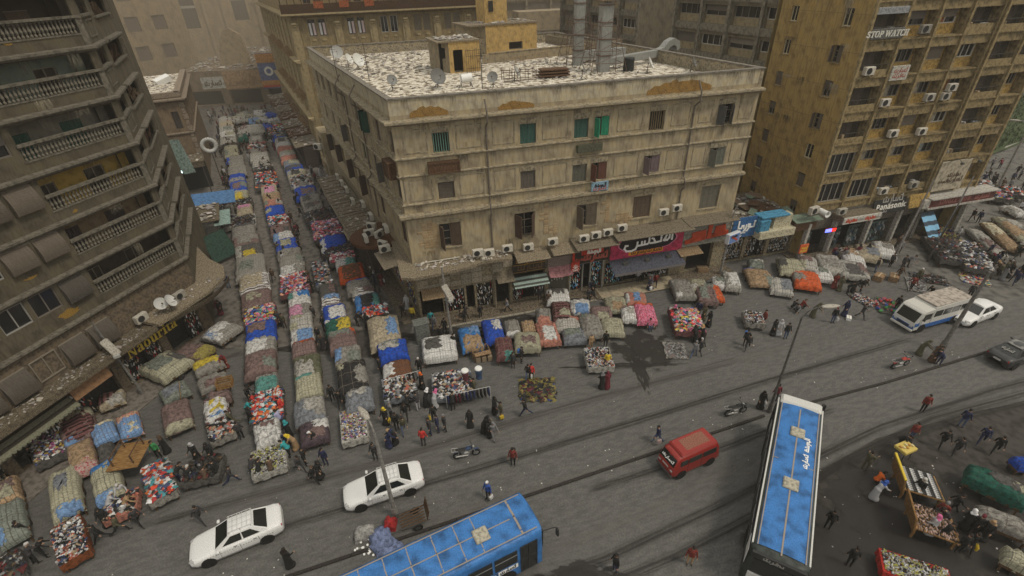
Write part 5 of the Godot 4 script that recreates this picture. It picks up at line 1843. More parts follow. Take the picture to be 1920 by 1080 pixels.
# ---------------------------------------------------------------- what closes the view at the back
func far_things():
	var o: Node3D
	var m:=mb()
	var b:=th("pale_block","huge pale hazy building with dark vertical window strips at the street's end","building",V(-152,0,-222),24.0)
	m.wall(110.0,0,75,[Rect2(23.5,12,6,50),Rect2(43,14,5.5,50),Rect2(10,8,4.5,56),Rect2(64,14,6,50)],1.2)
	m.quad(V(110,0,0),V(110,0,-30),V(110,75,-30),V(110,75,0))
	pt(b,"wall",m,mat("pale_block_wall",K(.5,.4,.27),.92,"plaster",22.0,"streak",26.0))
	for q in [[26.5,12,6.0],[45.75,14,5.5],[12.25,8,4.5],[67.0,14,6.0]]:
		for k in 6:
			win(b,Transform3D(),q[0],q[1]+k*8.2,q[2],7.4,"sash",K(.1,.1,.1),1.1,"",K(.2,.17,.13))
	for q in [[16.0,1.5],[32.0,1.0],[39.0,1.0],[52.0,1.2],[60.0,1.2]]:
		m=mb()
		m.b2(V(q[0],0,-.1),V(q[0]+q[1],75,1.0))
		pt(b,"pilaster",m,M("pale_block_trim"))
	m=mb()
	for k in 6:
		m.b2(V(50,12+k*8,-.05),V(62,12.6+k*8,.5))
	pt(b,"string_course",m,M("pale_block_trim"))
	b=th("pale_block","smaller hazy building with faded signs left of the pale block","building",V(-118,0,-158),60.0)
	m=mb()
	m.wall(30,0,45,[Rect2(3,8,4,4),Rect2(12,8,4,4),Rect2(20,8,4,4),Rect2(3,16,4,4),Rect2(12,16,4,4),Rect2(20,16,4,4),Rect2(3,24,4,4),Rect2(12,24,4,4),Rect2(20,24,4,4)],.6)
	pt(b,"wall",m,mat("pale_block_wall2",K(.36,.29,.2),.92,"plaster",12.0,"streak",10.0))
	for k in 9:
		win(b,Transform3D(),[5.0,14.0,22.0][k % 3],8.0+8*(k/3),4,4,"closed",K(.15,.12,.1),.5)
	m=mb()
	m.b2(V(8,30,.3),V(22,34,.6))
	pt(b,"faded_panel",m,mat("faded_sign",K(.5,.28,.2),.8,"grime",5.0))
	b=th("ruined_house","half collapsed house with a rubble top across the end of the street","building",V(-84,0,-139.2),5.0)
	m=mb()
	m.wall(30,0,8.6,[Rect2(1,.2,8,3.6),Rect2(11,.2,8,3.6),Rect2(21,.2,8,3.6)],1.5)
	m.quad(V(0,8.6,0),V(30,8.6,0),V(30,10,-40),V(0,10,-40))
	pt(b,"wall",m,mat("ruin_wall",K(.2,.16,.12),.92,"plaster",6.0))
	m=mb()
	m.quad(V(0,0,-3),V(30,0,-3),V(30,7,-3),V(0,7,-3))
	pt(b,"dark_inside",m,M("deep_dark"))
	rubble(b,Transform3D(Basis(Vector3.RIGHT,.035),V(0,8.7,0)),0,30,-38,.3,900,71,.15,.9,.45)
	m=mb()
	var poly:=PackedVector2Array([V2(8,8),V2(16,8),V2(15.6,13),V2(15,16.2),V2(13,17.6),V2(11,17.2),V2(9.6,14.8),V2(8.6,11.5)])
	m.prism(poly,-8,-7)
	pt(b,"broken_gable",m,mat("ruin_gable",K(.34,.28,.2),.92,"plaster",6.0))
	var s:=sign_board("long faded tan hoarding with brown script at the street's end",V(-72.2,4.5,-137.6),5.0,9.2,4.3,mat("hoarding_tan",K(.34,.22,.12),.8,"grime",6.0))
	script_part(s,"andalus",6.5,V(1.4,1.3,.02),pl("letter_tan",K(.2,.12,.07),.7),.16,.05)
	s=sign_board("pale grey sign with dark script at the street's end",V(-77.6,4.8,-136.6),10.0,5.4,2.8,mat("hoarding_grey",K(.42,.42,.38),.8,"grime",5.0))
	script_part(s,"line",4.0,V(.7,.9,.02),M("letter_brown"),.14,.05)
	s=sign_board("tall blue hoarding with a round emblem at the street's end",V(-62.8,4.2,-138),5.0,5.2,8.4,mat("hoarding_blue",K(.1,.14,.3),.7,"grime",5.0))
	m=mb()
	m.b2(V(0,6.2,0),V(5.2,8.3,.1))
	m.b2(V(0,.4,0),V(5.2,2.0,.1))
	pt(s,"orange_band",m,mat("hoarding_orange",K(.5,.24,.07),.7,"grime",4.0))
	m=mb()
	m.lathe(V(2.4,4.2,.02),[V2(.6,.04),V2(1.1,.06),V2(1.1,.0)],16,Basis(Vector3.RIGHT,PI/2))
	pt(s,"emblem",m,M("letter_pale"))
	m=mb()
	m.b2(V(.1,.35,.1),V(5.1,.9,.16))
	pt(s,"red_band",m,M("letter_red"))
	b=th("rooftop_house","low hazy house with scrap on its flat roof behind the corner building","building",V(2,0,-108),12.0)
	m=mb()
	m.wall(36,0,17,[Rect2(4,11,3,3),Rect2(10,11,3,3),Rect2(16,11,3,3),Rect2(22,11,3,3)],.4)
	m.quad(V(0,17,0),V(36,17,0),V(36,17,-26),V(0,17,-26))
	m.quad(V(0,0,-26),V(0,0,0),V(0,17,0),V(0,17,-26))
	pt(b,"wall",m,mat("roofhouse_wall",K(.32,.28,.22),.92,"plaster",6.0))
	for k in 4:
		win(b,Transform3D(),5.5+6*k,11,3,3,"sash",K(.1,.1,.1),.35)
	rubble(b,X(V(0,17.0,0)),1,35,-25,-.5,300,72,.2,1.0,.5)
	m=mb()
	m.b2(V(0,17,-.4),V(36,18.2,0))
	m.b2(V(3,17,-14),V(18,21,-8))
	pt(b,"roof_room",m,mat("roofhouse_wall2",K(.36,.31,.24),.92,"plaster",5.0))
	for q in [[-12,-135,8,40,30,"broad hazy block far behind the ochre hut"],[34,-150,10,46,34,"farthest hazy block above the rooftops"],[70,-120,14,60,40,"tall hazy block far behind the grey office"],[-190,-120,70,40,46,"far hazy block behind the balcony building"],[-60,-260,10,90,70,"very tall hazy slab far behind the ornate block"],[60,-220,0,120,60,"wide hazy city block on the skyline"]]:
		office(V(q[0],0,q[1]),q[2],q[5],int(q[3]/6.0),6.0,2.0,int((q[4]-4)/4.0),4.0,q[4],K(.3,.26,.2),["sash","closed","roller"],900+int(absf(q[0])),20.0)
	o=th("green_bank","dark green lawn bank across the road beyond the tower","lawn",V(96,.2,-98),30.0)
	m=mb()
	var rows:=[]
	for i in 6:
		var q:=[]
		for j in 12:
			q.append(V(-26+j*5.0,1.8*sin(PI*i/5.0)+.2*sin(j*2.0),-8+i*3.2))
		rows.append(q)
	m.skin(rows,false,true)
	pt(o,"turf",m,mat("turf",K(.06,.085,.035),.95,"fine",2.0,"grime",5.0))
	rng.seed=73
	var gm:=mb()
	gm.tri(V(-.12,0,0),V(.12,0,0),V(.03,.5,.1))
	var ws:=[]
	var cs:=[]
	for i in 3000:
		var zz:=rf(.1,4.9)
		ws.append(Transform3D(Basis(Vector3.UP,rf(0,TAU)).scaled(Vector3.ONE*rf(.6,1.6)),V(rf(-26,28),1.8*sin(PI*zz/5.0),-8+zz*3.2)))
		cs.append(K(.05,.08,.03)*rf(.6,1.4))
	var gmat:=pl("grass_blade",K(1,1,1),.9)
	gmat.vertex_color_use_as_albedo=true
	stuff(o,"grass",gm.mesh(),gmat,ws,cs)
	o=th("kerbed_strip","pale curved traffic island beside the green bank","traffic island",V(88,.0,-88),30.0)
	m=mb()
	m.b2(V(-22,.0,0),V(30,.25,3.0))
	pt(o,"kerb",m,M("pier_white"))
# ---------------------------------------------------------------- vehicles
func wheel(up: Node,p: Vector3,r: float,w: float,rimc:=.35):
	var t:=mb()
	var B:=Basis(Vector3.RIGHT,PI/2)
	t.lathe(Vector3.ZERO,[V2(r*.6,-w/2),V2(r*.92,-w/2),V2(r,-w*.3),V2(r,w*.3),V2(r*.92,w/2),V2(r*.6,w/2)],16,B)
	var o:=pt(up,"wheel",t,pl("tyre",K(.018,.018,.018),.85),X(p))
	var m:=mb()
	for s in [-1,1]:
		m.lathe(V(0,0,s*w*.34),[V2(.0,s*w*.08),V2(r*.15,s*w*.1),V2(r*.2,.0),V2(r*.62,.0)],12,B)
		for k in 5:
			m.bx(V(0,0,s*w*.37)+V(cos(TAU*k/5),sin(TAU*k/5),0)*r*.36,V(r*.46,r*.16,.03),Basis(Vector3.BACK,TAU*k/5))
	pt(o,"rim",m,pl("rim_%d" % int(rimc*10),K(rimc,rimc,rimc),.4,.5))
func car_shell(st: Array) -> MB:
	var m:=mb()
	var rows:=[]
	for s in st:
		var r:=[]
		var yb: float=s[3]
		var yw: float=s[4]
		var yd: float=s[5]
		for q in [[-s[6]*.0,yd+.03],[s[6]*.6,yd+.022],[s[6],yd],[s[2]-.03,lerpf(yw,yd,.7)],[s[2],yw],[s[2]-.005,lerpf(yb,yw,.45)],[s[1],yb],[.0,yb]]:
			r.append(V(s[0],q[1],q[0]))
		rows.append(r)
	for side in [1.0,-1.0]:
		var rr:=[]
		for r in rows:
			var q:=[]
			for p in r:
				q.append(V(p.x,p.y,p.z*side))
			rr.append(q)
		m.skin(rr,false,side<.0)
	for e in [0,rows.size()-1]:
		var r: Array=rows[e]
		for j in range(1,6):
			for side in [1.0,-1.0]:
				var a: Vector3=r[0]*V(1,1,side)
				var b: Vector3=r[j]*V(1,1,side)
				var d: Vector3=r[j+1]*V(1,1,side)
				if (side>.0)==(e==0):
					m.tri(a,b,d)
				else:
					m.tri(a,d,b)
	return m
func lerpq(q: Array,u: float,v: float) -> Vector3:
	return (q[0] as Vector3).lerp(q[1],u).lerp((q[3] as Vector3).lerp(q[2],u),v)
func pane_on(q: Array,l:=.06,r:=.06,b:=.1,t:=.1,off:=.012) -> MB:
	var m:=mb()
	var no: Vector3=((q[1]-q[0]) as Vector3).cross(q[3]-q[0]).normalized()*off
	m.quad(lerpq(q,l,b)+no,lerpq(q,1-r,b)+no,lerpq(q,1-r,1-t)+no,lerpq(q,l,1-t)+no)
	return m
func sedan(label: String,p: Vector3,yaw: float,col: Color,rack: bool,stripe:=false) -> Node3D:
	var o:=th("parked_car" if not rack else "taxi",label,"car",p,yaw,"cars on the road")
	var paint:=mat("paint_car_%d" % int(col.r*100),col,.28,"fine",3.0)
	paint.clearcoat_enabled=true
	paint.clearcoat=.6
	var dark:=M("car_glass")
	var st:=[[2.27,.55,.6,.32,.48,.6,.5],[2.2,.66,.74,.26,.5,.68,.58],[1.95,.78,.84,.22,.56,.76,.68],[1.4,.82,.87,.2,.62,.86,.72],[.85,.82,.88,.2,.66,.94,.74],[.0,.82,.88,.2,.68,.95,.76],[-.9,.82,.88,.2,.7,.97,.76],[-1.5,.82,.87,.22,.72,1.0,.74],[-1.95,.78,.84,.26,.72,1.0,.7],[-2.2,.7,.78,.3,.66,.95,.62],[-2.28,.6,.66,.36,.62,.85,.52]]
	pt(o,"body",car_shell(st),paint)
	var y1:=.93
	var y2:=1.43
	var wb:=.76
	var wt:=.56
	var fb:=.98
	var ft:=.22
	var rt:=-.95
	var rb_:=-1.62
	var A:=[V(fb,y1,-wb),V(fb,y1,wb),V(rb_,y1+.06,wb),V(rb_,y1+.06,-wb)]
	var T:=[V(ft,y2-.02,-wt),V(ft,y2-.02,wt),V(rt,y2-.03,wt),V(rt,y2-.03,-wt)]
	var m:=mb()
	var sides:=[[A[0],A[1],T[1],T[0]],[A[1],A[2],T[2],T[1]],[A[2],A[3],T[3],T[2]],[A[3],A[0],T[0],T[3]]]
	for q in sides:
		m.quad(q[1],q[0],q[3],q[2])
	var rows:=[]
	for i in 5:
		var f:=i/4.0
		var x_:=lerpf(ft,rt,f)
		var r:=[]
		for j in 7:
			var v:=j/3.0-1.0
			r.append(V(x_,y2-.02+.07*sin(PI*f)*(1-v*v)+.05*(1-v*v),v*wt))
		rows.append(r)
	m.skin(rows,false,false)
	pt(o,"cabin",m,paint)
	pt(o,"windscreen",pane_on([A[1],A[0],T[0],T[1]],.05,.05,.04,.06),dark)
	pt(o,"rear_window",pane_on([A[3],A[2],T[2],T[3]],.07,.07,.08,.08),dark)
	for s in [1.0,-1.0]:
		var B:=[A[1]*V(1,1,s),A[2]*V(1,1,s),T[2]*V(1,1,s),T[1]*V(1,1,s)]
		for w in [[.12,.5],[.535,.86]]:
			var mm:=mb()
			var no:=V(0,.3,s)*.014
			var c:=[lerpq(B,w[0],.1)+no,lerpq(B,w[1],.1)+no,lerpq(B,w[1]-.02,.88)+no,lerpq(B,maxf(w[0]-.02,.12+.0),.88)+no]
			if s>0:
				mm.quad(c[1],c[0],c[3],c[2])
			else:
				mm.quad(c[0],c[1],c[2],c[3])
			pt(o,"side_window",mm,dark)
		var dm:=mb()
		for x_ in [.78,-.18,-1.08]:
			dm.bx(V(x_,.6,s*.873),V(.014,.58,.02))
		for x_ in [.05,-.9]:
			dm.bx(V(x_,.82,s*.87),V(.16,.03,.04))
		pt(o,"door_seam",dm,M("seam"))
		var mr:=mb()
		mr.rb(V(.82,1.0,s*.95),V(.14,.14,.2),.04)
		pt(o,"mirror",mr,paint)
		var hl:=mb()
		hl.rb(V(2.08,.64,s*.62),V(.34,.15,.26),.05,Basis(Vector3.UP,s*.5))
		pt(o,"headlight",hl,M("headlight"))
		var tl:=mb()
		tl.rb(V(-2.13,.8,s*.62),V(.22,.22,.24),.05,Basis(Vector3.UP,-s*.4))
		pt(o,"tail_light",tl,M("taillight"))
		if stripe:
			var ck:=mb()
			for k in 26:
				ck.bx(V(1.5-k*.13,.71+.022*(k % 2),s*.882),V(.06,.024,.012))
			pt(o,"checker_stripe",ck,pl("checker",K(.18,.18,.18),.5))
	for x_ in [1.42,-1.38]:
		for s in [-.76,.76]:
			wheel(o,V(x_,.31,s),.31,.2,.4)
			var arch:=mb()
			arch.cyl(V(x_,.33,s*1.03),V(x_,.33,s*1.155),.36,.36,18)
			pt(o,"wheel_arch",arch,M("arch_black"))
	m=mb()
	m.rb(V(2.2,.62,0),V(.1,.1,.7),.03)
	m.rb(V(2.24,.38,0),V(.08,.1,.9),.03)
	pt(o,"grille",m,M("grille_black"))
	m=mb()
	m.rb(V(-2.28,.7,0),V(.04,.14,.48),.01)
	m.rb(V(2.29,.45,0),V(.04,.12,.44),.01)
	pt(o,"number_plate",m,M("plate"))
	if rack:
		m=mb()
		for z in [-.5,.5]:
			m.cyl(V(.2,1.6,z),V(-.95,1.6,z),.016,.016,5)
			for x_ in [.15,-.38,-.9]:
				m.cyl(V(x_,1.4,z),V(x_,1.6,z),.02,.02,5)
		for k in 6:
			m.cyl(V(.2-k*.23,1.58,-.5),V(.2-k*.23,1.58,.5),.011,.011,4)
		for z in [-.17,.17]:
			m.cyl(V(.2,1.575,z),V(-.95,1.575,z),.01,.01,4)
		pt(o,"roof_rack",m,M("rack_steel"))
	return o
func box_shell(len_: float,w: float,y0: float,y1: float,rnd: float,taper:=.06,nose:=.25) -> MB:
	var m:=mb()
	var rows:=[]
	var n:=13
	for i in n:
		var f:=float(i)/(n-1)
		var e:=minf(f,1.0-f)*len_
		var k:=clampf(e/rnd,.0,1.0)
		var q:=1.0-sqrt(maxf(.0,1.0-(1-k)*(1-k)))
		var hw:=w/2-rnd*.6*q
		var yt:=y1-rnd*.5*q
		var x_:=len_/2-f*len_
		if i==1 or i==n-2:
			x_=signf(x_)*(len_/2-rnd*.3)
		var r:=[]
		for p in [[.0,yt+.05],[hw*.6,yt+.035],[hw-.22,yt],[hw-.07,yt-.1],[hw-taper,yt-.3],[hw,lerpf(y0,y1,.5)],[hw,y0+.1],[hw-.08,y0],[.0,y0]]:
			r.append(V(x_,p[1],p[0]))
		rows.append(r)
	for side in [1.0,-1.0]:
		var rr:=[]
		for r in rows:
			var q:=[]
			for p in r:
				q.append(V(p.x,p.y,p.z*side))
			rr.append(q)
		m.skin(rr,false,side<.0)
		for e in [0,n-1]:
			var r: Array=rr[e]
			for j in range(1,8):
				if (side>.0)==(e==0):
					m.tri(r[0],r[j],r[j+1])
				else:
					m.tri(r[0],r[j+1],r[j])
	return m
func bus(label: String,p: Vector3,yaw: float,kind: int):
	var o:=th("city_bus",label,"bus",p,yaw,"blue buses")
	var L:=11.2
	var W:=2.5
	var H:=3.05
	var blue:=M("bus_blue")
	var side:=blue if kind==0 else mat("bus_dark",K(.05,.06,.055),.5,"grime",3.0)
	pt(o,"body",box_shell(L,W,.35,H,.55),side)
	var roof:=mb()
	var rows:=[]
	for i in 12:
		var x_:=L/2-.35-(L-.7)*i/11.0
		var r:=[]
		for j in 9:
			var v:=j/4.0-1.0
			r.append(V(x_,H+.1-.06*v*v,v*(W/2-.22)))
		rows.append(r)
	roof.skin(rows,false,false)
	var rp:=pt(o,"roof_skin",roof,blue)
	var rust:=pl("bus_seam",K(.27,.23,.19),.8)
	var m:=mb()
	if kind==0:
		for x_ in [4.55,2.6,1.7,.6,-.6,-1.7,-2.8,-4.0]:
			var last:=Vector3.ZERO
			for j in 9:
				var v:=j/4.0-1.0
				var q:=V(x_+.03*sin(j*2.7+x_),H+.105-.06*v*v,v*(W/2-.3))
				if j>0:
					m.bx((q+last)/2,V(.1 if x_>4 else .05,.012,.3))
				last=q
		m.bx(V(.2,H+.108,.05),V(8.2,.012,.05))
	else:
		m.bx(V(-.4,H+.108,.0),V(10.0,.012,.07))
		m.bx(V(.3,H+.06,.0),V(.04,.02,1.9))
	for z in [-.98,.98]:
		m.bx(V(0,H+.07,z),V(L-.6,.02,.05))
	pt(rp,"roof_seam",m,rust)
	for x_ in [2.75,-2.4] if kind==0 else [2.6,-1.2]:
		m=mb()
		m.rb(V(x_,H+.13,.15 if kind==0 else .0),V(.72,.16,.72),.05)
		pt(rp,"roof_hatch",m,mat("hatch_beige",K(.42,.39,.31),.7,"grime",1.5))
	var gl:=glass("bus_glass",K(.014,.016,.017))
	for s in [1.0,-1.0]:
		for k in 7:
			m=mb()
			m.b2(V(-4.9+k*1.3,1.55,s*1.225),V(-3.72+k*1.3,2.5,s*1.262))
			pt(o,"side_window",m,gl)
			m=mb()
			m.b2(V(-4.9+k*1.3,2.15,s*1.262),V(-3.72+k*1.3,2.19,s*1.275))
			pt(o,"window_bar",m,pl("bar_grey",K(.2,.2,.2),.5))
		m=mb()
		m.b2(V(4.25,.5,s*1.23),V(5.15,2.6,s*1.258))
		pt(o,"door",m,gl)
		m=mb()
		for x_ in [4.25,4.68,5.11]:
			m.b2(V(x_,.5,s*1.255),V(x_+.05,2.6,s*1.28))
		for y in [.5,1.5,2.55]:
			m.b2(V(4.25,y,s*1.252),V(5.15,y+.05,s*1.277))
		pt(o,"door_frame",m,M("bar_black"))
		if kind==1:
			m=mb()
			m.b2(V(-5.2,H-.2,s*1.14),V(5.3,H-.06,s*1.21))
			pt(o,"white_gutter",m,M("bus_white"))
	for q in [[3.4,1],[-3.2,1]]:
		for s in [-1.06,1.06]:
			wheel(o,V(q[0],.5,s),.5,.3,.25)
			m=mb()
			m.cyl(V(q[0],.52,s*1.0),V(q[0],.52,s*1.19),.6,.6,16)
			pt(o,"wheel_arch",m,M("arch_black"))
	m=mb()
	m.b2(V(L/2-.06,1.25,-1.0),V(L/2+.03,2.65,1.0))
	pt(o,"windscreen",m,gl)
	m=mb()
	m.b2(V(-L/2-.03,1.5,-.95),V(-L/2+.06,2.5,.95))
	pt(o,"rear_window",m,gl)
	m=mb()
	m.tube([V(5.5,2.7,1.05),V(6.1,2.85,1.25),V(6.25,2.75,1.3)],.03,6)
	m.rb(V(6.25,2.45,1.3),V(.1,.55,.22),.03)
	pt(o,"mirror",m,M("bar_black"))
	if kind==0:
		m=mb()
		for k in 3:
			stroke(m,[V2(2.3-k*.08,.95+k*.09),V2(2.9-k*.1,1.3+k*.05)],.05,.02)
		pt(o,"bird_emblem",m,M("letter_white"),X(V(0,0,1.25)))
		m=mb()
		m.b2(V(3.05,1.12,1.24),V(4.1,1.42,1.262))
		pt(o,"route_board",m,M("letter_white"))
		script_part(o,"line",.8,V(3.15,1.2,1.262),M("sign_ink"),.16,.01)
	else:
		m=mb()
		m.rb(V(5.2,H+.02,0),V(.8,.3,2.2),.12)
		pt(o,"white_roof_end",m,M("bus_white"))
		m=mb()
		for s in arabic("line") :
			var pts:=[]
			for q in s:
				pts.append(V2(q[0]*.36-.6,q[1]*.3))
			stroke(m,pts,.05,.012)
		for s in arabic("bosna"):
			var pts:=[]
			for q in s:
				pts.append(V2(q[0]*.36+.5,q[1]*.3))
			stroke(m,pts,.05,.012)
		pt(rp,"lettering",m,M("letter_white"),Transform3D(Basis(Vector3.RIGHT,-PI/2) ,V(.8,H+.1,.62)))
		m=mb()
		m.b2(V(-5.66,2.62,-1.1),V(-5.5,2.95,1.1))
		var e:=pt(o,"destination_box",m,M("bar_black"))
		var t:=mb()
		for s in arabic("store"):
			var pts:=[]
			for q in s:
				pts.append(V2(q[0]*.35-.6,q[1]*.3))
			stroke(t,pts,.05,.01)
		pt(e,"lettering",t,M("letter_dim"),Transform3D(Basis(Vector3.UP,-PI/2),V(-5.665,2.72,0)))
		m=mb()
		m.b2(V(-5.5,1.7,-1.275),V(-4.6,2.75,-1.255))
		m.b2(V(-5.68,.5,-1.0),V(-5.6,1.4,1.0))
		pt(o,"white_panel",m,M("bus_white"))
func minibus(p: Vector3,yaw: float):
	var o:=th("minibus","white minibus with a blue lower band and a dusty roof","minibus",p,yaw)
	var white:=mat("mini_white",K(.58,.57,.53),.5,"fine",3.0)
	var blue:=mat("mini_blue",K(.03,.13,.4),.45,"grime",2.0)
	var m:=mb()
	var prof:=PackedVector2Array([V2(2.85,.4),V2(2.9,.75),V2(2.85,1.05),V2(2.35,1.95),V2(2.1,2.1),V2(1.25,2.2),V2(1.2,2.3),V2(-2.9,2.38),V2(-3.0,2.2),V2(-3.0,.45)])
	m.prism(prof,-.95,.95)
	pt(o,"body",m,white)
	m=mb()
	m.rb(V(-.9,2.4,0),V(4.1,.14,1.8),.05)
	m.b2(V(-.95,2.465,-.86),V(-.9,2.49,.86))
	m.b2(V(-2.9,2.465,-.03),V(1.1,2.49,.02))
	pt(o,"roof",m,mat("mini_roof",K(.42,.37,.32),.8,"grime",3.0))
	m=mb()
	for s in [-1,1]:
		m.b2(V(-3.02,.4,s*.93),V(2.3,.82,s*.965))
	m.b2(V(2.86,.42,-.9),V(2.93,.8,.9))
	m.b2(V(2.4,.75,.93),V(2.88,1.1,.962))
	m.b2(V(2.4,.75,-.962),V(2.88,1.1,-.93))
	pt(o,"blue_band",m,blue)
	var gl:=M("car_glass")
	pt(o,"windscreen",pane_on([V(2.86,1.04,.9),V(2.86,1.04,-.9),V(2.36,1.95,-.9),V(2.36,1.95,.9)],.06,.06,.06,.08),gl)
	for s in [1.0,-1.0]:
		for q in [[1.35,2.2,1.25,1.85],[.15,1.05,1.35,1.95],[-.85,.05,1.35,1.95],[-1.85,-.95,1.35,1.95],[-2.85,-1.95,1.35,1.95]]:
			m=mb()
			m.b2(V(q[0],q[2],s*.94),V(q[1],q[3],s*.962))
			pt(o,"side_window",m,gl)
		m=mb()
		m.bx(V(1.25,1.2,s*.955),V(.03,1.5,.02))
		m.bx(V(2.25,1.0,s*.955),V(.03,1.0,.02))
		pt(o,"door_seam",m,M("seam"))
		m=mb()
		m.rb(V(2.35,1.5,s*1.12),V(.1,.3,.16),.03)
		m.cyl(V(2.35,1.4,s*.95),V(2.35,1.45,s*1.1),.02,.02,5)
		pt(o,"mirror",m,M("bar_black"))
		m=mb()
		m.rb(V(2.92,.72,s*.68),V(.08,.18,.28),.03)
		pt(o,"headlight",m,M("headlight"))
		for x_ in [1.95,-1.75]:
			wheel(o,V(x_,.36,s*.82),.36,.22,.3)
			m=mb()
			m.cyl(V(x_,.4,s*.85),V(x_,.4,s*.974),.45,.45,14)
			pt(o,"wheel_arch",m,M("arch_black"))
	m=mb()
	m.rb(V(2.98,.42,0),V(.14,.2,1.9),.04)
	pt(o,"bumper",m,pl("bumper_white",K(.5,.49,.45),.6))
	m=mb()
	for k in 5:
		m.b2(V(2.93,.5+k*.06,-.5),V(2.955,.53+k*.06,.5))
	pt(o,"grille",m,M("grille_black"))
func red_van(p: Vector3,yaw: float):
	var o:=th("red_van","small red van with a faded raised roof crossing the centre line","van",p,yaw)
	var red:=mat("van_red",K(.27,.022,.016),.35,"fine",3.0)
	red.clearcoat_enabled=true
	red.clearcoat=.4
	var m:=mb()
	var rows:=[]
	for s in [[1.72,.42,.95,.62],[1.66,.36,1.1,.7],[1.45,.32,1.55,.72],[1.25,.3,1.72,.73],[.6,.3,1.76,.74],[-.6,.3,1.76,.74],[-1.4,.3,1.72,.74],[-1.6,.32,1.55,.72],[-1.72,.36,1.1,.7],[-1.74,.42,.9,.64]]:
		var r:=[]
		for q in [[.0,s[2]+.02],[s[3]*.55,s[2]+.01],[s[3]-.16,s[2]-.03],[s[3]-.06,s[2]-.14],[s[3],lerpf(s[1],s[2],.5)],[s[3],s[1]+.1],[s[3]-.05,s[1]],[.0,s[1]]]:
			r.append(V(s[0],q[1],q[0]))
		rows.append(r)
	for side in [1.0,-1.0]:
		var rr:=[]
		for r in rows:
			var q:=[]
			for a in r:
				q.append(V(a.x,a.y,a.z*side))
			rr.append(q)
		m.skin(rr,false,side<.0)
		for e in [0,9]:
			for j in range(1,7):
				if (side>.0)==(e==0):
					m.tri(rr[e][0],rr[e][j],rr[e][j+1])
				else:
					m.tri(rr[e][0],rr[e][j+1],rr[e][j])
	pt(o,"body",m,red)
	m=mb()
	m.rb(V(-.15,1.8,0),V(2.6,.2,1.24),.09)
	pt(o,"raised_roof",m,red)
	m=mb()
	m.rb(V(-.2,1.895,0),V(1.7,.03,.8),.01)
	pt(o,"faded_patch",m,mat("van_faded",K(.32,.15,.12),.7,"rubble",1.5))
	var gl:=M("car_glass")
	pt(o,"windscreen",pane_on([V(1.66,1.08,.66),V(1.66,1.08,-.66),V(1.4,1.6,-.62),V(1.4,1.6,.62)],.04,.04,.04,.06,.03),gl)
	pt(o,"rear_window",pane_on([V(-1.72,1.08,-.62),V(-1.72,1.08,.62),V(-1.56,1.56,.6),V(-1.56,1.56,-.6)],.05,.05,.04,.06,.04),gl)
	for s in [1.0,-1.0]:
		for q in [[.75,1.25],[-.25,.62],[-1.35,-.4]]:
			m=mb()
			m.b2(V(q[0],1.12,s*.7),V(q[1],1.5,s*.745))
			pt(o,"side_window",m,gl)
		m=mb()
		for x_ in [.68,-.32]:
			m.bx(V(x_,1.0,s*.74),V(.02,1.1,.015))
		pt(o,"door_seam",m,pl("seam_dark",K(.05,.02,.02),.6))
		m=mb()
		m.rb(V(1.7,.78,s*.5),V(.08,.16,.2),.03)
		pt(o,"headlight",m,M("headlight"))
		m=mb()
		m.rb(V(-1.73,.8,s*.58),V(.06,.24,.12),.02)
		pt(o,"tail_light",m,M("taillight"))
		for x_ in [1.05,-1.1]:
			wheel(o,V(x_,.28,s*.62),.28,.18,.4)
			m=mb()
			m.cyl(V(x_,.32,s*.66),V(x_,.32,s*.752),.35,.35,14)
			pt(o,"wheel_arch",m,M("arch_black"))
	m=mb()
	m.rb(V(1.74,.42,0),V(.12,.16,1.36),.04)
	m.rb(V(-1.76,.42,0),V(.12,.16,1.36),.04)
	pt(o,"bumper",m,pl("bumper_dark",K(.05,.045,.045),.6))
	m=mb()
	m.rb(V(1.71,.86,0),V(.04,.12,.5),.01)
	pt(o,"number_plate",m,M("plate"))
	m=mb()
	for s in arabic("line"):
		var pts:=[]
		for q in s:
			pts.append(V2(q[0]*.35-.45,q[1]*.2))
		stroke(m,pts,.04,.01)
	pt(o,"lettering",m,M("letter_white"),Transform3D(Basis(Vector3.UP,PI/2)*Basis(Vector3.RIGHT,-.46),V(1.62,1.28,0)))
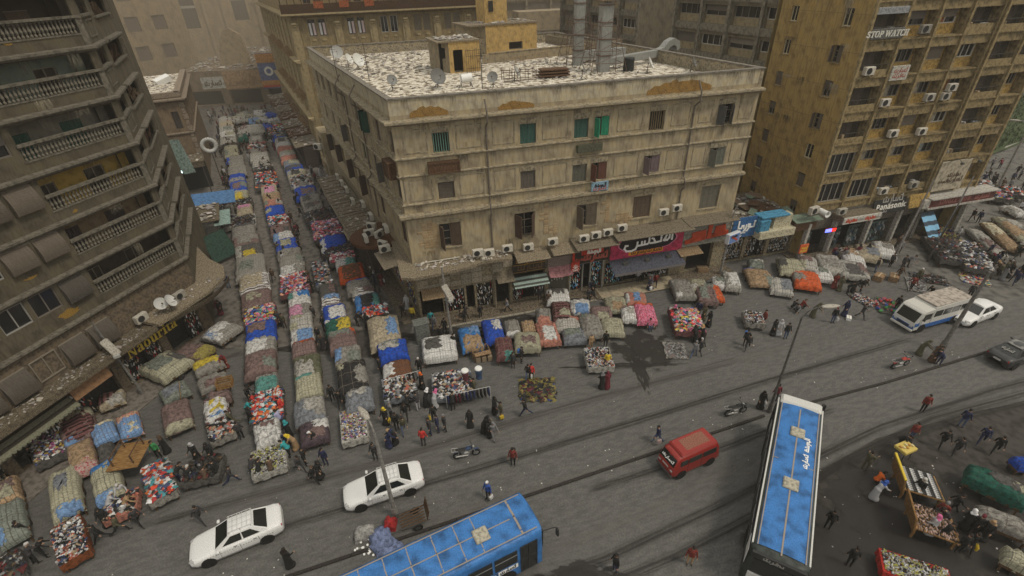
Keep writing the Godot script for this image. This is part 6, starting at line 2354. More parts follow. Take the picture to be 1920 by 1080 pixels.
func motorcycle(label: String,p: Vector3,yaw: float,col: Color):
	var o:=th("motorcycle",label,"motorcycle",p,yaw,"parked motorcycles")
	for x_ in [.66,-.62]:
		wheel(o,V(x_,.31,0),.31,.12,.35)
	var black:=pl("moto_black",K(.02,.02,.02),.5)
	var steel:=pl("moto_steel",K(.35,.35,.34),.35,.6)
	var paint:=pl("moto_%d" % int(col.r*100+col.b*50),col,.3)
	var m:=mb()
	for z in [-.08,.08]:
		m.tube([V(.66,.31,z),V(.45,.85,z),V(.4,1.0,z)],.025,6)
		m.tube([V(-.62,.31,z),V(-.1,.35,z),V(.4,.75,z)],.025,6)
		m.tube([V(-.62,.31,z*1.4),V(-.5,.72,z*1.4)],.03,6)
	pt(o,"frame",m,steel)
	m=mb()
	m.rb(V(.0,.42,0),V(.42,.34,.26),.08)
	m.cyl(V(.1,.3,.14),V(-.75,.38,.17),.04,.055,8)
	pt(o,"engine",m,steel)
	m=mb()
	m.rb(V(.2,.84,0),V(.5,.24,.3),.1)
	m.rb(V(-.62,.66,0),V(.42,.06,.16),.02)
	m.rb(V(.68,.66,0),V(.36,.05,.14),.02)
	pt(o,"fuel_tank",m,paint)
	m=mb()
	m.rb(V(-.36,.82,0),V(.7,.12,.28),.05)
	pt(o,"seat",m,black)
	m=mb()
	m.tube([V(.32,1.08,-.38),V(.4,1.04,-.2),V(.4,1.0,0),V(.4,1.04,.2),V(.32,1.08,.38)],.02,6)
	for s in [-1,1]:
		m.cyl(V(.38,1.04,.22*s),V(.42,1.24,.3*s),.01,.01,4)
		m.lathe(V(.42,1.26,.32*s),[V2(0,.01),V2(.06,.01),V2(.06,-.01),V2(0,-.01)],8,Basis(Vector3.BACK,PI/2))
	pt(o,"handlebar",m,black)
	m=mb()
	m.lathe(V(.52,.9,0),[V2(.0,.06),V2(.09,.04),V2(.1,.0),V2(.04,-.1)],10,Basis(Vector3.BACK,-PI/2))
	pt(o,"headlight",m,M("headlight"))
	m=mb()
	m.tube([V(-.55,.86,-.16),V(-.98,.92,-.14),V(-1.0,.92,.14),V(-.55,.86,.16)],.02,6)
	m.cyl(V(-.75,.89,-.14),V(-.75,.89,.14),.015,.015,5)
	pt(o,"luggage_rack",m,steel)
	o.rotation.z=.0
func lamp_post(label: String,p: Vector3,toward: float,h: float,arm: float,r:=.11,lean:=Vector2.ZERO,head:=1.0,tone:=.2):
	var o:=th("street_lamp",label,"street lamp",p,toward,"street lamps")
	var pm:=mat("post_%d" % int(tone*20),K(tone,tone*.95,tone*.88),.65,"grime",2.0)
	var top:=V(lean.x,h,lean.y)
	var m:=mb()
	m.cyl(Vector3.ZERO,V(0,.9,0),r*1.7,r*1.5,10)
	m.cyl(V(0,.9,0),top*.75,r*1.1,r*.85,10,false)
	m.cyl(top*.75,top,r*.85,r*.65,10)
	pt(o,"pole",m,pm)
	if arm>.05:
		m=mb()
		m.tube([top,top+V(arm*.25,.5,0),top+V(arm*.65,.72,0),top+V(arm,.75,0)],r*.45,8)
		pt(o,"arm",m,pm)
		var hd:=mb()
		var rows:=[]
		for i in 7:
			var f:=i/6.0
			var w:=.16*sin(PI*(.12+.8*f))*head+.02
			var q:=[]
			for j in 8:
				var a:=TAU*j/8
				q.append(top+V(arm-.1+f*1.0*head,.75+sin(a)*w*.55,cos(a)*w))
			rows.append(q)
		hd.skin(rows,true)
		hd.tri(rows[6][0],rows[6][3],rows[6][5])
		var hp:=pt(o,"lamp_head",hd,M("lamp_shell"))
		var gl:=mb()
		gl.rb(top+V(arm+.5*head,.67,0),V(.5*head,.1,.2*head),.04)
		pt(hp,"lamp_glass",gl,M("lamp_glass"))
# ---------------------------------------------------------------- people
func field_mesh(caps: Array,cell: float,k: float,into: Dictionary):
	var lo:=Vector3.ONE*1e9
	var hi:=-lo
	for c in caps:
		for e in 2:
			var r: float=c[2+e]+.03
			lo=lo.min(c[e]-Vector3.ONE*r)
			hi=hi.max(c[e]+Vector3.ONE*r)
	lo -= Vector3.ONE*cell*2
	var n:=Vector3i(((hi-lo)/cell).ceil())+Vector3i(3,3,3)
	var sy:=n.x
	var sz:=n.x*n.y
	var f:=PackedFloat32Array()
	f.resize(n.x*n.y*n.z)
	f.fill(1.0)
	var near:=PackedFloat32Array()
	near.resize(f.size())
	near.fill(1.0)
	var zone:=PackedByteArray()
	zone.resize(f.size())
	for c in caps:
		var a: Vector3=c[0]
		var d: Vector3=c[1]-a
		var dd:=maxf(d.length_squared(),1e-8)
		var r0: float=c[2]
		var r1: float=c[3]
		var reach:=maxf(r0,r1)+cell*2.0+k
		var mn:=Vector3i((a.min(c[1])-Vector3.ONE*reach-lo)/cell).clampi(0,9999)
		var mx:=Vector3i((a.max(c[1])+Vector3.ONE*reach-lo)/cell)+Vector3i.ONE
		for z in range(mn.z,mini(mx.z,n.z)):
			for y in range(mn.y,mini(mx.y,n.y)):
				var i:=mn.x+y*sy+z*sz
				for x in range(mn.x,mini(mx.x,n.x)):
					var p:=lo+V(x,y,z)*cell
					var t:=clampf((p-a).dot(d)/dd,.0,1.0)
					var s:=p.distance_to(a+d*t)-lerpf(r0,r1,t)
					var o:=f[i]
					var h:=clampf(.5+.5*(o-s)/k,.0,1.0)
					f[i]=lerpf(o,s,h)-k*h*(1.0-h)
					if s<near[i]:
						near[i]=s
						zone[i]=c[4]
					i+=1
	var id:=PackedInt32Array()
	id.resize(f.size())
	id.fill(-1)
	var vs:=PackedVector3Array()
	var ns:=PackedVector3Array()
	var zs:=PackedByteArray()
	for z in n.z-1:
		for y in n.y-1:
			for x in n.x-1:
				var i:=x+y*sy+z*sz
				var m:=0
				var q:=[i,i+1,i+sy,i+sy+1,i+sz,i+sz+1,i+sz+sy,i+sz+sy+1]
				for e in 8:
					if f[q[e]]<.0:
						m+=1
				if m==0 or m==8:
					continue
				var g_:=V(f[q[1]]+f[q[3]]+f[q[5]]+f[q[7]]-f[q[0]]-f[q[2]]-f[q[4]]-f[q[6]],f[q[2]]+f[q[3]]+f[q[6]]+f[q[7]]-f[q[0]]-f[q[1]]-f[q[4]]-f[q[5]],f[q[4]]+f[q[5]]+f[q[6]]+f[q[7]]-f[q[0]]-f[q[1]]-f[q[2]]-f[q[3]])/(4.0*cell)
				var mean:=(f[q[0]]+f[q[1]]+f[q[2]]+f[q[3]]+f[q[4]]+f[q[5]]+f[q[6]]+f[q[7]])/8.0
				var c0:=lo+(V(x,y,z)+Vector3.ONE*.5)*cell
				if g_.length_squared()>.01:
					c0 -= (g_*mean/g_.length_squared()).limit_length(cell*.7)
				id[i]=vs.size()
				vs.append(c0)
				ns.append(g_.normalized())
				var best:=9.0
				var bz:=0
				for e in 8:
					if near[q[e]]<best:
						best=near[q[e]]
						bz=zone[q[e]]
				zs.append(bz)
	for z in range(1,n.z-1):
		for y in range(1,n.y-1):
			for x in range(1,n.x-1):
				var i:=x+y*sy+z*sz
				var inside:=f[i]<.0
				for ax in 3:
					var st: int=[1,sy,sz][ax]
					if inside==(f[i+st]<.0):
						continue
					var u: int=[sy,sz,1][ax]
					var w: int=[sz,1,sy][ax]
					var c:=[id[i-u-w],id[i-w],id[i],id[i-u]]
					if c[0]<0 or c[1]<0 or c[2]<0 or c[3]<0:
						continue
					var zz: int=zs[c[0]]
					if not into.has(zz):
						into[zz]=mb()
					var mb: MB=into[zz]
					var b:=mb.v.size()
					for e in 4:
						mb.v.append(vs[c[e]])
						mb.n.append(ns[c[e]])
						mb.u.append(V2(vs[c[e]].x,vs[c[e]].y))
					if inside:
						mb.x.append_array(PackedInt32Array([b,b+2,b+1,b,b+3,b+2]))
					else:
						mb.x.append_array(PackedInt32Array([b,b+1,b+2,b,b+2,b+3]))
var hand_v:={}
func figure(pose: Dictionary) -> ArrayMesh:
	var caps:=[]
	var lean: float=deg_to_rad(pose.get("lean",.0))
	var drop: float=pose.get("drop",.0)
	var hip:=V(0,.92-drop,0)
	var up:=Basis(Vector3.RIGHT,lean)
	var tp:=func(v: Vector3) -> Vector3: return hip+up*v
	var robe: bool=pose.get("robe",false)
	var fat:=1.12 if robe else 1.0
	caps.append([hip+V(-.08,.0,0),hip+V(.08,.0,0),.12,.12,1 if not robe else 0])
	caps.append([tp.call(V(0,.1,0)),tp.call(V(0,.38,.01)),.14*fat,.155*fat,0])
	caps.append([tp.call(V(-.06,.02,0)),tp.call(V(.06,.02,0)),.135,.135,0])
	caps.append([tp.call(V(-.14,.47,0)),tp.call(V(.14,.47,0)),.085,.085,0])
	caps.append([tp.call(V(0,.5,0)),tp.call(V(0,.6,.02)),.06,.055,3 if robe else 2])
	for s in [0,1]:
		var sd:=1.0 if s==1 else -1.0
		var leg: Array=pose.legs[s]
		var ha:=deg_to_rad(leg[0])
		var kb:=deg_to_rad(leg[1])
		var h: Vector3=hip+V(.09*sd,-.02,0)
		var kn:=h+V(.02*sd,-cos(ha)*.42,sin(ha)*.42)
		var an:=kn+V(0,-cos(ha-kb)*.42,sin(ha-kb)*.42)
		var lift:=.05-an.y if an.y<.05 else .0
		kn.y+=lift
		an.y+=lift
		if not robe:
			caps.append([h,kn,.09,.064,1])
			caps.append([kn,an,.062,.046,1])
		var td:=V(0,-sin(ha-kb)*.6,1).normalized()
		caps.append([an+V(0,-.02,-.02),an+V(.02*sd,-.045,0)+td*.15,.045,.035,4])
		var arm: Array=pose.arms[s]
		var sh: Vector3=tp.call(V(.185*sd,.47,0))
		var d0:=up*(Basis(Vector3.RIGHT,-deg_to_rad(arm[0]))*V(.12*sd+arm[2]*sd,-1,0)).normalized()
		var el:=sh+d0*.29
		var d1:=(Basis(Vector3.RIGHT,-deg_to_rad(arm[1]))*d0).normalized()
		var wr:=el+d1*.25
		caps.append([sh,el,.062*fat,.05*fat,0])
		caps.append([el,wr,.05*fat,.042,0])
	if robe:
		caps.append([hip+V(0,.05,0),V(0,.2,-.02),.17,.24,0])
		caps.append([V(-.1,.14,.05),V(.1,.14,.05),.2,.2,0])
		caps.append([V(.03,.14,-.12),hip,.16,.12,0])
	var zs:={}
	field_mesh(caps,.042,.035,zs)
	var hb:=Basis(Vector3.RIGHT,lean*.55+deg_to_rad(pose.get("nod",8.0)))
	var hc: Vector3=tp.call(V(0,.7,.025))
	var hp:=func(v: Vector3) -> Vector3: return hc+hb*v
	var hd:=[]
	var sc:=3 if robe else 2
	hd.append([hp.call(V(0,.02,-.015)),hp.call(V(0,.03,.015)),.088,.086,2])
	hd.append([hp.call(V(0,-.03,.02)),hp.call(V(0,-.075,.045)),.065,.042,2])
	hd.append([hp.call(V(0,.01,.095)),hp.call(V(0,-.025,.112)),.01,.015,2])
	hd.append([hp.call(V(-.03,.03,.088)),hp.call(V(.03,.03,.088)),.014,.014,2])
	hd.append([hp.call(V(-.02,-.055,.082)),hp.call(V(.02,-.055,.082)),.01,.01,2])
	for sd in [-1,1]:
		hd.append([hp.call(V(.088*sd,.02,-.01)),hp.call(V(.092*sd,-.02,-.005)),.016,.012,sc])
	hd.append([hp.call(V(0,.045,-.03)),hp.call(V(0,.062,.028)),.093,.082,3])
	hd.append([hp.call(V(0,-.03,-.05)),hp.call(V(0,.03,-.045)),.062 if not robe else .1,.08,3])
	if robe:
		for sd in [-1,1]:
			hd.append([hp.call(V(.075*sd,.05,.02)),hp.call(V(.05*sd,-.13,.03)),.045,.07,3])
		hd.append([hp.call(V(-.1,-.2,-.03)),hp.call(V(.1,-.2,-.03)),.09,.09,3])
	field_mesh(hd,.016,.012,zs)
	if hand_v.is_empty():
		var hn:=[]
		hn.append([V(-.02,-.03,0),V(.02,-.03,0),.022,.022,2])
		hn.append([V(-.024,-.07,.004),V(.024,-.07,.004),.019,.019,2])
		for i in 4:
			var x_:=-.033+.022*i
			var l: float=[.055,.075,.08,.068][i]
			hn.append([V(x_,-.085,.006),V(x_,-.085-l*.55,.012),.0095,.009,2])
			hn.append([V(x_,-.085-l*.55,.012),V(x_,-.085-l,.036),.009,.008,2])
		hn.append([V(.036,-.035,.006),V(.06,-.07,.03),.013,.011,2])
		hn.append([V(.06,-.07,.03),V(.062,-.1,.045),.011,.009,2])
		field_mesh(hn,.0085,.006,hand_v)
	for s in [0,1]:
		var sd:=1.0 if s==1 else -1.0
		var arm: Array=pose.arms[s]
		var sh: Vector3=tp.call(V(.185*sd,.47,0))
		var d0:=up*(Basis(Vector3.RIGHT,-deg_to_rad(arm[0]))*V(.12*sd+arm[2]*sd,-1,0)).normalized()
		var el:=sh+d0*.29
		var d1:=(Basis(Vector3.RIGHT,-deg_to_rad(arm[1]))*d0).normalized()
		var wr:=el+d1*.25
		var y_:=-d1
		var x_:=V(0,0,-sd).cross(y_)
		x_=(V(0,0,1)*-sd-y_*y_.dot(V(0,0,1)*-sd))
		if x_.length()<.1:
			x_=V(-sd,0,0)
		x_=-x_.normalized()
		var B:=Basis(x_*1.0,y_,x_.cross(y_))
		var src: MB=hand_v[2]
		var dst: MB=zs[2]
		var off:=dst.v.size()
		for i in src.v.size():
			dst.v.append(wr+B*src.v[i])
			dst.n.append(B*src.n[i])
			dst.u.append(Vector2.ZERO)
		for q in src.x:
			dst.x.append(q+off)
	var am:=ArrayMesh.new()
	for z in 5:
		if not zs.has(z):
			continue
		var mb: MB=zs[z]
		var arr:=[]
		arr.resize(Mesh.ARRAY_MAX)
		arr[Mesh.ARRAY_VERTEX]=mb.v
		arr[Mesh.ARRAY_NORMAL]=mb.n
		arr[Mesh.ARRAY_TEX_UV]=mb.u
		arr[Mesh.ARRAY_INDEX]=mb.x
		am.add_surface_from_arrays(Mesh.PRIMITIVE_TRIANGLES,arr)
		am.surface_set_name(am.get_surface_count()-1,str(z))
	return am
var figs:={}
const POSES:={
	"stand": {"legs": [[2,4],[-3,2]],"arms": [[5,15,.1],[-4,20,.1]]},
	"walk": {"legs": [[26,10],[-20,24]],"arms": [[-24,20,.05],[26,30,.05]],"lean": 6.0},
	"stride": {"legs": [[-24,34],[30,8]],"arms": [[30,40,.05],[-28,15,.05]],"lean": 9.0},
	"browse": {"legs": [[14,10],[2,4]],"arms": [[62,25,-.05],[50,35,.0]],"lean": 34.0,"nod": 22.0},
	"reach": {"legs": [[6,6],[-6,4]],"arms": [[70,20,.0],[10,60,.1]],"lean": 14.0,"nod": 20.0},
	"hold": {"legs": [[3,4],[-2,4]],"arms": [[28,88,.0],[24,80,.0]],"nod": 24.0},
	"squat": {"legs": [[96,138],[88,132]],"arms": [[58,24,.1],[50,30,.1]],"lean": 26.0,"drop": .6,"nod": 10.0},
	"sit": {"legs": [[84,84],[80,82]],"arms": [[30,40,.1],[35,50,.1]],"lean": 8.0,"drop": .44},
	"robe": {"robe": true,"legs": [[6,4],[-4,4]],"arms": [[12,50,.05],[10,55,.05]]},
	"robewalk": {"robe": true,"legs": [[16,6],[-12,12]],"arms": [[20,60,.1],[-10,40,.1]],"lean": 7.0},
	"robelean": {"robe": true,"legs": [[6,4],[-4,4]],"arms": [[60,25,.0],[55,30,.0]],"lean": 26.0,"nod": 20.0},
}
func person(x: float,z: float,face: float,pose: String,coat,legs,hair,label: String,bag:=0,y:=.0,s:=1.0):
	if not figs.has(pose):
		figs[pose]=figure(POSES[pose])
	var o:=MeshInstance3D.new()
	o.name="person"
	o.mesh=figs[pose]
	o.position=V(x,y,z)
	o.rotation.y=deg_to_rad(face+90.0)
	o.scale=Vector3.ONE*s
	tag(o,label,"person","people in the market street")
	var cols:=[COATS[coat] if coat is String else coat,COATS[legs] if legs is String else legs,K(.33,.2,.13),COATS[hair] if hair is String else hair,K(.03,.028,.026)]
	for i in o.mesh.get_surface_count():
		var zn:=int(o.mesh.surface_get_name(i))
		var c: Color=cols[zn]
		o.set_surface_override_material(i,pl("wear_%d_%d_%d" % [int(c.r*250),int(c.g*250),int(c.b*250)],c,.85))
	add_child(o,true)
	if bag>0:
		var m:=mb()
		var c:=[g(.6),K(.06,.16,.45),K(.5,.35,.03),g(.03),K(.45,.33,.32),K(.15,.45,.05)][bag-1] as Color
		if bag==4 or bag==2:
			m.rb(V(0,1.22,-.24),V(.34,.46,.2),.07)
			pt(o,"rucksack",m,pl("bag_%d" % bag,c,.8))
		else:
			m.rb(V(.3,.5,.05),V(.14,.4,.32),.06,Basis(Vector3.RIGHT,.15))
			m.cyl(V(.3,.68,.0),V(.27,.82,.02),.012,.012,4)
			pt(o,"carried_bag",m,pl("bag_%d" % bag,c,.6))
# ---------------------------------------------------------------- market carts
var goodsm:={}
func tarp_rows(w: float,l: float,y0: float,h: float,seed_: int,e:=6.0,rough:=1.0,n:=17) -> Array:
	var nz:=FastNoiseLite.new()
	nz.seed=seed_
	nz.frequency=.9
	nz.fractal_octaves=3
	var rows:=[]
	for i in n:
		var v:=2.0*i/(n-1)-1.0
		v=signf(v)*pow(absf(v),.62)
		var r:=[]
		for j in n:
			var u:=2.0*j/(n-1)-1.0
			u=signf(u)*pow(absf(u),.62)
			var k:=pow(maxf(.0,1.0-pow(absf(u),e)),.42)*pow(maxf(.0,1.0-pow(absf(v),e)),.42)
			var a:=nz.get_noise_3d(u*w*1.3,v*l*1.3,.0)
			var b:=nz.get_noise_3d(u*w*3.4,v*l*3.4,7.0)
			var sag:=.0
			for q in [-.55,.0,.55]:
				sag+=.055*exp(-pow((v-q)/.06,2))+.04*exp(-pow((u-q)/.06,2))
			var y:=y0+(h-y0)*k*(1.0+.16*a*rough)+(.06*b*rough-sag)*k+.1*(h-y0)*k*(1-u*u)*(1-v*v)
			var sw:=1.0+.07*k*(1.0-k)*4.0+.05*a*rough
			r.append(V(u*w*.5*sw,y,v*l*.5*sw))
		rows.append(r)
	return rows
func cart(o: Node3D,w: float,l: float,y: float):
	var wood:=M("cart_wood")
	var m:=mb()
	m.b2(V(-w/2,y-.09,-l/2),V(w/2,y,l/2))
	m.b2(V(-w/2-.02,y-.16,-l/2-.02),V(-w/2+.06,y+.02,l/2+.02))
	m.b2(V(w/2-.06,y-.16,-l/2-.02),V(w/2+.02,y+.02,l/2+.02))
	pt(o,"cart_bed",m,wood)
	for q in [[-1,1],[1,1],[1,-1],[-1,-1]]:
		m=mb()
		m.bx(V(q[0]*(w/2-.12),(y-.09)/2,q[1]*(l/2-.15)),V(.08,y-.09,.08))
		pt(o,"leg",m,wood)
	m=mb()
	for s in [-1,1]:
		m.lathe(V(s*(w/2-.06),.26,0),[V2(.0,.05),V2(.26,.05),V2(.28,.0),V2(.26,-.05),V2(.0,-.05)],10,Basis(Vector3.BACK,PI/2))
	pt(o,"wheel_pair",m,pl("cart_wheel",K(.03,.028,.026),.85))
func rope_mesh(rows: Array) -> MB:
	var m:=mb()
	var n:=rows.size()
	var mid:=n/2
	for q in [mid-4,mid,mid+4]:
		for i in n-1:
			m.cyl(rows[q][i]+V(0,.015,0),rows[q][i+1]+V(0,.015,0),.01,.01,3,false)
			m.cyl(rows[i][q]+V(0,.015,0),rows[i+1][q]+V(0,.015,0),.01,.01,3,false)
	return m
func bale(x: float,z: float,yaw: float,w: float,l: float,h: float,col: String,pattern: String,label: String,patches:=[]):
	var o:=th("covered_cart",label,"market stall",V(x,0,z),yaw-90.0,"covered market carts")
	var sd:=int(absf(x*91.0+z*37.0))
	var y0:=minf(.72,h*.5)
	if patches.is_empty() and w>1.2:
		rng.seed=sd
		for i in 1+sd % 2:
			var a:=rf(.0,.6)
			var b:=rf(.0,.6)
			patches=patches+[[a,b,a+rf(.25,.5),b+rf(.2,.45),["grey","lgrey","mauve","gbeige","dgrey","ggrey"][rng.randi() % 6]]]
	cart(o,w,l,y0)
	var rows:=tarp_rows(w*1.03,l*1.03,y0-.12,h,sd,[3.2,4.5,6.0][sd % 3],1.5)
	var m:=mb()
	m.skin(rows,false,false)
	pt(o,"cover",m,cloth(CLOTHS[col],pattern,.9 if pattern in ["knit","check"] else 1.6))
	pt(o,"rope_net",rope_mesh(rows),pl("rope_%d" % (sd % 3),[K(.1,.08,.06),K(.25,.21,.16),K(.06,.06,.065)][sd % 3],.9))
	rng.seed=sd
	for p in patches:
		var n:=rows.size()-1
		var pr:=[]
		var k:=9
		for i in k:
			var r:=[]
			for j in k:
				var fu:=clampf(lerpf(p[0],p[2],j/float(k-1))+.03*sin(i*2.1+sd),.0,1.0)*n
				var fv:=clampf(lerpf(p[1],p[3],i/float(k-1))+.03*sin(j*1.7+sd),.0,1.0)*n
				var a:=mini(int(fv),n-1)
				var b:=mini(int(fu),n-1)
				var q:=(rows[a][b] as Vector3).lerp(rows[a][b+1],fu-b).lerp((rows[a+1][b] as Vector3).lerp(rows[a+1][b+1],fu-b),fv-a)
				var c:=(rows[n/2][n/2] as Vector3)-V(0,.6,0)
				var edge:=.0 if i==0 or j==0 or i==k-1 or j==k-1 else 1.0
				r.append(q+(q-c).normalized()*(.02+edge*(.035+.03*rng.randf())))
			pr.append(r)
		m=mb()
		m.skin(pr,false,false)
		pt(o,"top_cloth",m,cloth(CLOTHS[p[4]],p[5] if p.size()>5 else "cloth"))
func lump_mesh(kind: String) -> ArrayMesh:
	if goodsm.has(kind):
		return goodsm[kind]
	var m:=mb()
	match kind:
		"cloth":
			var rows:=[]
			for i in 4:
				var r:=[]
				for j in 5:
					var u:=j/2.0-1.0
					var v:=i/1.5-1.0
					r.append(V(u*.2*(1+.1*sin(i*3.0)),.09*(1-u*u)*(1-v*v)+.03*sin(j*2.6+i*1.9)+.02,v*.13))
				rows.append(r)
			m.skin(rows,false,false)
		"box":
			m.rb(V(0,.05,0),V(.24,.1,.15),.02)
		"bag":
			m.rb(V(0,.12,0),V(.3,.24,.2),.07)
			m.tube([V(-.08,.22,0),V(-.05,.34,0),V(.05,.34,0),V(.08,.22,0)],.012,4)
		_:
			return shoe_mesh()
	goodsm[kind]=m.mesh()
	return goodsm[kind]
func pal(name_: String) -> Array:
	match name_:
		"bright": return [K(.6,.05,.06),K(.65,.3,.35),g(.6),K(.6,.45,.08),K(.06,.12,.4),g(.03),K(.55,.15,.25),K(.1,.3,.25),g(.5),K(.5,.25,.1)]
		"pink": return [K(.6,.2,.3),K(.65,.4,.45),g(.65),K(.5,.05,.08),g(.05),K(.15,.2,.4),K(.6,.3,.2),K(.3,.12,.12)]
		"dark": return [g(.015),g(.025),g(.03),g(.05),K(.03,.04,.08),K(.12,.02,.02),g(.3),K(.06,.045,.03),K(.1,.07,.04),g(.02)]
		"blackwhite": return [g(.015),g(.02),g(.55),g(.65),g(.02),K(.05,.07,.15),g(.3),K(.4,.3,.2),K(.4,.12,.08)]
		"red": return [K(.55,.06,.03),K(.6,.16,.04),g(.6),g(.03),K(.06,.25,.28),K(.4,.04,.04),g(.5),K(.05,.07,.15)]
		"paper": return [g(.65),g(.5),K(.5,.42,.3),K(.1,.15,.4),K(.45,.3,.06),g(.04),K(.35,.1,.25),g(.6),K(.3,.12,.1),g(.08)]
		"olive": return [K(.17,.14,.04),K(.12,.1,.04),g(.02),g(.03),K(.1,.02,.03),K(.22,.18,.06),g(.02)]
		"specs": return [g(.4),g(.02),K(.4,.38,.08),g(.25),g(.5),g(.03),K(.35,.34,.1),g(.55),K(.25,.2,.15)]
		"grey": return [g(.2),g(.35),g(.12),g(.45),K(.25,.15,.14),g(.05),g(.28)]
		"bags": return [K(.5,.05,.05),K(.06,.12,.45),K(.1,.35,.1),K(.5,.15,.2),K(.55,.3,.3),K(.15,.2,.45),K(.5,.12,.06)]
	return [g(.3)]
func heap(x: float,z: float,yaw: float,w: float,l: float,h: float,kind: String,pal_: String,n: int,label: String,skirt:="dgrey",size:=1.0,mound:=.25):
	var ground:=h<.2
	var o:=th("goods_sheet" if ground else "goods_cart",label,"ground stall" if ground else "market stall",V(x,0,z),yaw-90.0,"wares laid on the ground" if ground else "open carts of wares")
	var sd:=int(absf(x*53.0+z*71.0))+n
	rng.seed=sd
	if not ground:
		cart(o,w,l,h-.1)
	var m:=mb()
	if ground:
		var rows:=[]
		for i in 9:
			var r:=[]
			for j in 9:
				var u:=j/4.0-1.0
				var v:=i/4.0-1.0
				var rr:=1.0+.06*sin(i*1.7+sd)*(1 if absf(u)==1.0 else 0)+.05*sin(j*2.3+sd)
				r.append(V(u*w*.5*rr,.02+rf(0,.03)+(.06 if absf(u)==1.0 or absf(v)==1.0 else .0),v*l*.5*rr))
			rows.append(r)
		m.skin(rows,false,false)
	else:
		for q in [[-1,0],[1,0],[0,1],[0,-1]]:
			var T:=Transform3D(Basis(Vector3.UP,atan2(q[0],q[1])),Vector3.ZERO)
			var half:=(l if q[0]!=0 else w)*.5+.03
			var out:=(w if q[0]!=0 else l)*.5+.04
			for i in 10:
				var a:=-half+i*half/5.0
				var b:=a+half/5.0
				var za:=out+.03*sin(i*2.4)
				var zb:=out+.03*sin((i+1)*2.4)
				m.quad(T*V(a,h-.5+.05*sin(i*1.3),za+.05),T*V(b,h-.5+.05*sin((i+1)*1.3),zb+.05),T*V(b,h,zb),T*V(a,h,za))
		m.quad(V(-w/2-.05,h-.02,l/2+.05),V(w/2+.05,h-.02,l/2+.05),V(w/2+.05,h-.02,-l/2-.05),V(-w/2-.05,h-.02,-l/2-.05))
	pt(o,"ground_sheet" if ground else "cloth_skirt",m,cloth(CLOTHS[skirt]))
	var ws:=[]
	var cs:=[]
	var P:=pal(pal_)
	for i in int(n*1.8):
		var u:=rf(-1,1)
		var v:=rf(-1,1)
		var y:=(.04 if ground else h)+mound*(1-u*u)*(1-v*v)*rf(.4,1.0)
		var b:=Basis.from_euler(V(rf(-.4,.4),rf(0,TAU),rf(-.4,.4))).scaled(Vector3.ONE*size*rf(.5,.95))
		ws.append(Transform3D(b,V(u*w*.47,y,v*l*.47)))
		var c: Color=P[rng.randi() % P.size()]
		cs.append(c*rf(.45,1.0))
	stuff(o,"heaped_wares",lump_mesh(kind),tinted(),ws,cs)
func hung_rail(o: Node3D,p: Vector3,len_: float,yaw: float,h: float,P: Array,seed_: int):
	rng.seed=seed_
	var T:=Transform3D(Basis(Vector3.UP,deg_to_rad(yaw)),p)
	var m:=mb()
	m.cyl(V(-len_/2,h,0),V(len_/2,h,0),.02,.02,5)
	for s in [-1,1]:
		m.cyl(V(s*len_/2,0,0),V(s*len_/2,h,0),.025,.025,5)
	pt(o,"clothes_rail",m,M("rack_steel"),T)
	var n:=int(len_/.28)
	for i in n:
		m=mb()
		var x_:=-len_/2+(i+.5)*len_/n
		var rows:=[]
		for k in 5:
			var f:=k/4.0
			var hw:=.06+.2*minf(1.0,f*2.5)
			rows.append([V(x_-.07,h-.05-f*.8,-hw),V(x_+.03,h-f*.8,0),V(x_+.07,h-.05-f*.8,hw),V(x_-.04,h-f*.8,.02)])
		m.skin(rows,true)
		var c: Color=P[rng.randi() % P.size()]
		pt(o,"hung_garment",m,pl("wear_%d_%d_%d" % [int(c.r*250),int(c.g*250),int(c.b*250)],c,.85),T)
func crowd_mass(o: Node3D,pose: String,spots: Array):
	if not figs.has(pose):
		figs[pose]=figure(POSES[pose])
	var am: ArrayMesh=figs[pose].duplicate()
	for i in am.get_surface_count():
		var zn:=int(am.surface_get_name(i))
		am.surface_set_material(i,tinted() if zn==0 else pl("mass_%d" % zn,[g(.1),g(.02),K(.33,.2,.13),g(.02),g(.03)][zn],.85))
	var ws:=[]
	var cs:=[]
	for q in spots:
		ws.append(Transform3D(Basis(Vector3.UP,rf(0,TAU)),q))
		cs.append(COATS[["black","black","char","navy","brown","grey","maroon","olive","lgrey"][rng.randi() % 9]])
	stuff(o,"crowd",am,null,ws,cs)
